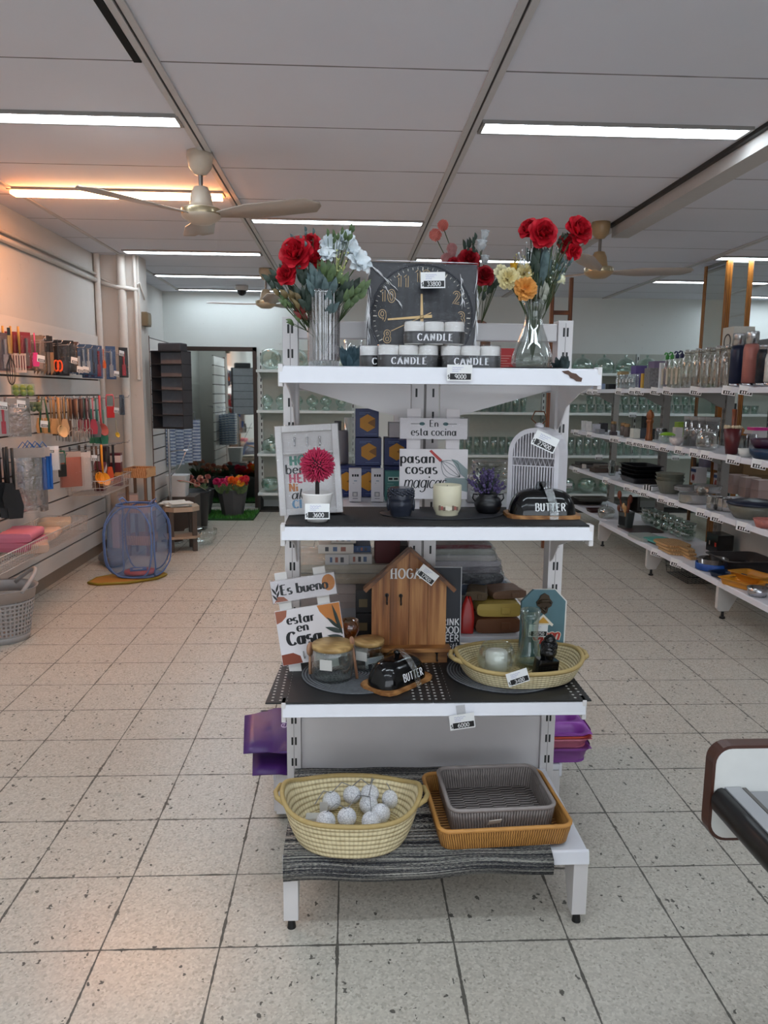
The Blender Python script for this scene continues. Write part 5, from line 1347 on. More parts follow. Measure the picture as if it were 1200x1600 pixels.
# low shelf, left: cartons on folded fabric; right: wrapped textiles and purses
ZL = .628
def folded(loc, w_, d, h, mt, label, rz=0, cat='textile', nm='folded_textile', grp=None, wrap=False, sag=.3):
    o = thing(nm, label, cat, loc, rz, grp)
    m = MB(); rnd = random.Random(int(loc[0]*1000+loc[2]*777)); rings = []
    for j in range(9):
        t = j/8; y = -d/2+d*t
        r = []
        for i in range(16):
            a = 2*PI*i/16; c, s = math.cos(a), math.sin(a)
            x = w_/2*math.copysign(abs(c)**.35, c); z = h/2+h/2*math.copysign(abs(s)**.5, s)
            z *= (1-.0*t); x += rnd.uniform(-1, 1)*w_*.012; z += rnd.uniform(-1, 1)*h*.05*(z > h*.3)
            r.append((x, y*(1-.03*abs(s)), max(0, z)))
        rings.append(r)
    m.loft(rings); m.build('cloth', mt, o)
    if wrap:
        m = MB(); m.box(-w_/2-.002, w_/2+.002, -d/2-.004, d/2+.002, .0, h+.003); m.build('film_wrap', GLASS('f4f6f8', 1.2, .1, .08, .03, 22.), o)
    return o
FAB = [M('c9bda8', .85), M('b8a58c', .85), M('a89a94', .85), M('9d8f8a', .85), M('8d8a8c', .85)]
z = ZL
for k, (mt, h, lab) in enumerate(((FAB[4], .05, 'lowest grey folded blanket behind the home sign'), (FAB[3], .05, 'mauve grey folded blanket above the lowest one'), (FAB[2], .036, 'greyish pink folded blanket in middle of the stack'), (FAB[1], .036, 'tan folded blanket near the top of the stack'), (FAB[0], .03, 'cream folded blanket topmost behind the home sign'))):
    folded((-.005+.008*(k % 2), 2.66, z), .40, .3, h, mt, lab, .02*(k % 3-1), 'blanket', 'folded_blanket', 'folded blankets', k > 2); z += h
for k, (px, Y, zz, w_, h, mt, lab) in enumerate([(527, 2.56, z, .08, .035, M('c9c6c4', .5), 'white grey carton directly on the folded blankets'), (563, 2.57, z, .08, .035, M('d2cfcb', .5), 'white carton beside the grey carton on the blankets'), (525, 2.58, z+.035, .12, .03, M('d8d0c6', .5), 'long cream carton lying over the two white cartons'),
      (566, 2.6, z+.035, .06, .022, M('3d567e', .5), 'blue patterned carton on the right of the carton stack'), (537, 2.6, z+.066, .085, .03, M('c4bcb4', .5), 'patterned white carton second from the top of the stack'), (540, 2.62, z+.096, .09, .02, M('d6cdc4', .5), 'thin carton on top of the carton stack')]):
    def a_(m, w2, d2, h2, k=k):
        y = -d2/2-.0006
        for i in range(3): m.box(-w2*.3+i*w2*.22, -w2*.2+i*w2*.24, y, y+.0005, h2*.25, h2*.75, (i+k) % 3)
    a_.mats = [M('5b6f8f', .5), M('a06a5c', .5), M('4b4b50', .5)]
    carton(gl(px, Y, zz), w_, .1, h, mt, lab, 0, a_, 'cartons on the blankets')
for k, (zz, lab) in enumerate(((ZL, 'lower black carton behind the key house edge'), (ZL+.078, 'upper black carton behind the key house edge'))):
    def a2(m, w2, d2, h2): m.box(-w2*.34, w2*.1, -d2/2-.0006, -d2/2, h2*.25, h2*.6)
    a2.mats = [M('6a5a3c', .5)]
    carton(gl(572, 2.40, zz), .062, .07, .076, M('151518', .4), lab, 0, a2, 'black cartons')
carton(gl(606, 2.60, .80), .085, .12, .11, M('5a1f22', .5), 'dark red patterned carton behind the key house roof')
carton(gl(628, 2.60, .80), .05, .12, .09, M('1f1c1e', .5), 'black carton next to the dark red one')
z = ZL
for k, (w_, h, mt, lab, wr) in enumerate([(.27, .035, M('7a2a22', .6), 'dark red folded pouch lowest on the right low shelf', 0), (.26, .045, M('a8a09c', .7), 'grey folded cloth pile under the blue wrapped cloths', 1), (.28, .04, M('3d5878', .7), 'blue cloth in clear wrap right of the dark beer sign', 1), (.25, .04, M('2c3038', .7), 'charcoal cloth in clear wrap above the blue one', 1), (.24, .022, M('7f7a80', .7), 'grey wrapped cloth under the pale wrapped pile', 1), (.235, .022, M('b7b0b4', .7), 'pale wrapped cloth fourth from the pile top', 1), (.23, .022, M('c2bcb6', .7), 'cream wrapped cloth third from the pile top', 1), (.22, .022, M('a7a79c', .7), 'olive grey wrapped cloth near the pile top', 1), (.2, .014, M('6b2430', .7), 'wine red wrapped cloth on top of the textile pile', 1)]):
    folded((GX+.20-.006*k, 2.72-.004*k, z), w_, .28, h, mt, lab, .03*((k % 3)-1), 'cloth', 'wrapped_cloth', 'wrapped cloths', bool(wr)); z += h
for k, (px, py, Y, w_, h, mt, lab, rz) in enumerate([(782, 990, 2.44, .15, .05, M('6a4128', .45), 'brown leather purse under the mustard case', .05), (784, 968, 2.45, .145, .045, M('b59a4a', .5), 'mustard yellow case on the brown leather purse', -.03), (795, 942, 2.5, .12, .028, M('7d5f4c', .5), 'tan wallet lying on the mustard case', .2), (752, 944, 2.48, .07, .03, M('5e4a30', .5), 'olive brown wallet at the left of the tan wallet', -.2)]):
    zz = ZL+(0, .052, .099, .099)[k]
    o = folded(gl(px, Y, zz), w_, .1, h, mt, lab, rz, 'purse', 'leather_purse', 'purses')
    m = MB(); m.box(w_*.05, w_*.25, -.056, -.050, h*.25, h*.75); m.build('flap', mt, o, .002)
o = thing('red_pouch', 'red plastic pouch beside the dark beer sign', 'pouch', gl(736, 2.40, ZL), (-.1, .05, 0))
m = MB(); m.loft([[(x, y, z) for x, y in rr(.045*s, .03*q, .01, 3)] for z, s, q in ((0, 1, 1), (.05, 1.05, 1), (.09, .8, .6), (.12, .35, .2))]); m.build('pouch', M('b0231f', .35, nz=.2), o)
carton(gl(802, 2.60, .19), .0, .0, .0, WHITE, '') if False else 0

# ================================================================== left wall: slat panel and everything hung on it
t = NT('slat_panel'); s_ = t.add('SeparateXYZ', Vector=t.coord()); n = t.noise(t.coord('Object', (3, .6, 3)), 5, 4)
t.bsdf(Base_Color=t.mix(n, lin('d8d2cc'), lin('e6e1db')), Roughness=.28)
SLAT = t.m
def slatwall(name, label, loc, rot, L, z0, z1, edge=None, pitch=.128):
    o = thing(name, label, 'slatwall', loc, rot)
    m = MB(); z = z0
    while z < z1-.01:
        zt = min(z+pitch-.012, z1); m.box(.0, .022, 0, L, z, zt, 0); m.box(.0, .008, 0, L, zt, min(zt+.012, z1), 1); z += pitch
    m.build('panel', [SLAT, M('3a2c26', .6)], o)
    if edge:
        m = MB(); m.box(-.004, .026, -.014, 0, z0, z1); m.build('edge_strip', edge, o)
    return o
SX = -2.165
slatwall('slatwall_panel', 'long white slatwall panel along the left wall', (SX-.022, 3.4, 0), 0, 3.42, .09, 1.865)
m = MB(); m.box(-2.19, -2.172, 3.4, 6.80, 0, .09); struct(m.build('baseboard_left', M('8a7a6c', .6)))
slatwall('slatwall_panel', 'narrow white slatwall panel with brown edge beyond the left pier', (-1.852, 7.215, 0), 0, .9, .1, 1.9, M('5a3420', .5))

def wx(px, py, X=-1.98): return aX(px, py, X)
hook_ids = []
def peg(y, z, L=.24):
    global hook0
    if not hook_ids:
        o = thing('display_hook', 'metal peg hook on the white slatwall panel', 'hook', (SX, y, z), 0, 'peg hooks on the slatwall')
        m = MB(); m.tube([(0, 0, 0), (L*.6, 0, .004), (L, 0, .012), (L+.012, 0, .03)], .003, 5); m.build('prong', CHROME, o)
        m = MB(); m.box(0, .004, -.02, .02, -.02, .02); m.build('back_plate', CHROME, o)
        hook_ids.append(o); return o
    o = dup(hook_ids[0], (SX, y, z)); hook_ids.append(o); return o
def hung(kind, label, px, py, X=-1.98, s=1., c1='333333', c2='888888', n=1, rz=0, group=None):
    """something hanging from a peg; px, py is where its top hangs"""
    p = wx(px, py, X)
    o = thing(KN[kind][0], label, KN[kind][1], p, (0, 0, rz), group)
    A, B = M(c1, .45), M(c2, .45)
    KIND[kind](o, s, A, B)
    return o
def k_pack(o, s, A, B):      # blister card with a long thing in it
    m = MB(); m.box(-.002, .0, -.045*s, .045*s, -.30*s, 0); m.build('card', A, o)
    m = MB(); m.cyl((.010, 0, -.05*s), (.010, 0, -.17*s), .012*s, .009*s, 8); m.box(.004, .012, -.018*s, .018*s, -.28*s, -.17*s); m.build('content', B, o)
    m = MB(); m.box(-.001, .022, -.042*s, .042*s, -.29*s, -.03*s); m.build('blister', FILM, o)
def k_whisk(o, s, A, B):
    m = MB(); m.cyl((0, 0, 0), (0, 0, -.05*s), .010*s, n=8, m=0); m.cyl((0, 0, -.05*s), (0, 0, -.17*s), .012*s, .011*s, 10, 1); m.build('handle', [B, WOOD('a8743c', 'd0a060', (20, 20, 2))], o)
    m = MB()
    for k in range(6):
        a = PI*k/6; pts = []
        for i in range(13):
            t = i/12*PI; r = .042*s*math.sin(t)**.8; zz = -.19*s-.17*s*(1-abs(1-i/6)) if False else -.19*s-.20*s*math.sin(t/2)**1.2 if i <= 6 else -.19*s-.20*s*math.sin((PI-t)/2+0)**1.2
            u = -math.cos(t); q = math.sin(t)
            pts.append((math.cos(a)*.040*s*u*(q**.25 if q > 0 else 0), math.sin(a)*.040*s*u*(q**.25 if q > 0 else 0), -.18*s-.20*s*q**.75))
        m.tube(pts, .0018, 4)
    m.build('wires', A, o)
def k_turner(o, s, A, B):
    m = MB(); m.tube([(0, 0, 0), (.0, 0, -.08*s), (.004, 0, -.2*s)], [.008*s, .010*s, .006*s], 8); m.build('handle', B, o)
    m = MB()
    for k in range(5): y = -.036*s+.018*s*k; m.box(0, .004, y-.005*s, y+.005*s, -.32*s, -.2*s)
    m.box(0, .004, -.042*s, .042*s, -.335*s, -.315*s); m.box(0, .004, -.042*s, .042*s, -.21*s, -.195*s); m.build('blade', A, o, .001)
def k_scissors(o, s, A, B):
    m = MB()
    for q in (-1, 1): m.prism([(q*.002, -.15*s), (q*.016*s, -.14*s), (q*.006*s, 0), (0, -.005)], .002*q, .004*q+.002, 'x')
    m.build('blades', M('50545a', .3, .7), o)
    for q in (-1, 1):
        m = MB(); m.tube([(.003, q*(.014+.018*math.sin(a))*s, (-.19+.038*math.cos(a))*s) for a in [2*PI*i/14 for i in range(14)]], .007*s, 6, closed=True); m.build('handle', A, o)
def k_ladle(o, s, A, B):
    m = MB(); m.tube([(0, 0, 0), (0, 0, -.12*s), (.006, 0, -.22*s)], [.009*s, .008*s, .007*s], 8); m.build('handle', B, o)
    m = MB(); m.T = Matrix.Translation((.02*s, 0, -.255*s)) @ Matrix.Rotation(1.25, 4, 'Y'); m.lathe([(.0, -.03*s), (.03*s, -.022*s), (.047*s, .0), (.05*s, .008*s), (.045*s, .006*s), (.028*s, -.016*s), (.0, -.024*s)], 18); m.T = None; m.build('bowl', A, o)
def k_tongs(o, s, A, B):
    m = MB()
    for q in (-1, 1): m.tube([(0, q*.006, 0), (0, q*.022*s, -.1*s), (.0, q*.034*s, -.2*s), (.004, q*.03*s, -.27*s)], [.008*s, .012*s, .013*s, .014*s], 6, flat=.5)
    m.build('arms', A, o)
def k_fork(o, s, A, B):
    m = MB(); m.tube([(0, 0, 0), (0, 0, -.1*s), (0, 0, -.16*s)], [.008*s, .009*s, .005*s], 8); m.build('handle', B, o)
    m = MB(); m.cyl((0, 0, -.16*s), (0, 0, -.24*s), .004*s, n=6)
    m.tube([(0, -.022*s, -.33*s), (0, -.022*s, -.26*s), (0, 0, -.24*s), (0, .022*s, -.26*s), (0, .022*s, -.33*s)], .003*s, 5); m.cyl((0, 0, -.24*s), (0, 0, -.33*s), .003*s, n=5); m.build('tines', A, o)
def k_knife(o, s, A, B):
    m = MB(); m.box(-.004, .004, -.012*s, .012*s, -.13*s, 0); m.build('handle', B, o, .002)
    m = MB(); m.prism([(-.012*s, -.13*s), (.014*s, -.13*s), (.014*s, -.28*s), (-.012*s, -.32*s)], -.001, .001, 'x'); m.build('blade', A, o)
def k_spoonfruit(o, s, A, B):
    m = MB()
    for k in range(6): m.ball((.03*s*(k % 2), (-.05+.05*(k//2))*s, -.03*s-.035*s*(k % 2)), .024*s, 10, 7, 0)
    m.build('fruit', A, o); m = MB(); m.box(-.002, 0, -.08*s, .08*s, -.08*s, 0); m.build('card', B, o); m = MB(); m.box(-.001, .06*s, -.078*s, .078*s, -.085*s, -.0); m.build('film_wrap', FILM, o)
def k_bag(o, s, A, B):
    m = MB(); m.box(-.002, .0, -.10*s, .10*s, -.05*s, 0); m.build('header', B, o)
    m = MB(); rnd = random.Random(int(o.location.y*99)); rings = []; wf = .5 if s > .95 else 1.; A = GLASS('cbbdb4', 1.6, .12, .3, .03, 18.) if s > .95 or .70 < s < .73 else A
    for z, d_, w_ in ((-.05, .006, .1), (-.12, .03, .1), (-.25, .035, .1), (-.32, .012, .1)):
        rings.append([(d_*s*math.sin(PI*i/8)+.002, (-w_+2*w_*i/8)*s*wf, z*s) for i in range(9)]+[(-.004, (w_-2*w_*i/8)*s*wf, z*s) for i in range(9)])
    m.loft(rings); m.build('bag', A, o); m = MB(); m.box(-.004, .042*s, -.105*s*wf, .105*s*wf, -.33*s, -.04*s); m.build('film_wrap', FILM, o)
def k_peeler(o, s, A, B):
    m = MB(); m.tube([(0, -.04*s, -.12*s), (0, -.04*s, -.03*s), (0, -.034*s, 0), (0, .034*s, 0), (0, .04*s, -.03*s), (0, .04*s, -.12*s)], .008*s, 6); m.build('frame', A, o)
    m = MB(); m.box(0, .012, -.042*s, .042*s, -.24*s, -.12*s); m.build('body', B, o, .004); m = MB(); m.box(.004, .006, -.034*s, .034*s, -.11*s, -.02*s); m.build('blade', M('9aa6a4', .25, .6), o)
def k_glove(o, s, A, B):
    m = MB(); m.box(0, .014, -.07*s, .07*s, -.40*s, -.06*s, 0)
    for k in range(4): m.box(.014, .02, -.06*s+.034*s*k, -.04*s+.034*s*k, -.38*s, -.08*s, 0)
    m.build('panel', A, o, .003); m = MB(); m.tube([(0, -.05*s, -.06*s), (0, 0, 0), (0, .05*s, -.06*s)], .003, 5); m.build('strap', B, o)
def k_brush(o, s, A, B):
    m = MB(); m.tube([(0, 0, 0), (0, 0, -.2*s)], .007*s, 7); m.build('handle', B, o)
    m = MB(); m.prism([(-.03*s, -.34*s), (.03*s, -.34*s), (.038*s, -.28*s), (.02*s, -.2*s), (-.02*s, -.2*s), (-.038*s, -.28*s)], -.006, .008, 'x'); m.build('head', A, o, .003)
KN = {'pack': ('blister_pack', 'utensil pack'), 'whisk': ('whisk', 'whisk'), 'turner': ('slotted_turner', 'turner'), 'scissors': ('scissors', 'scissors'), 'ladle': ('ladle', 'ladle'), 'tongs': ('tongs', 'tongs'), 'fork': ('serving_fork', 'fork'), 'knife': ('knife', 'knife'),
      'fruit': ('fruit_pack', 'fruit pack'), 'bag': ('plastic_bag', 'bag'), 'peeler': ('slicer', 'slicer'), 'glove': ('washboard', 'washboard'), 'brush': ('spatula', 'spatula')}
KIND = {'pack': k_pack, 'whisk': k_whisk, 'turner': k_turner, 'scissors': k_scissors, 'ladle': k_ladle, 'tongs': k_tongs, 'fork': k_fork, 'knife': k_knife, 'fruit': k_spoonfruit, 'bag': k_bag, 'peeler': k_peeler, 'glove': k_glove, 'brush': k_brush}
HANG = [
 # top row
 ('whisk', 'black wire whisk with wooden handle at the start of the top row', 13, 512, -1.93, 1.05, '141416', '1c1c20'),
 ('pack', 'clear pack hanging behind the black whisk', 5, 520, -2.0, .9, '6a5a5c', 'a89a98'),
 ('turner', 'pale pink slotted turner beside the black whisk', 28, 510, -1.95, 1., 'd8b8a8', 'c08a3c'),
 ('pack', 'red and grey utensil pack after the pink turner', 39, 519, -1.98, .9, '8a2f3a', '6e6260'),
 ('brush', 'bright pink spatula pack in the top row', 53, 520, -1.95, .75, 'e0408a', 'c03878'),
 ('pack', 'clear toolpack behind the bright pink spatula', 60, 524, -2.02, .95, '7a6c60', 'a08f84'),
 ('knife', 'black handled knife pack before the orange scissors', 74, 524, -1.98, 1., '6a6460', '1a1a1c'),
 ('knife', 'second black handled knife beside the first one', 79, 525, -1.96, 1., '8a6a4a', '201a18'),
 ('scissors', 'bright orange handled scissors in the top row', 88, 530, -1.95, 1.15, 'ee5a24', '444444'),
 ('pack', 'black knife set pack right of the orange scissors', 98, 532, -1.98, 1., '1c1c22', '2f2f38'),
 ('pack', 'black card pack with white ticket in the top row', 108, 532, -1.97, .9, '2a2422', '101014'),
 ('pack', 'brown black pack right of the white ticket', 115, 534, -2.0, .9, '5a4032', '2a2426'),
 ('knife', 'steel blade pack in the blue group', 122, 536, -1.97, .9, 'a0a8b0', '3d5a80'),
 ('pack', 'first blue tool pack of the top row', 128, 538, -1.97, .9, '3f5878', '8a99a8'),
 ('pack', 'second blue tool pack of the top row', 136, 538, -1.96, .9, '4a6688', 'b0b8c0'),
 ('pack', 'third blue tool pack of the top row', 143, 539, -1.96, .95, '3a5478', '2a3448'),
 ('brush', 'orange spatula among the blue packs', 161, 545, -1.93, .55, 'e06a28', 'd86028'),
 ('pack', 'fourth blue tool pack with wine red content', 152, 540, -1.96, 1.05, '4a6088', '8a2038'),
 ('pack', 'blue tool pack before the last one of the top row', 172, 541, -1.94, 1.1, '40608c', '9aa4b0'),
 ('pack', 'last dark pack of the top row with red brushes', 192, 543, -1.93, 1.05, '2c3036', 'b02836'),
 # second row
 ('fruit', 'packet of small green apples on the slatwall', 35, 600, -1.97, 1., '7f9440', 'b0b890'),
 ('pack', 'red item in clear pack at the start of the second row', 3, 628, -1.96, .8, 'a8a09a', 'b02838'),
 ('bag', 'large clear pack with ticket in the second row', 28, 622, -1.98, .9, '9a8f8a', 'a8a09a'),
 ('fruit', 'grapes packet of green and black fruit in the second row', 50, 628, -1.96, .85, '4d6030', '7d8a60'),
 ('tongs', 'dark green silicone tongs with a ticket', 67, 620, -1.95, 1.05, '1f4d30', '234'+'a30'),
 ('ladle', 'round beige wooden ladle in the second row', 91, 621, -1.93, 1.1, 'cfae80', 'b98f5c'),
 ('brush', 'wooden spatula beside the beige ladle', 82, 620, -1.97, .9, 'c09a68', 'a87c4c'),
 ('brush', 'light wooden spoon spatula after the beige ladle', 99, 620, -1.97, .95, 'c4a47c', 'b08a5c'),
 ('brush', 'dark flat spatula in the second row', 105, 621, -1.98, 1., '5a4a40', 'a88a68'),
 ('fork', 'first steel serving fork of the second row', 110, 622, -1.96, 1.15, 'a8a4a0', '6a4a34'),
 ('fork', 'second steel serving fork of the second row', 119, 622, -1.96, 1.2, 'b0aca8', '8a6a54'),
 ('fork', 'third steel serving fork of the second row', 126, 623, -1.96, 1.2, 'a09c98', '5a3a34'),
 ('fork', 'fourth steel serving fork with dark handle', 133, 623, -1.96, 1.2, 'b0aca8', '3a2a2c'),
 ('fork', 'fifth steel serving fork before the pink handle', 138, 624, -1.96, 1.1, 'a0a0a0', '5a4a4c'),
 ('brush', 'pink handled utensil in the second row', 144, 622, -1.95, 1., 'a83c50', 'c87888'),
 ('brush', 'teal handled spatula beside the red slicer', 149, 622, -1.95, 1.1, '6a6c70', '3c7a78'),
 ('peeler', 'red and clear slicer with handle at row end', 171, 617, -1.92, .95, 'd8606a', 'c02c30'),
 ('ladle', 'dull red ladle left of the red slicer', 155, 618, -1.95, 1.3, 'a85048', 'd05860'),
 ('brush', 'teal sponge stick beyond the red slicer', 161, 640, -1.95, 1., '3f8a6a', '48847a'),
 ('ladle', 'small yellow measuring scoop hanging lowest at the row end', 181, 656, -1.92, .6, 'd8b02c', 'b0a890'),
 ('pack', 'blue grey pack half hidden on the pier end', 190, 617, -1.93, .7, '4a5868', '2c3440'),
 # third row
 ('brush', 'black utensil bundle at the start of the third row', 10, 698, -1.95, 1.3, '121214', '18181a'),
 ('brush', 'second black utensil beside the black bundle', 18, 700, -1.93, 1.5, '16161a', '101012'),
 ('bag', 'tall clear silvery bag hanging in the third row', 36, 700, -1.97, 1.5, '8a7c74', 'a39a94'),
 ('bag', 'second tall clear bag beside the silvery one', 50, 700, -1.95, 1.4, '9a9088', 'b0a8a4'),
 ('glove', 'bright blue plastic washboard in the third row', 66, 690, -1.93, .95, '1f63b8', '3a7ac8'),
 ('glove', 'second bright blue plastic washboard beside the first', 58, 692, -1.98, .9, '2a6cc0', '3a7ac8'),
 ('bag', 'white cloth glove with ticket on the blue washboard', 79, 697, -1.90, .6, 'e0dcdc', 'f0f0f0'),
 ('peeler', 'green and black scraper pack in the third row', 95, 705, -1.94, .9, '2c6a4a', '1a1c1a'),
 ('bag', 'pinkish towel in a clear flat bag', 109, 706, -1.93, .95, 'a8604c', 'b8a8a0'),
 ('bag', 'large clear flat bag hanging low in the third row', 125, 707, -1.91, 1.05, 'c8bdb6', 'd0c8c4'),
 ('turner', 'brown black turner before the yellow ladles', 143, 697, -1.95, 1.2, '6a4a2c', '3a2a20'),
 ('ladle', 'orange yellow ladle with ticket in the third row', 150, 697, -1.92, 1.2, 'e89a20', '4a3020'),
 ('ladle', 'largest bright yellow ladle at the end of the third row', 158, 695, -1.90, 1.3, 'f0a020', 'e89820'),
 ('brush', 'orange and black spatula at the far end of the third row', 170, 698, -1.92, 1., 'd8582c', '2c2c2c'),
 ('brush', 'dark green brush between yellow ladle and orange spatula', 165, 705, -1.96, .9, '3a5a34', '2c3a2c'),
 ('knife', 'black slicing knife last in the third row', 176, 695, -1.93, 1., '1c1c20', '222226'),
]
rnd = random.Random(31)
for k, (kd, lab, px, py, X, s, c1, c2) in enumerate(HANG):
    a = -rnd.uniform(.55, 1.05) if kd not in ('whisk', 'ladle') else -.4
    g = 'pegful: '+lab if kd in ('pack', 'knife', 'fork', 'glove', 'brush', 'turner') else None
    o = hung(kd, lab, px, py, X, s*.80, c1, c2, rz=a, group=g)
    if g:
        for j in (1, 2):
            if px < 165: dup(o, Vector(o.location)+Vector((-.05*j, .012*j, .002*j)), a+rnd.uniform(-.15, .15))
for y0, y1, z, n in ((5.0, 6.8, 1.70, 13), (4.95, 6.8, 1.335, 12), (4.9, 6.75, .95, 11)):
    for k in range(n): peg(y0+(y1-y0)*k/(n-1), z)
def wtick(px, py, label, X=-1.88, s=1.1, tilt=.1, rz=1.25): 
    ticket('00', label, aX(px, py, X), (0, tilt, rz), s, 'small tickets on the slatwall goods', small=True)
for px, py, lab in ((64, 566, 'ticket under the bright pink spatula'), (116, 568, 'ticket on the black card pack'), (125, 582, 'first low ticket on the blue tool packs'), (134, 582, 'second low ticket on the blue tool packs'), (182, 588, 'ticket on the blue pack beyond the orange spatula'), (190, 556, 'ticket on the last dark pack'),
       (4, 640, 'ticket at the start of the second row'), (33, 637, 'ticket on the large clear pack'), (69, 668, 'ticket on the dark green tongs'), (182, 645, 'ticket beyond the red slicer'), (79, 708, 'ticket on the white cloth glove'), (147, 720, 'ticket on the yellow ladle')):
    wtick(px, py, lab)
# wire baskets at the foot of the slatwall
def wire_basket(loc, L, D, h, label):
    o = thing('wire_basket', label, 'basket', loc)
    m = MB(); r = .0022; c = M('d0c8c2', .35, .4)
    for z, e in ((h, .0), (h*.5, .01), (0, .02)): m.tube([(e, e, z), (D-e, e, z), (D-e, L-e, z), (e, L-e, z)], r*(1.6 if z == h else 1), 5, closed=True)
    for k in range(int(L/.03)+1):
        y = min(L-.02, .02+k*.03); m.tube([(D, y, h), (D-.02, y, 0), (.02, y, 0), (0, y, h)], r*.7, 4)
    for k in range(int(D/.03)):
        x = .02+k*.03; m.tube([(x, 0, h), (x, .02, 0), (x, L-.02, 0), (x, L, h)], r*.7, 4)
    m.build('wires', c, o); return o
def on_x(px, py, X): return aX(px, py, X)
q = aX(110, 822, -1.95)
wire_basket((SX+.03, 5.78, .62), .72, .30, .11, 'wire basket holding dark red boxes on the slatwall')
def art_red(m, w_, d, h):
    m.box(w_/2, w_/2+.0008, -d/2, d/2, h*.72, h*.93, 0); m.box(w_/2, w_/2+.0008, -d/2, d/2, h*.30, h*.42, 1); m.box(-w_/2, w_/2, -d/2-.0008, -d/2, h*.72, h*.93, 0); m.box(-w_/2, w_/2, -d/2-.0008, -d/2, h*.30, h*.42, 1)
art_red.mats = [M('dcc9c4', .5), M('c48a4c', .5)]
MAR = M('5c1420', .4)
o = carton((-1.97, 6.12, .635), .085, .10, .24, MAR, 'dark red box leaning over in the wire basket', .2, art_red); o.rotation_euler = (.62, .12, .1)
o = carton((-1.93, 6.40, .625), .085, .085, .27, MAR, 'dark red box standing upright in the wire basket', .1, art_red)
o = carton((-2.03, 6.42, .625), .06, .06, .33, M('3a2430', .45), 'taller dark box behind the upright dark red box')
for k, (y, z) in enumerate(((6.26, .64), (6.05, .64), (6.34, .65))):
    o = thing('metal_ball', ('shiny round tin between the dark red boxes', 'shiny round tin under the leaning dark red box', 'small shiny tin beside the upright dark red box')[k], 'tin', (-1.95-.03*k, y, z)); MB().ball((0, 0, .035), .035, 16, 10).build('body', M('8a5a60', .2, .6), o)
wire_basket((SX+.03, 3.9, .43), 1.5, .30, .10, 'long low wire basket of towels on the slatwall')
for k, (y, dz, L, c, lab) in enumerate(((4.62, .02, .30, 'c06a7c', 'lower pink towel roll in the low wire basket'), (4.62, .075, .28, 'd0788c', 'upper pink towel roll in the low wire basket'), (4.95, .02, .26, 'd8b49c', 'peach cloth next to the pink towels'), (5.16, .05, .22, 'e6c8a4', 'cream pointed cloth bag at the end of low basket'), (4.75, .0, .5, 'c8a894', 'beige wrinkled cloth at the bottom of low basket'))):
    folded((-1.98, y, .44+dz), .2, L, .055, M(c, .85, bump=.3), lab, .1*k, 'towel', 'towel', 'towels in the low basket', k == 3)
o = thing('long_knife_bag', 'pair of silvery utensils in clear sleeves over the low basket', 'bag', (-2.0, 5.05, .62))
m = MB(); m.loft([[(x*1., y, z) for x, y in rr(.03, .09*s, .008, 3)] for z, s in ((0, .8), (.1, 1), (.42, 1.0))]); m.build('sleeve', GLASS('c9c2bc', 1.6, .08, .25, .02, 20.), o)
m = MB(); m.box(-.01, .01, -.03, .03, .02, .40); m.build('utensil', M('8a6a58', .3, .6), o)
# things standing on the floor at left
BKT = M('a39f9d', .5)
o = thing('laundry_basket', 'light grey punched plastic basket with raised handle on the floor', 'laundry basket', Vector((-1.965, 4.28, 0)), .5)
m = MB(); n = 44; rows = 9
prof = lambda t: (.125+.045*t)
vs = []
hgt = lambda a: .28+ .0*a
hs = .30
for j in range(rows*2):
    t0 = .12+.70*(j//2)/rows; t = t0 if j % 2 == 0 else t0+.70/rows*.42
    for i in range(n*2):
        i0 = i//2; a = 2*PI*(i0+(0 if i % 2 == 0 else .45))/n; r = prof(t); vs.append((r*math.cos(a)*1.08, r*math.sin(a), t*hs))
fs = []
for j in range(rows*2-1):
    for i in range(n*2):
        if j % 2 == 1 and i % 2 == 1: continue
        i2 = (i+1) % (n*2); fs.append((j*n*2+i, j*n*2+i2, (j+1)*n*2+i2, (j+1)*n*2+i))
m.add(vs, fs, 0, True)
def ringt(t, k=0): r = prof(t)+k; return [(r*math.cos(2*PI*i/48)*1.08, r*math.sin(2*PI*i/48), t*hs) for i in range(48)]
m.loft([ringt(0, -.008), ringt(.0), ringt(.13)], 0, True, False); m.add(ringt(.01), [tuple(range(48))[::-1]])
m.loft([ringt(.80), ringt(1., .0), ringt(1.02, .01), ringt(1.0, .008)], 0, True, False)
m.build('body', BKT, o, solid=.004)
m = MB()
for s in (-1, 1): 
    pts = [(s*.175*math.cos(b)*1.0, .17*math.sin(b), hs*.96+.10*math.cos(b*1.45)**1 if abs(b) < 1.05 else hs*.96) for b in [(-1.05+2.1*i/14) for i in range(15)]]
    m.tube([(x*1.06, y, z) for x, y, z in pts], .012, 8)
m.build('handle', BKT, o)
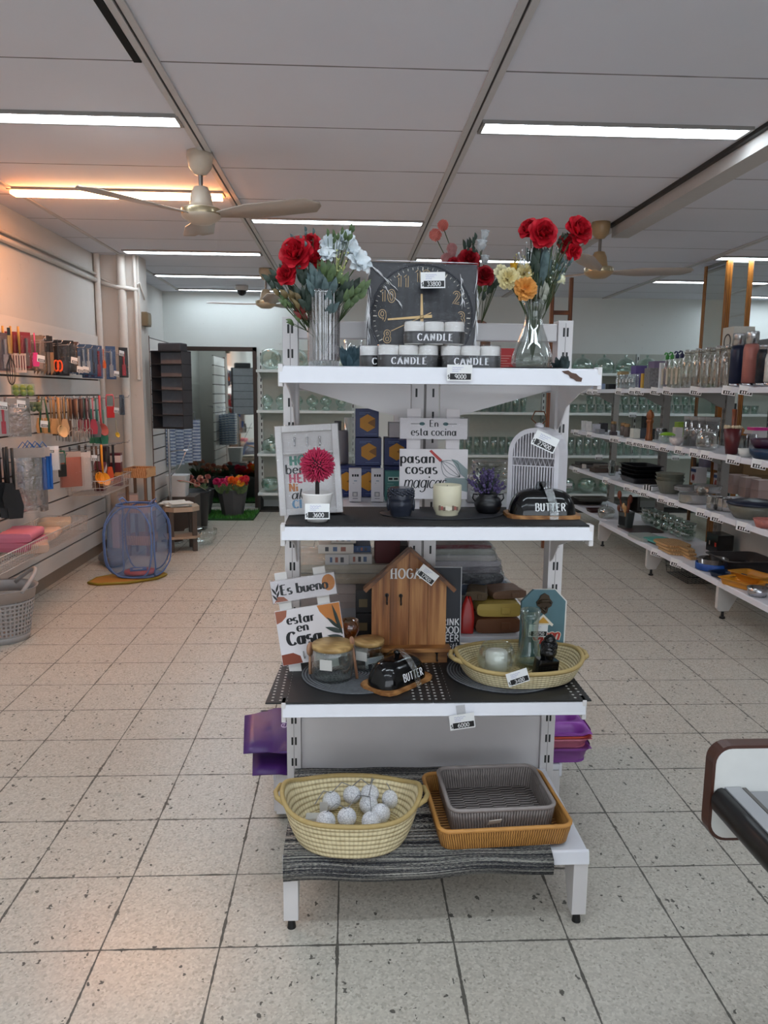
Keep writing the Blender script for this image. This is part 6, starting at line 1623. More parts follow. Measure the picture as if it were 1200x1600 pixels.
# blue mesh pop-up hamper on a folded yellow one
o = thing('folded_hamper', 'flat folded mustard yellow mesh hamper on the floor', 'hamper', Vector((-1.64, 5.70, 0)), .12)
m = MB(); pts = [(-.30, -.14), (-.22, -.19), (.0, -.17), (.2, -.06), (.26, .06), (.2, .16), (-.1, .14), (-.27, .0)]
pts = [(x*.95, y) for x, y in pts]
m.prism(pts, .001, .018, 'z', 0); m.build('mesh_fabric', M('a8762a', .7, bump=.4), o, .006)
m = MB(); m.tube([(x, y, .014) for x, y in pts], .009, 6, closed=True); m.build('edge_binding', M('8d7a1c', .6), o)
o = thing('laundry_hamper', 'blue see-through mesh pop-up laundry hamper standing on the yellow one', 'hamper', Vector((-1.60, 5.76, .02)), -.15)
t = NT('mesh_net'); s_ = t.add('SeparateXYZ', Vector=t.coord()); 
tr = t.add('BsdfTransparent'); t.set(tr, 'Color', (1, 1, 1, 1)); di = t.add('BsdfDiffuse'); t.set(di, 'Color', lin('8096ba')); mx = t.add('MixShader'); t.set(mx, 'i0', .36); t.set(mx, 'i1', tr.outputs[0]); t.set(mx, 'i2', di.outputs[0]); t.t.links.new(mx.outputs[0], t.out.inputs[0])
m = MB(); HW_, HD_, HH = .185, .165, .54
def hring(z, k=1.): return [(x, y, z) for x, y in rr(HW_*2*k, HD_*2*k, .08, 6)]
m.loft([hring(0, .80), hring(.06, .96), hring(.2, 1.05), hring(.38, 1.02), hring(.5, .88), hring(HH, .72)], 0, True, False); m.build('mesh_side', t.m, o)
m = MB(); m.add(hring(.004, .8), [tuple(range(len(hring(0))))]); m.build('mesh_base', M('6d86b0', .7), o)
m = MB(); BND = M('5c78ac', .5)
for k in range(4):
    a = k*PI/2; rx, off = (HW_, HD_) if k % 2 == 0 else (HD_, HW_)
    m.T = Matrix.Rotation(a, 4, 'Z')
    pts = []
    for i in range(28):
        b = 2*PI*i/28; c, s = math.cos(b), math.sin(b)
        z = .27+.265*math.copysign(abs(s)**.8, s); bow = 1.05-.33*max(0, (z-.36)/.18)**1.4-.22*max(0, (.10-z)/.10)
        pts.append((rx*.97*math.copysign(abs(c)**.62, c)*(1 if z < .36 else bow), -off*bow, z))
    m.tube(pts, .006, 6, closed=True)
m.T = None; m.tube(hring(HH, .72), .007, 6, closed=True); m.build('wire_frame', BND, o)
m = MB()
for s in (-1, 1):
    m = MB(); m.tube([(s*.10, -.02, HH), (s*.13, -.01, HH+.035), (s*.13, .05, HH+.04), (s*.10, .07, HH)], .008, 5, flat=.4); m.build('carry_strap', M('6f8fc8', .5), o)
o = thing('packed_hamper', 'orange and blue printed packet lying inside the blue mesh hamper', 'packet', Vector((-1.59, 5.74, .032)), .3)
m = MB(); m.lathe([(.0, .0), (.11, .0), (.115, .01), (.11, .03), (.0, .034)], 28, sx=1., sy=.75); m.build('disc', M('c8442c', .4), o)
m = MB(); m.box(-.07, .05, -.06, .05, .034, .040, 0); m.box(-.05, .02, -.03, .0, .040, .0405, 1); m.build('label', [M('3a5a9c', .4), M('d8d4cc', .4)], o)
# grey bag, poster box at the slatwall foot
o = thing('grey_bag', 'dark grey plastic bag slumped at the slatwall foot', 'bag', Vector((-1.93, 6.22, 0)))
m = MB(); m.ball((0, 0, .06), .12, 16, 10, 0, sx=1., sy=1.1, sz=.55); m.ball((.04, -.1, .045), .09, 14, 8, 0, sx=1., sy=1., sz=.5); m.build('bag', M('5f5e60', .35, nz=.3, bump=1., sc_=16), o)
carton((-1.99, 6.62, 0), .06, .24, .36, M('c9a9a0', .6), 'pinkish printed box behind the grey plastic bag', .0, (lambda: (lambda f: (setattr(f, 'mats', [M('7a4a48', .6)]), f)[1])(lambda m, w_, d, h: [m.box(w_/2, w_/2+.001, -.08, .06-.03*(i % 2), h*.3+.03*i, h*.3+.03*i+.006) for i in range(7)]))())
carton((-1.92, 6.66, .36), .17, .22, .16, M('c3aca4', .6), 'large pale carton behind the blue mesh hamper', .25)
# wooden shelf tower by the pier
o = thing('wooden_rack', 'slim light wooden three tier rack standing beside the left pier', 'rack', Vector((-1.80, 6.62, 0)), -.1)
RW = WOOD('a8744a', 'd0a070', (14, 3, 14), .5); RD = WOOD('6a4c3a', '8d6a50', (14, 14, 2), .6)
for x, y in ((-.08, -.09), (.08, -.09), (-.08, .09), (.08, .09)):
    m = MB(); m.box(x-.011, x+.011, y-.011, y+.011, 0, .752); m.build('post', RD, o)
for z in (.10, .38, .68):
    m = MB(); m.box(-.09, .09, -.10, .10, z, z+.008); m.box(-.10, .10, -.112, -.10, z-.005, z+.075); m.box(-.10, .10, .10, .112, z-.005, z+.075); m.box(-.10, -.09, -.10, .10, z-.005, z+.075); m.box(.09, .10, -.10, .10, z-.005, z+.075); m.build('tier_box', RW, o, .002)
# wooden stool with paper on it
o = thing('wooden_stool', 'small square wooden stool with cut corners covered in papers', 'stool', Vector((-1.50, 6.80, 0)), .35)
SW = M('4e443c', .55); m = MB()
m.prism([(-.15, -.08), (-.08, -.15), (.08, -.15), (.15, -.08), (.15, .08), (.08, .15), (-.08, .15), (-.15, .08)], .36, .40, 'z'); m.build('seat', M('b09f8c', .6), o, .003)
for x, y in ((-.10, -.10), (.10, -.10), (-.10, .10), (.10, .10)):
    m = MB(); m.box(x-.02, x+.02, y-.02, y+.02, 0, .36); m.build('leg', SW, o, .002)
m = MB(); m.prism([(-.15, -.10), (-.10, -.15), (.10, -.15), (.15, -.10), (.15, .10), (.10, .15), (-.10, .15), (-.15, .10)], .12, .14, 'z'); m.build('lower_shelf', M('a08f7c', .6), o, .002)
o = thing('paper_sheaf', 'white crumpled papers and nets lying on the wooden stool', 'papers', Vector((-1.53, 6.76, .40)), .2)
m = MB(); rnd = random.Random(6)
for k in range(7):
    a = rnd.uniform(-.5, .5); cx, cy = rnd.uniform(-.05, .04), rnd.uniform(-.05, .05); z = .004+.005*k
    pts = [(cx+math.cos(a+b)*r_, cy+math.sin(a+b)*r_) for b, r_ in ((.6, .12), (2.5, .12), (3.8, .12), (5.6, .12))]
    m.add([(x, y, z+rnd.uniform(-.002, .012)) for x, y in pts]+[(x, y, z-.003) for x, y in pts], [(0, 1, 2, 3), (7, 6, 5, 4), (0, 4, 5, 1), (1, 5, 6, 2), (2, 6, 7, 3), (3, 7, 4, 0)])
m.build('sheets', M('d6d8d2', .6), o)
o = thing('magazine', 'curled green and red magazine hanging from a rack above the stool', 'magazine', Vector((-1.44, 7.0, .50)), .4)
m = MB(); vs = []
for j in range(7):
    t_ = j/6
    for y in (-.07, .07): vs.append((-.12+.24*t_, y, .10-.09*t_**2+.0*y))
m.add(vs, [(2*j, 2*j+1, 2*j+3, 2*j+2) for j in range(6)], 0, True); m.add([(v[0], v[1]*.3, v[2]+.002) for v in vs], [(2*j, 2*j+1, 2*j+3, 2*j+2) for j in range(6)], 1, True); m.build('cover', [M('6a7358', .5), M('b06058', .5)], o, solid=.004)
o = thing('chrome_stand', 'thin chrome display pole beside the second slatwall panel', 'stand', Vector((-1.66, 7.12, 0)))
m = MB(); m.cyl((0, 0, 0), (0, 0, 1.08), .012, n=10); m.cyl((0, 0, 0), (0, 0, .02), .10, n=20); m.build('pole', CHROME, o)
m = MB(); m.tube([(0, 0, .85), (.10, -.02, .87), (.2, -.04, .87)], .005, 6); m.tube([(0, 0, .62), (.08, 0, .7), (.2, 0, .95)], .004, 6); m.build('arm', CHROME, o)
o = thing('clear_bowl', 'large clear plastic bowl on the floor under the stool', 'bowl', Vector((-1.38, 7.05, 0)))
m = MB(); m.lathe([(.0, .004), (.10, .004), (.14, .06), (.15, .14), (.146, .14), (.136, .062), (.098, .01), (.0, .01)], 32); m.build('bowl', CLEAR, o)
o = thing('white_bin', 'white plastic bin behind the chrome display pole', 'bin', Vector((-1.66, 7.45, .40)))
m = MB(); m.loft([[(x, y, z) for x, y in rr(.2*s, .2*s, .02, 3)] for z, s in ((0, .8), (.2, 1.), (.205, 1.03))]); m.build('bin', M('d6d8d8', .4), o)
carton((-1.62, 7.5, 0), .26, .3, .40, M('46403c', .6), 'dark carton carrying the white plastic bin')
# hanging organisers
ORG = M('3b3b3f', .8, nz=.15, bump=.2); ORGD = M('1d1d20', .8)
o = thing('hanging_organizer', 'black fabric six pocket hanging organizer on the second slatwall', 'organizer', aX(267, 560, -1.60)-Vector((0, 0, .62)), -.30)
W_, D_, H_ = .15, .085, .68
m = MB(); m.box(-W_, W_, D_-.006, D_, 0, H_, 1); m.box(-W_-.003, -W_, -D_, D_, 0, H_); m.box(W_, W_+.003, -D_, D_, 0, H_); m.build('side_panel', [ORG, M('9c9ca2', .8, nz=.15)], o)  # back panel in a paler grey so the pocket interiors look lit
for k in range(7):
    m = MB(); z = H_*k/6; m.box(-W_-.004, W_+.004, -D_, D_, z-.004, z+.004); m.build('shelf', ORGD, o)
m = MB(); m.box(-W_*.75, W_*.75, -.03, .10, H_+.0, H_+.075); m.build('top_flap', ORG, o, .01)
def tote(loc, label, rz): 
    o = thing('fabric_bag', label, 'bag', loc, rz); m = MB(); m.loft([[(x, y, z) for x, y in rr(.26*s, .10*s, .02, 3)] for z, s in ((0, .9), (.2, 1.), (.30, .95))]); m.build('bag', ORG, o)
    m = MB(); m.tube([(-.1, 0, .30), (0, 0, .50), (.1, 0, .30)], .004, 5); m.build('strap', ORGD, o)
# striped plastic packs beyond the organizer
STR = NT('striped_pack'); s_ = STR.add('SeparateXYZ', Vector=STR.coord()); a = STR.math('SINE', STR.math('MULTIPLY', s_.outputs[2], 190.)); b = STR.noise(STR.coord(), 30, 3)
STR.bsdf(Base_Color=STR.ramp(STR.math('MULTIPLY_ADD', a, .35, STR.math('MULTIPLY', b, .9)), [(.2, lin('5a6f98')), (.55, lin('a3b4cc')), (.9, lin('d8e0e6'))]), Roughness=.3)
for k in range(4):
    o = thing('towel_pack', ('first blue striped pack hanging under the black organizer', 'second blue striped pack below the black organizer', 'third blue striped pack, paler, right of the others', 'fourth pale striped pack closest to the mirror')[k], 'towel pack', Vector((aY(267+13*k, 700, 7.75+.10*k).x, 7.75+.10*k, .66+.01*k)), .25, 'blue striped packs')
    m = MB(); m.loft([[(x, y, z) for x, y in rr(.095, .09, .02, 3)] for z in (0, .2, .42)]); m.build('pack', STR.m, o)
    m = MB(); m.box(-.05, .05, -.048, .048, -.004, .43); m.build('film_wrap', GLASS('f4f6f8', 1.4, .08, .1, .02, 30.), o)
    m = MB(); m.tube([(0, 0, .42), (0, .0, .50), (-.1-.085*k, .02, .52)], .003, 5); m.build('hanger', CHROME, o)
# dark planters with flowers, on a strip of green mat by the mirror
o = thing('grass_mat', 'green artificial grass mat in front of the mirror', 'mat', Vector((-1.52, 8.66, 0)))
m = MB(); m.box(-.42, .46, -.28, .30, 0, .02); m.build('backing', M('234a22', .9, bump=.5), o)
m = MB(); rnd = random.Random(2)
for k in range(2600):
    x, y = rnd.uniform(-.42, .46), rnd.uniform(-.28, .30); a = rnd.uniform(0, 6.28); h = rnd.uniform(.02, .042)
    m.add([(x-.005*math.cos(a), y-.005*math.sin(a), .018), (x+.005*math.cos(a), y+.005*math.sin(a), .018), (x+.01*math.sin(a), y+.01*math.cos(a), .018+h)], [(0, 1, 2)])
g = m.build('grass', PETAL('2c6a24', '4c9638'), o); g['kind'] = 'stuff'
def planter(loc, label, c, r=.17, h=.30, n=6):
    o = thing('planter', label, 'planter', loc, .2)
    m = MB(); m.lathe([(.0, 0), (r*.68, 0), (r, h*.97), (r*1.02, h), (r*.94, h), (r*.9, h*.85), (.0, h*.82)], 8, sm=False); m.build('pot', M(c, .55), o, .003); return o
planter((-1.32, 8.62, .02), 'dark grey faceted planter of red and orange flowers near the mirror edge', '4c4c4e')
planter((-1.69, 8.62, .02), 'dark grey planter of peach roses in front of the mirror', '49494b')
planter((-2.0, 8.40, .0), 'dark planter of peach flowers farthest left at the mirror', '3c3c40')
o = thing('black_bin', 'round black plastic bin beside the stool', 'bin', Vector((-1.60, 7.85, 0)))
m = MB(); m.lathe([(.0, 0), (.13, 0), (.17, .38), (.18, .40), (.16, .40), (.12, .02), (.0, .02)], 28); m.build('bin', M('1b1c1f', .4), o)
rnd = random.Random(21)
for (cx, cy, cols, n_, lab, tall) in ((-1.32, 8.60, ('c01c58', 'd8285c', 'e0501c', 'ee6a1c', 'e8a428', 'c82030'), 20, 'flower in the planter nearest the mirror edge', .0), (-1.74, 8.58, ('d89a80', 'e0a890', 'c87a68', 'b86a60'), 14, 'rose in the middle planter before the mirror', .02), (-2.0, 8.42, ('e0a088', 'c98a78', 'd8b098'), 9, 'flower in the planter farthest from the mirror edge', .06)):
    nm = {'c01c58': 'magenta', 'd8285c': 'deep pink', 'e0501c': 'orange red', 'ee6a1c': 'orange', 'e8a428': 'yellow orange', 'c82030': 'red', 'd89a80': 'peach', 'e0a890': 'pale peach', 'c87a68': 'salmon', 'b86a60': 'dusty coral', 'e0a088': 'light salmon', 'c98a78': 'rosy tan', 'd8b098': 'cream peach'}
    for k in range(n_):
        c = cols[int((k*7) % len(cols))] if tall else cols[min(len(cols)-1, int((k/n_)*len(cols)))]
        a = k*2.4; r = .17*math.sqrt((k+.5)/n_); x = cx+r*math.cos(a)
        if not tall: x = cx-.17+.34*(k+.5)/n_; 
        y = cy+ (r*math.sin(a) if tall else rnd.uniform(-.12, .1)); z = .36+rnd.uniform(.0, .09)+tall*rnd.random()*1.5
        fl = flower('ruffle' if not tall else 'rose', (cx+(x-cx)*.4, cy+(y-cy)*.4, .25), (x, y, z), .042 if not tall else .030, PETAL(c, c), nm[c]+' artificial '+lab, group=lab+' '+nm[c], seed=k, stemr=.002)
for k, (x, y) in enumerate(((-1.82, 8.5), (-1.68, 8.5), (-2.02, 8.42), (-1.4, 8.52), (-1.22, 8.52))):
    tuft('flower_foliage', (x, y, .28), ('dark green leaves between the peach roses', 'leaves at the planter rim under the peach roses', 'leaves of the far peach flowers', 'leaves under the magenta flowers', 'leaves under the orange flowers')[k], LEAFG, 30, .13, .13, .018, k, cat='artificial leaves')
# ================================================================== long shelving on the right
RX = 2.87
BAY = (8.30, 6.96, 5.79, 4.62, 3.45)
BN = ('far end bay of the right shelving, by the back wall', 'second bay of the right shelving, with the wooden spoon crock', 'third bay of the right shelving, with flasks on top', 'nearest bay of the right shelving, at the picture edge')
RZ = (1.46, 1.03, .635, .245)
POSTM = M('8e8a84', .45, nz=.06)
for k in range(4):
    y1, y0 = BAY[k], BAY[k+1]; L = y1-y0
    o = thing('shelving_unit', 'white metal shelving, '+BN[k], 'shelving', (RX, y0, 0), 0, 'bays of the right shelving')
    for yy in ((0, L) if k == 0 else (0,)):
        m = MB(); m.box(0, .06, yy-.035, yy-.004, 0, 1.44, 0); m.box(0, .06, yy+.004, yy+.035, 0, 1.44, 0); m.box(.006, .055, yy-.004, yy+.004, 0, 1.44, 1)
        for q in range(17): m.box(-.001, .004, yy-.018, yy-.012, .15+q*.075, .178+q*.075, 1); m.box(-.001, .004, yy+.012, yy+.018, .15+q*.075, .178+q*.075, 1)
        m.build('post', [POSTM, BLACK], o)
    for j, z in enumerate(RZ):
        x0 = (-.45, -.45, -.45, -.53 if k else -.46)[j]
        m = MB(); m.box(x0+.004, .0, .003, L-.003, z-.03, z-.003); s = m.build('shelf', SHELFW, o, .002)
        m = MB(); m.prism([(x0+.006, z), (x0, z-.004), (x0-.006, z-.036), (x0+.004, z-.036)], .002, L-.002, 'y'); m.build('price_rail', SHELFW, s, .0015)
        if j < 3:
            for yy in (.012, L-.012):
                m = MB(); m.prism([(x0+.01, z-.028), (x0+.01, z-.042), (x0+.12, z-.05), (-.16, z-.075), (-.06, z-.13), (0, z-.15), (0, z-.028)], yy-.0015, yy+.0015, 'y'); m.build('bracket', POSTM, s)
        if k >= 2 and j == 2:
            m = MB(); m.box(.06, .5, .003, L-.003, z-.03, z-.003); m.build('rear_shelf', SHELFW, o)
    if k >= 2:
        m = MB(); m.box(.028, .034, .04, L-.04, .25, .5); m.build('back_panel', M('cfcfca', .5), o)
    for yy in ((0, L) if k == 1 else (0,)):
        if k == 0: continue
        m = MB(); m.prism([(-.535, .212), (-.535, .07), (-.52, .05), (-.46, .05), (-.40, .16), (-.3, .205), (-.02, .205), (-.02, .212)], yy-.016, yy+.016, 'y'); lg = m.build('leg', M('c9c6c2', .4), o, .002)
        m = MB(); m.cyl((-.49, yy, 0), (-.49, yy, .06), .011, .008); m.cyl((-.49, yy, 0), (-.49, yy, .012), .018, n=12); m.build('foot', BLACK, lg)

def rs(k, px, dx=.12):
    """a place on shelf k of the right shelving, dx behind its front edge"""
    X = RX-(.45, .45, .45, .53)[k]+dx
    q = aX(px, 700, X); return Vector((X, min(q.y, 8.22), RZ[k]))
def lathe_thing(name, label, cat, loc, parts, group=None, rot=0):
    o = thing(name, label, cat, loc, rot, group)
    for pn, prof, mt, n in parts: MB().lathe(prof, n).build(pn, mt, o)
    return o
def cyl_prof(r, h, t=.003, r2=None): r2 = r2 or r; return [(.0, 0), (r, 0), (r2, h), (r2-t, h), (r-t, .006), (.0, .006)]
def solid_prof(r, h, r2=None, b=.004): r2 = r2 or r; return [(.0, 0), (r-b, 0), (r, b), (r2, h-b), (r2-b, h), (.0, h)]
# ---- top shelf
for k, (px, c, lab) in enumerate(((913, '4a9a3c', 'green pack at the far end of the top right shelf'), (922, 'b8c4d4', 'pale blue pack beside the green pack'), (933, '90a4c0', 'second pale blue pack at the far end of the top shelf'), (949, '1c1c1e', 'black pack left of the labelled glasses'))):
    carton(rs(0, px), .07, .09, .075-.008*k, M(c, .5), lab)
for k, px in enumerate((962, 967, 972, 977, 982, 987)):
    o = lathe_thing('glass_tumbler', 'clear tumbler with a white label in the row on the top right shelf', 'glass', rs(0, px, .09), [('body', cyl_prof(.028, .13), CLEAR, 16)], 'labelled tumblers on the top right shelf')
    MB().box(-.0295, -.0285, -.012, .012, .06, .09).build('label', WHITE, o)
carton(rs(0, 991, .26), .10, .13, .215, M('6a5a94', .45), 'purple box behind the labelled tumblers')
carton(rs(0, 998, .1), .02, .05, .13, M('c8a040', .45), 'small yellow pack beside the patterned grey box')
carton(rs(0, 967, .22), .08, .10, .17, M('b8a070', .5), 'tan card box behind the labelled tumblers')
o = carton(rs(0, 1013, .12), .10, .12, .17, M('7a7878', .4, nz=.7, sc_=60), 'grey patterned box on the top right shelf')
carton(rs(0, 1020, .28), .12, .14, .24, M('7a6c88', .45), 'mauve box behind the grey patterned box')
carton(rs(0, 1026, .05), .03, .03, .2, M('d8dcdc', .3), 'slim pale carton before the green capped bottles')
BOT = [(.0, 0), (.03, 0), (.033, .004), (.033, .16), (.026, .19), (.015, .205), (.015, .225), (.0, .225)]
for k, (px, c, lab) in enumerate(((1034, '4aa04a', 'clear bottle with green pump cap, first of two'), (1041, '4aa04a', 'clear bottle with green pump cap, second of two'), (1049, '28305c', 'clear bottle with navy cap beside the green capped bottles'), (1056, '2c2c54', 'clear bottle with navy cap next to plain glass bottles'))):
    o = lathe_thing('pump_bottle', lab, 'bottle', rs(0, px, .08), [('body', BOT, GLASS('f0efe8', 2., .04, .12), 16), ('cap', [(.0, .225), (.014, .225), (.016, .25), (.007, .26), (.006, .275), (.0, .275)], M(c, .4), 12)])
    m = MB(); m.tube([(0, 0, .272), (-.02, -.01, .275), (-.03, -.015, .262)], .006, 6); m.build('spout', M(c, .4), o)
    MB().box(-.0345, -.0335, -.018, .018, .03, .15).build('label', M('c9bca8', .5), o)
TB = [(.0, 0), (.034, 0), (.037, .006), (.037, .19), (.03, .215), (.020, .23), (.022, .25), (.024, .25), (.0, .25)]
proto = None
for k, px in enumerate((1064, 1072, 1080, 1088, 1096, 1104, 1112, 1120, 1126)):
    p = rs(0, px, .08+.05*(k % 2))
    if proto is None:
        proto = lathe_thing('glass_bottle', 'tall clear glass bottle in the row before the navy flask', 'bottle', p, [('body', TB, GLASS('ece9e4', 2.2, .03, .12), 16), ('stopper', [(.0, .25), (.017, .25), (.022, .265), (.016, .28), (.0, .282)], GLASS('d8d4cc', 2., .04, .3), 12)], 'tall glass bottles on the top right shelf')
    else: dup(proto, p)
o = carton(rs(0, 1140, .30), .15, .16, .42, M('d8d4c8', .5), 'white box printed with a mug behind the navy flask')
m = MB(); m.lathe([(.052, 0), (.05, .002)], 24); m.T = None
m = MB(); m.tube([(-.076, .045*math.cos(a), .32+.05*math.sin(a)) for a in [2*PI*i/20 for i in range(20)]], .005, 5, closed=True); m.build('print', M('4a4a48', .5), o)
def flask(px, dx, c, r, h, label, lidh=.08, nz=.05, sc_=30, lid='c4c4c4'):
    return lathe_thing('thermos_flask', label, 'flask', rs(0, px, dx), [('body', [(.0, .028), (r, .028), (r, h-lidh-.03), (r*.86, h-lidh), (.0, h-lidh)], M(c, .35, nz=nz, sc_=sc_), 28), ('base', [(.0, 0), (r*.93, 0), (r*.95, .028), (.0, .028)], CHROME, 24), ('lid', [(.0, h-lidh), (r*.84, h-lidh), (r*.84, h-.006), (r*.8, h), (.0, h)], M(lid, .2, .9), 24)])
flask(1142, .10, '16213e', .047, .345, 'tall navy blue steel flask with chrome lid')
flask(1162, .10, 'b8746a', .047, .345, 'tall dusty pink steel flask with chrome lid')
flask(1184, .12, '14161c', .048, .255, 'black flask printed with small pale flowers', .03, 2.5, 70, 'b0b0b4')
flask(1197, .05, 'd8cdc6', .045, .24, 'white patterned flask at the picture edge', .05, .6, 40, 'd8c4c0')
carton(rs(0, 1190, .36), .2, .3, .31, M('86888a', .4), 'grey wrapped box behind the black flowered flask')
# ---- second shelf
def pile(name, label, cat, loc, prof, mt, n, step, grp=None, seg=20):
    o = thing(name, label, cat, loc, 0, grp)
    m = MB(); 
    for k in range(n): m.lathe(prof, seg, (0, 0, k*step))
    m.build('bowl', mt, o); return o
for k, (px, dx, w_, h, c, lab) in enumerate([(911, .1, .02, .10, 'dcdcd8', 'first white figurine at the far end of the second right shelf'), (918, .1, .02, .10, 'e0e0dc', 'second white figurine at the far end of the second right shelf'), (930, .12, .09, .08, 'b8bcc4', 'pale printed box beside the white figurines'), (941, .2, .11, .09, '2a2a2e', 'dark wire rack beside the printed box'), (936, .06, .12, .04, '8a8c90', 'flat grey pack in front of the printed box'),
      (957, .06, .05, .035, '50484a', 'small dark pack before the cork grinders'), (991, .1, .09, .085, 'd8d8cc', 'white square tin by the tall pepper mill'), (1003, .16, .05, .09, '4a5058', 'grey box between the white tin and pepper mill'), (1007, .24, .07, .19, '161616', 'tall black box behind the pepper mill'), (1022, .22, .05, .09, '101012', 'small black box behind the salt shakers')]):
    carton(rs(1, px, dx), .06, w_, h, M(c, .5, nz=.2), lab)
for k, (px, lab) in enumerate(((957, 'first cork topped grinder on the second right shelf'), (972, 'second cork topped grinder on the second right shelf'), (978, 'third cork topped grinder on the second right shelf'))):
    lathe_thing('spice_grinder', lab, 'grinder', rs(1, px, .2-.05*k), [('body', solid_prof(.028, .09), M('6a5e58', .3), 16), ('cork', [(.0, .09), (.024, .09), (.026, .115), (.0, .12)], M('a88458', .7), 14)])
lathe_thing('pepper_mill', 'tall turned wooden pepper mill on the second right shelf', 'pepper mill', rs(1, 1013, .10), [('body', [(.0, 0), (.03, 0), (.032, .02), (.025, .05), (.024, .14), (.031, .155), (.031, .17), (.023, .178), (.0, .178)], WOOD('7a4424', 'a86a40', (9, 9, 3), .35), 20), ('head', [(.0, .178), (.02, .178), (.030, .19), (.032, .21), (.026, .235), (.012, .245), (.014, .252), (.0, .258)], WOOD('7a4424', 'a86a40', (9, 9, 3), .35), 20)])
for k, (px, lab) in enumerate(((1026, 'clear salt shaker beside the pepper mill'), (1032, 'clear pepper shaker beside the lime green bowl'), (1037, 'dark topped shaker behind the lime green bowl'))):
    lathe_thing('salt_shaker', lab, 'shaker', rs(1, px, .16), [('body', cyl_prof(.024, .08, .003, .02), CLEAR, 14), ('cap', [(.0, .08), (.022, .08), (.02, .105), (.0, .11)], (CHROME, CHROME, BLACK)[k], 14)])
lathe_thing('salad_spinner', 'clear bowl with a lime green lid on the second right shelf', 'bowl', rs(1, 1042, .13), [('bowl', [(.0, .004), (.04, .004), (.055, .035), (.058, .06), (.055, .06), (.05, .035), (.0, .01)], CLEAR, 20), ('lid', [(.0, .085), (.03, .083), (.058, .068), (.06, .06), (.0, .06)], M('8cbf2c', .4), 20)])
lathe_thing('flowered_bowl', 'white bowl with red flowers before the glass canisters', 'bowl', rs(1, 1056, .07), [('bowl', [(.0, 0), (.025, 0), (.05, .03), (.055, .06), (.05, .06), (.0, .02)], M('d8ccc8', .35, nz=.5, sc_=50), 20)])
carton(rs(1, 1057, .25), .06, .06, .12, M('d8d0cc', .4), 'white and red pack behind the flowered bowl')
carton(rs(1, 1062, .32), .08, .08, .16, M('8fae3c', .45), 'lime green pack behind the glass canisters')
for k, (px, dx, r, h) in enumerate(((1077, .18, .052, .19), (1087, .20, .052, .19), (1099, .22, .052, .19), (1111, .24, .052, .19))):
    o = lathe_thing('glass_canister', 'tall glass canister with a flat grey lid in the back row of four', 'canister', rs(1, px, dx), [('body', cyl_prof(r, h), GLASS('d4d6d2', 2.2, .05, .2), 20), ('lid', [(.0, h), (r, h), (r, h+.03), (.0, h+.03)], M('8f8f8d', .35), 20)], 'glass canisters on the second right shelf')
lathe_thing('glass_jar', 'big clear biscuit jar with shiny shoulders beside the maroon cup', 'jar', rs(1, 1104, .09), [('body', [(.0, .0), (.06, 0), (.072, .03), (.072, .09), (.055, .12), (.05, .125), (.0, .126)], GLASS('e4e6e2', 2.4, .03, .16), 24), ('knob', [(.0, .126), (.012, .128), (.016, .145), (.0, .152)], CLEAR, 12)])
o = lathe_thing('maroon_cup', 'tall maroon tapered cup with a brown handle sticking out', 'cup', rs(1, 1143, .07), [('body', [(.0, 0), (.036, 0), (.056, .165), (.052, .165), (.033, .006), (.0, .006)], M('5a1c20', .35), 24)])
m = MB(); m.tube([(0, 0, .01), (.005, 0, .15), (.0, .0, .29)], [.013, .014, .016], 8); m.build('pestle', WOOD('5a2c18', '8a4a2c', (14, 14, 2)), o)
m = MB(); rnd = random.Random(1)
for k in range(16): m.ball((.046*math.cos(k*2.4), .046*math.sin(k*2.4), .168+.012*rnd.random()), .011, 7, 5)
m.build('topping', M('d6c4a4', .7), o)
lathe_thing('wooden_knob_jar', 'clear jar with an orange wooden knob beside the maroon cup', 'jar', rs(1, 1156, .16), [('body', cyl_prof(.045, .12), CLEAR, 18), ('knob', [(.0, .12), (.045, .12), (.045, .126), (.014, .13), (.022, .155), (.012, .17), (.0, .172)], M('a8692c', .45), 16)])
for k, px in enumerate((1160, 1166, 1173)):
    lathe_thing('glass_tumbler', ('ribbed clear tumbler just behind the white bowl', 'second ribbed clear tumbler behind the white bowl', 'third ribbed clear tumbler behind the navy bowls')[k], 'glass', rs(1, px, .2), [('body', [(.0, 0), (.03, 0), (.036, .13), (.033, .13), (.028, .006), (.0, .006)], GLASS('dcdcdc', 2.2, .04, .2), 14)])
lathe_thing('white_bowl', 'small white bowl beside the navy bowls', 'bowl', rs(1, 1166, .06), [('bowl', [(.0, 0), (.03, 0), (.044, .02), (.048, .05), (.044, .05), (.0, .015)], M('dcdcd6', .35), 20)])
carton(rs(1, 1178, .3), .1, .12, .15, M('d4d0cc', .4), 'white pack with a bright pink top behind the navy bowls'); 
carton(rs(1, 1181, .3)+Vector((0, 0, .15)), .09, .1, .02, M('d8308c', .4), 'bright pink lid on the white pack')
for k, (dz, c, lab) in enumerate(((0, '1c3450', 'lower navy bowl at the picture edge on the second shelf'), (.062, '3c1c34', 'upper plum bowl stacked on the navy bowl'))):
    lathe_thing('deep_bowl', lab, 'bowl', rs(1, 1196, .10)+Vector((0, 0, dz)), [('bowl', [(.0, 0), (.06, 0), (.085, .03), (.09, .06), (.085, .06), (.0, .02)], M(c, .35), 24)])
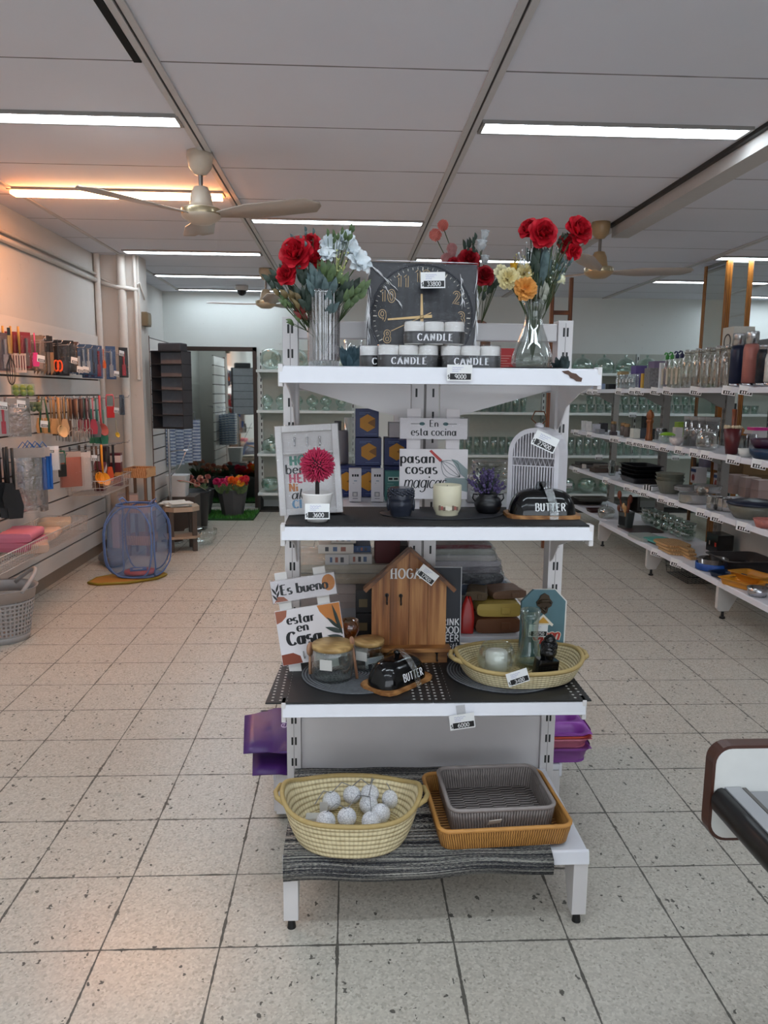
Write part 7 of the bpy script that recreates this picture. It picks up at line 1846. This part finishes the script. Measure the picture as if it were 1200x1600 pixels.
# ---- third shelf
for k, (px, dx, w_, d_, h, c, lab) in enumerate([(906, .12, .2, .14, .02, '3c3a38', 'dark flat oven tray at the far end of the third right shelf'), (918, .12, .22, .16, .028, '565250', 'grey flat tray beside the far dark tray'), (925, .2, .3, .2, .05, '2e2c2c', 'black deep tray behind the flat trays'), (942, .13, .2, .16, .045, '4a3c34', 'brown grey box tray on the third right shelf'), (948, .22, .2, .2, .06, '6a625c', 'taupe tray behind the brown grey one'), (914, .06, .03, .06, .045, 'c8c4bc', 'small white card standing on the flat trays')]):
    carton(rs(2, px, dx), w_, d_, h, M(c, .45), lab)
o = thing('glass_pitcher', 'clear ridged glass block beside the dark trays', 'pitcher', rs(2, 958, .12)); MB().loft([[(x, y, z) for x, y in rr(.06*s, .05*s, .01, 3)] for z, s in ((0, 1), (.13, 1.1), (.15, .7))]).build('body', GLASS('d4dcd8', 2.2, .05, .2), o)
for k, (px, c, lab) in enumerate(((976, '8f9a98', 'grey framed stand tilted on the third right shelf'), (985, '2c2c30', 'black folding stand tilted beside the grey framed stand'), (989, '1c1c20', 'second black folding stand before the roasting pans'))):
    o = thing('folding_stand', lab, 'stand', rs(2, px, .16), (0, .35, .2)); m = MB()
    for a in ((-.004, .004, -.045, -.035, 0, .13), (-.004, .004, .035, .045, 0, .13), (-.004, .004, -.035, .035, .12, .13), (-.004, .004, -.035, .035, 0, .01)): m.box(*a)
    m.build('frame', M(c, .35, .3), o); MB().box(-.001, .002, -.035, .035, .01, .12).build('panel', M('7f8a88' if k == 0 else '4a4c50', .2), o)
def pan(px, dx, k, w_, d_, h, c, label, dz=0, r=.3, me=.5, rz=0):
    o = thing('baking_pan', label, 'pan', rs(k, px, dx)+Vector((0, 0, dz)), rz)
    R4 = lambda a, z, b=0: [(x, y, z) for x, y in rr(w_*a-b, d_*a-b, min(w_, d_)*.16, 5)]
    m = MB(); m.loft([R4(.86, 0), R4(.97, h*.94), R4(1.06, h*.95), R4(1.06, h), R4(.96, h), R4(.85, .006)], 0, True, False); m.prism(rr(w_*.86, d_*.86, min(w_, d_)*.14, 4), .0, .005, 'z'); m.build('pan', M(c, r, me), o); return o
for k, lab in enumerate(('lowest black roasting pan of the stack', 'second black roasting pan of the stack', 'third black roasting pan of the stack', 'top black roasting pan of the stack')): pan(1003, .2, 2, .26, .42, .05, '1d1d20', lab, .035*k)
o = thing('striped_cloth', 'white cloth with black stripes beside the fluted bowls', 'cloth', rs(2, 1022, .06), (0, 0, .3)); m = MB()
for k in range(7): m.box(-.04, .05, -.06+.017*k, -.043+.017*k, 0, .05-.005*abs(k-3), k % 2)
m.build('cloth', [M('d8d8d8', .8), M('1c1c1e', .8)], o)
for k, lab in enumerate(('lower grey green fluted bowl on the third right shelf', 'middle grey green fluted bowl nested in the stack', 'top grey green fluted bowl wrapped in clear film')):
    o = thing('fluted_bowl', lab, 'bowl', rs(2, 1050, .13)+Vector((0, 0, .028*k)), 0, 'fluted bowls'); m = MB(); m.lathe([(.0, 0), (.065, 0), (.105, .10), (.112, .104), (.10, .10), (.06, .006), (.0, .006)], 48, flute=.03, nf=16); m.build('bowl', M('7d8074', .5), o)
ALU = M('b8b6b2', .22, .9, nz=.1)
for k, (px, dx, r, h, dz, lab) in enumerate([(1078, .18, .10, .03, .05, 'shiny round tin behind the aluminium cake pan'), (1090, .09, .11, .062, 0, 'aluminium cake pan on the third right shelf'), (1110, .24, .10, .05, .06, 'round aluminium pan behind the steel canisters'), (1123, .10, .055, .085, 0, 'first steel canister on the third right shelf'), (1137, .12, .05, .085, 0, 'second steel canister beside the first'), (1146, .14, .05, .08, 0, 'third steel canister before the navy rimmed bowl'), (1118, .05, .03, .04, 0, 'small steel cup before the steel canisters')]):
    lathe_thing('metal_pan', lab, 'pan', rs(2, px, dx)+Vector((0, 0, dz)), [('pan', [(.0, 0), (r*.94, 0), (r*.97, h*.4), (r, h), (r*1.04, h+.002), (r*.96, h), (r*.9, .006), (.0, .006)], ALU, 28)])
lathe_thing('casserole_dish', 'large glass dish with navy rim at the picture edge', 'dish', rs(2, 1184, .16), [('body', [(.0, 0), (.11, 0), (.14, .05), (.15, .085), (.143, .085), (.13, .05), (.0, .008)], M('6e6c60', .25, nz=.2), 32), ('rim', [(.155, .085), (.16, .092), (.155, .10), (.10, .115), (.0, .118), (.0, .086)], M('141c30', .3), 32)])
lathe_thing('pink_bowl', 'pink patterned bowl cut off by the picture edge', 'bowl', rs(2, 1206, .05), [('bowl', [(.0, 0), (.05, 0), (.07, .05), (.066, .05), (.0, .01)], M('b06a60', .5, nz=.5, sc_=50), 20)])
# on the rear shelves beyond
for k, (px, X, z, w_, d_, h, c, lab) in enumerate([(1092, 3.12, .635, .10, .10, .14, 'c9c2c4', 'white blue carton with red picture behind the shelving'), (1130, 3.12, .635, .11, .10, .13, 'c4bcbc', 'second white blue carton behind the shelving post'), (1103, 3.2, .775, .10, .10, .2, '8a8498', 'violet grey carton on the white blue carton'), (1128, 3.25, .765, .11, .10, .22, 'b8b0b4', 'white printed carton above the second white blue carton'),
      (1088, 3.25, .635, .08, .1, .32, '5a3a20', 'brown carton in shade at the end of the rear shelf'), (1172, 3.28, .78, .25, .24, .21, '7a5c38', 'brown cardboard box standing behind the pink cartons'), (1153, 3.1, .635, .12, .11, .075, 'b49c94', 'lower pinkish carton, first of the row of three'), (1173, 3.1, .635, .12, .11, .075, 'b8a49c', 'lower pinkish carton, second of the row of three'), (1193, 3.1, .635, .12, .11, .075, 'ac948c', 'lower pinkish carton, third of the row of three'),
      (1153, 3.1, .711, .12, .11, .075, 'bca69e', 'upper pinkish carton, first of the row of three'), (1173, 3.1, .711, .12, .11, .075, 'c4b0a8', 'upper pinkish carton, second of the row of three'), (1193, 3.1, .711, .12, .11, .075, 'b8a098', 'upper pinkish carton, third of the row of three')]):
    q = aX(px, 740, X); o = carton(Vector((X, q.y, z)), w_, d_, h, M(c, .55), lab)
    if k < 2:
        m = MB(); m.box(-w_/2-.001, -w_/2, -d_/2, d_/2, h*.7, h*.9, 0); m.T = Matrix.Translation((-w_/2-.0008, 0, h*.35)) @ Matrix.Rotation(PI/2, 4, 'Y'); m.lathe([(.0, .0), (.03, .0)], 16, m=1); m.T = None; m.build('print', [M('2c4878', .5), M('8a2c24', .5)], o)
for px, X in ((1172, 3.28),):
    o = carton(Vector((X, aX(px, 740, X).y, .635)), .25, .24, .143, M('6e5334', .6), 'plain brown box under the standing cardboard box')
q = aX(1180, 640, 3.3)
o = thing('wire_lattice', 'black backed white lattice panel behind the maroon cup', 'lattice', (3.5, q.y-.35, .92)); m = MB(); m.box(.01, .02, -.5, .5, .0, .42); m.build('backing', M('0c0c0d', .8), o)
m = MB()
for k in range(-8, 16):
    for s in (-1, 1):
        y0 = -.5+k*.085
        a = [(y0, 0), (y0+.42*s*.85, .42)]
        (ya, za), (yb, zb) = a
        def clip(ya, za, yb, zb):
            t0, t1 = 0, 1
            for lo, hi, p, d in ((-.5, .5, ya, yb-ya),):
                if d: 
                    ta, tb = (lo-p)/d, (hi-p)/d
                    if ta > tb: ta, tb = tb, ta
                    t0, t1 = max(t0, ta), min(t1, tb)
            return (t0, t1)
        t0, t1 = clip(ya, za, yb, zb)
        if t1-t0 > .05: m.tube([(0, ya+(yb-ya)*t, za+(zb-za)*t) for t in (t0, t1)], .006, 4)
m.build('lattice', M('8a8680', .5), o)
m = MB(); m.box(0, .03, -.52, -.49, -.92, .42); m.box(0, .03, .49, .52, -.92, .42); m.build('stand_leg', M('3a3a3a', .5), o)
# ---- bottom shelf
pan(915, .20, 3, .4, .3, .045, '34332f', 'black oven tray at the far end of the bottom right shelf', 0, .4, .3)
pan(927, .24, 3, .34, .26, .03, '5a5850', 'grey oven tray beside the far black one', .046, .4, .3)
pan(934, .12, 3, .14, .16, .03, '3a1c1c', 'small dark red tray beside the clear pot', 0, .4, .2)
lathe_thing('glass_pot', 'clear lidded pot beside the wooden spoon crock', 'pot', rs(3, 953, .12), [('body', [(.0, 0), (.07, 0), (.08, .04), (.08, .075), (.05, .10), (.0, .105)], GLASS('d6d8d2', 2.4, .04, .2), 24), ('knob', [(.0, .105), (.012, .106), (.014, .125), (.0, .13)], CHROME, 12)])
o = thing('utensil_crock', 'grey slotted crock full of wooden spoons on the bottom right shelf', 'crock', rs(3, 985, .10), .4)
m = MB(); m.loft([[(x, y, z) for x, y in rr(.105*s, .105*s, .02, 4)] for z, s in ((0, .85), (.14, 1.05), (.145, 1.1), (.14, .98), (.01, .8))], 0, True, False); m.box(-.045, .045, -.045, .045, .0, .006); m.build('crock', M('4c5250', .45), o)
m = MB()
for k in range(9): m.box(-.056, -.052, -.04+.009*k, -.036+.009*k, .03, .11)
m.build('slots', M('26282a', .6), o)
for k, (px, tx, ty, h, c, lab, sp) in enumerate([(980, -.03, .05, .30, '7a3c22', 'wooden spoon with a big red brown bowl in the crock', 1), (986, -.02, .00, .20, 'c8a070', 'pale wooden scoop leaning out of the crock', 1), (990, .0, -.02, .25, '8a4a2c', 'thin wooden stick standing in the crock', 0), (992, .0, -.05, .28, '5c2c1c', 'dark round wooden spoon in the crock', 1), (995, -.03, -.06, .19, 'b98a58', 'short pale wooden masher in the crock', 1), (984, -.04, .02, .18, '6a3420', 'low dark wooden spoon leaning in the crock', 1)]):
    p = Vector(o.location)+Vector((tx*.4, ty*.3, .01)); s = thing('wooden_spoon', lab, 'spoon', p); m = MB()
    m.tube([(0, 0, 0), (tx*.6, ty*.6, h*.55), (tx, ty, h*.8)], .006, 7)
    if sp: m.ball((tx*1.15, ty*1.15, h*.92), .034 if h > .25 else .026, 12, 8, 0, sx=.5, sy=.95, sz=1.15)
    else: m.cyl((tx, ty, h*.8), (tx, ty, h), .007, n=8)
    m.build('spoon', M(c, .5), s)
for k, (px, dx, w_, d_, h, c, dz, lab) in enumerate([(1008, .2, .30, .34, .008, '3c2a2c', 0, 'dark maroon placemat flat on the bottom right shelf'), (1018, .09, .2, .3, .022, '9ea6a2', 0, 'clear flat tray in front of the dark maroon placemat'), (1046, .16, .22, .34, .012, '2c3c3c', 0, 'dark board under the teal cutting board'), (1044, .14, .18, .30, .014, '56a89c', .012, 'teal cutting board on the bottom right shelf')]):
    o = thing('cutting_board', lab, 'board', rs(3, px, dx)+Vector((0, 0, dz)), .05*k); m = MB(); m.prism(rr(w_, d_, .03, 4), 0, h, 'z'); m.build('board', M(c, .35), o, .002)
BAM = WOOD('9a7448', 'c6a070', (14, 3, 14), .5)
for k, lab in enumerate(('lower bamboo paddle board on the bottom right shelf', 'middle bamboo paddle board of the stack', 'top bamboo paddle board of the stack')):
    o = thing('paddle_board', lab, 'board', rs(3, 1068-4*k, .12+.01*k)+Vector((0, 0, .016*k)), .03*k, 'bamboo paddle boards'); m = MB()
    m.prism(rr(.20, .30, .06, 5), 0, .014, 'z'); m.prism([(-.022, -.14), (.022, -.14), (.03, -.30), (-.03, -.30)], 0, .014, 'z'); m.build('board', BAM, o, .003)
lathe_thing('springform_pan', 'round cake pan with a blue printed band on the bottom shelf', 'pan', rs(3, 1128, .12), [('pan', [(.0, .0), (.10, 0), (.10, .02), (.095, .02), (.095, .075), (.09, .075), (.088, .03), (.0, .03)], M('9a9490', .2, .9), 32), ('band', [(.108, .0), (.112, .002), (.112, .045), (.108, .047), (.1, .03)], M('1f4f9c', .4, nz=.5, sc_=24), 32)])
pan(1152, .10, 3, .16, .18, .03, '142844', 'navy blue baking tray beside the blue banded pan', 0, .4, .1, .3)
pan(1178, .09, 3, .17, .24, .04, 'd6912a', 'front yellow baking tray on the bottom shelf', 0, .4, .0, .4)
pan(1192, .20, 3, .17, .24, .04, 'c98a2c', 'rear yellow baking tray at the picture edge', .015, .4, .0, .3)
pan(1150, .26, 3, .3, .30, .03, '4a4448', 'wide dark oven dish behind the blue banded pan', 0, .4, .2)
pan(1172, .3, 3, .34, .34, .09, '3e3a3a', 'deep dark roasting pan with wire handles behind the yellow trays', 0, .4, .2)
lathe_thing('steel_grater', 'ridged steel mould at the picture edge on bottom shelf', 'mould', rs(3, 1203, .06), [('mould', [(.0, 0), (.05, 0), (.06, .05), (.055, .05), (.0, .01)], CHROME, 14)])
o = carton(Vector((2.78, aX(1136, 700, 2.78).y, .28)), .12, .18, .14, M('0c0c0e', .25), 'black appliance box with a red spot under the third shelf')
m = MB(); m.box(-.0608, -.06, -.07, -.045, .05, .08, 0); m.box(-.0608, -.06, .03, .045, .05, .08, 1); m.build('print', [M('c03020', .4), M('a08a80', .4)], o); o.location.z = .245
GB = GLASS('cfe0d6', 2.2, .03, .14)
gp = None
for k, px in enumerate((1020, 1030, 1040, 1051, 1062, 1073, 1084)):
    p = rs(3, px, .40)
    for q in range(2):
        pp = p+Vector((0, 0, .07*q))
        if gp is None: gp = lathe_thing('glass_bowl', 'green tinted glass bowl stacked at the back of the bottom right shelf', 'bowl', pp, [('bowl', [(.0, 0), (.035, 0), (.06, .03), (.066, .07), (.062, .07), (.055, .03), (.0, .008)], GB, 20)], 'green glass bowls on the bottom right shelf')
        else: dup(gp, pp)
wire_basket((2.5, 5.42, .02), .42, .26, .10, 'black wire basket on the floor under the right shelving').children[0].data.materials[0] = M('2a2a2c', .5, .3)
# ---- tickets on the rails
tt = None
for k, (row, pxs_) in enumerate(((0, (903, 918, 927, 963, 984, 993, 1018, 1037, 1080, 1131, 1157)), (1, (900, 921, 958, 963, 984, 995, 1001, 1012, 1021, 1038, 1062, 1086, 1104, 1146, 1187)), (2, (902, 950, 985, 998, 1012, 1040, 1057, 1104, 1128, 1171)), (3, (1035, 1068,)))):
    for px in pxs_:
        X = RX-(.45, .45, .45, .53)[row]-.012; q = aX(px, 700, X); p = Vector((X, q.y, RZ[row]-.05))
        lab = ('top', 'second', 'third', 'bottom')[row]
        key = 'white price ticket clipped to the %s rail of the right shelving' % lab
        if tt is None or tt['label'] != key: tt = ticket('00', key, p, (.0, .12, -PI/2+.6), 1.5, 'tickets on the %s rail of the right shelving' % lab, small=True)
        else: dup(tt, p)
# ================================================================== shelving and glassware on the back wall
BY0 = 9.0
BXS = (-1.08, .06, 1.2, 2.34, 3.48, 4.62, 5.76)
for k in range(6):
    if k == 1: continue
    x0, x1 = BXS[k], BXS[k+1]
    o = thing('store_shelving', ('white wall shelving bay right beside the mirror', '', 'white wall shelving bay behind the display unit', 'white wall shelving bay seen between display unit and right shelving', 'white wall shelving bay behind the flasks', 'white wall shelving bay at the picture edge')[k], 'shelving', (x0, WB-.002, 0), 0, 'shelving bays on the back wall')
    L = x1-x0; D = -(WB-BY0)
    for xx in (.02,) + ((L-.02,) if k in (0, 5) else ()):
        m = MB(); m.box(xx-.015, xx+.015, -.04, 0, 0, 1.9, 0)
        for q in range(24): m.box(xx-.006, xx+.006, -.0412, -.038, .1+q*.075, .14+q*.075, 1)
        m.build('post', [M('d6dad6', .4), BLACK], o)
    m = MB(); m.box(.035, L-.005, -.012, 0, .1, 1.9); m.build('back_panel', M('b4b8ae', .5), o)
    for z in (1.66, 1.195, .69, .225):
        m = MB(); m.box(.0, L-.004, D, -.014, z-.03, z); s = m.build('shelf', M('dfe6e2', .35), o, .002)
        m = MB(); m.prism([(D+.02, z-.03), (-.04, z-.03), (-.04, z-.12), (D+.1, z-.05)], .03, .034, 'x'); m.build('bracket', M('c8ccc8', .4), s)
    m = MB(); m.box(.0, L-.004, D, -.02, .0, .02); m.box(.0, .03, D, -.02, .0, .195); m.build('plinth', M('2a2826', .6), o)
GG = GLASS('dff0e8', 2.4, .03, .14)
GPROF = {'plate': None,
 'globe': [(.0, 0), (.045, 0), (.05, .006), (.048, .03), (.03, .04), (.045, .055), (.07, .09), (.072, .12), (.05, .16), (.02, .175), (.014, .185), (.0, .187)],
 'tall': [(.0, 0), (.032, 0), (.042, .21), (.039, .21), (.029, .01), (.0, .01)],
 'dome': [(.0, 0), (.09, 0), (.118, .04), (.122, .09), (.105, .14), (.07, .172), (.02, .188), (.014, .2), (.022, .215), (.0, .222)],
 'bowl': [(.0, 0), (.05, 0), (.10, .05), (.115, .10), (.10, .155), (.07, .175), (.066, .17), (.094, .15), (.108, .10), (.09, .05), (.0, .012)],
 'short': [(.0, 0), (.036, 0), (.045, .10), (.042, .10), (.032, .01), (.0, .01)]}
GN = {'plate': ('glass_plate', 'plate'), 'globe': ('globe_jar', 'jar'), 'tall': ('tall_glass', 'glass'), 'dome': ('glass_dome', 'dome'), 'bowl': ('glass_vase', 'vase'), 'short': ('short_glass', 'glass')}
GPROT = {}
def gput(kind, x, z, y, label):
    key = (kind, label)
    if key in GPROT: return dup(GPROT[key], (x, y, z))
    nm, ct = GN[kind]
    o = thing(nm, label, ct, (x, y, z), 0, label.replace(' in the row', '') + ' group')
    if kind == 'plate':
        m = MB(); m.T = Matrix.Translation((0, 0, .125)) @ Matrix.Rotation(PI/2+.2, 4, 'X'); m.lathe([(.0, 0), (.07, 0), (.085, .012), (.125, .016), (.122, .022), (.08, .018), (.0, .006)], 28); m.T = None; m.build('plate', GLASS('e6f2ec', 2.6, .05, .25), o)
    else: MB().lathe(GPROF[kind], 18).build('body', GG, o)
    GPROT[key] = o; return o
def row(kind, z, xs, label, y=9.12):
    for x in xs: gput(kind, x, z, y, label)
fr = lambda a, b, s: [a+i*s for i in range(int((b-a)/s)+1)]
row('plate', 1.66, (-.92, -.62, -.33, -.12), 'glass plate standing on the top back shelf beside the mirror')
row('globe', 1.195, (-.97, -.80, -.62, -.44, -.28, -.1), 'globe shaped glass jar on the back shelf beside the mirror')
row('dome', .69, (-.92, -.6), 'tall glass dome on the back shelf left of the key holder')
row('bowl', .225, (-.94, -.66), 'round glass bowl on the bottom back shelf beside the mirror')
row('dome', 1.66, fr(2.50, 4.6, .26), 'large glass dome on the top back shelf at the right')
row('tall', 1.195, fr(1.30, 2.1, .095), 'tall green tinted glass on the back shelf behind the lantern', 9.08)
row('short', 1.195, fr(2.45, 4.9, .105), 'short green glass along the back shelf behind the right shelving', 9.06)
row('short', 1.298, fr(2.85, 4.5, .105), 'short green glass stacked on other glasses at the back', 9.06)
row('tall', .69, fr(1.32, 2.1, .10), 'tall green glass on the lower back shelf behind the lavender', 9.08)
row('tall', .69, fr(2.45, 4.4, .10), 'tall green glass on the lower back shelf behind the right shelving', 9.08)
row('bowl', .225, (2.62, 2.88, 3.14), 'round fishbowl vase on the bottom back shelf right of the display')
row('bowl', .225, (1.35, 1.65, 1.95), 'round fishbowl vase on the bottom back shelf behind the display')
tk = None
for x, z in ((3.35, 1.195), (2.97, .69), (3.9, .69), (2.7, .30), (4.6, 1.195)):
    p = (x, BY0-.02, z-.045) if z != .30 else (2.62, 8.98, .30)
    if tk is None: tk = ticket('00', 'white ticket on the back wall shelving', p, (0, 0, 0), 1.5, 'tickets on the back wall shelving', small=True)
    else: dup(tk, p)
# ================================================================== checkout counter corner
cx, cz = aY(1108, 1225, 1.30).x+.004, .572
o = thing('checkout_counter', 'checkout counter corner with white end board, dark wooden edge and black bumper', 'counter', (cx+.35, 1.30, 0))
PW, PH = .62, .19
out = [(x+PW/2-.35, z+.572+PH/2) for x, z in rr(PW, PH, .035, 6)]
m = MB(); m.prism(out, 0, .028, 'y', 0); m.build('end_board', M('4a2c22', .35, nz=.2), o, .004)
m = MB(); ins = [(x+PW/2-.35, z+.572+PH/2) for x, z in rr(PW-.012, PH-.012, .03, 6)]; m.prism(ins, -.0012, .002, 'y', 0); m.build('white_face', M('dcdcd8', .5, nz=.05), o)
m = MB(); m.box(-.325, .27, -1.1, -.002, .655, .672, 0); m.box(-.325, -.295, -1.1, -.002, .672, .682, 1); m.box(-.292, -.284, -1.1, -.002, .672, .680, 2); m.build('worktop', [M('8c8c8e', .45), M('9a9a9c', .35), M('5a5652', .5)], o, .001)
m = MB(); m.T = Matrix.Translation((-.332, 0, .655)); pr = [(.018*math.cos(a), .026*math.sin(a)) for a in [2*PI*i/16 for i in range(16)]]; m.prism(pr, -1.1, -.004, 'y', 0, True); m.T = None; m.build('bumper', M('0b0b0c', .35), o)
m = MB(); m.box(.02, .27, -1.1, .0, .0, .655); m.build('cabinet', M('cfccc8', .5), o)
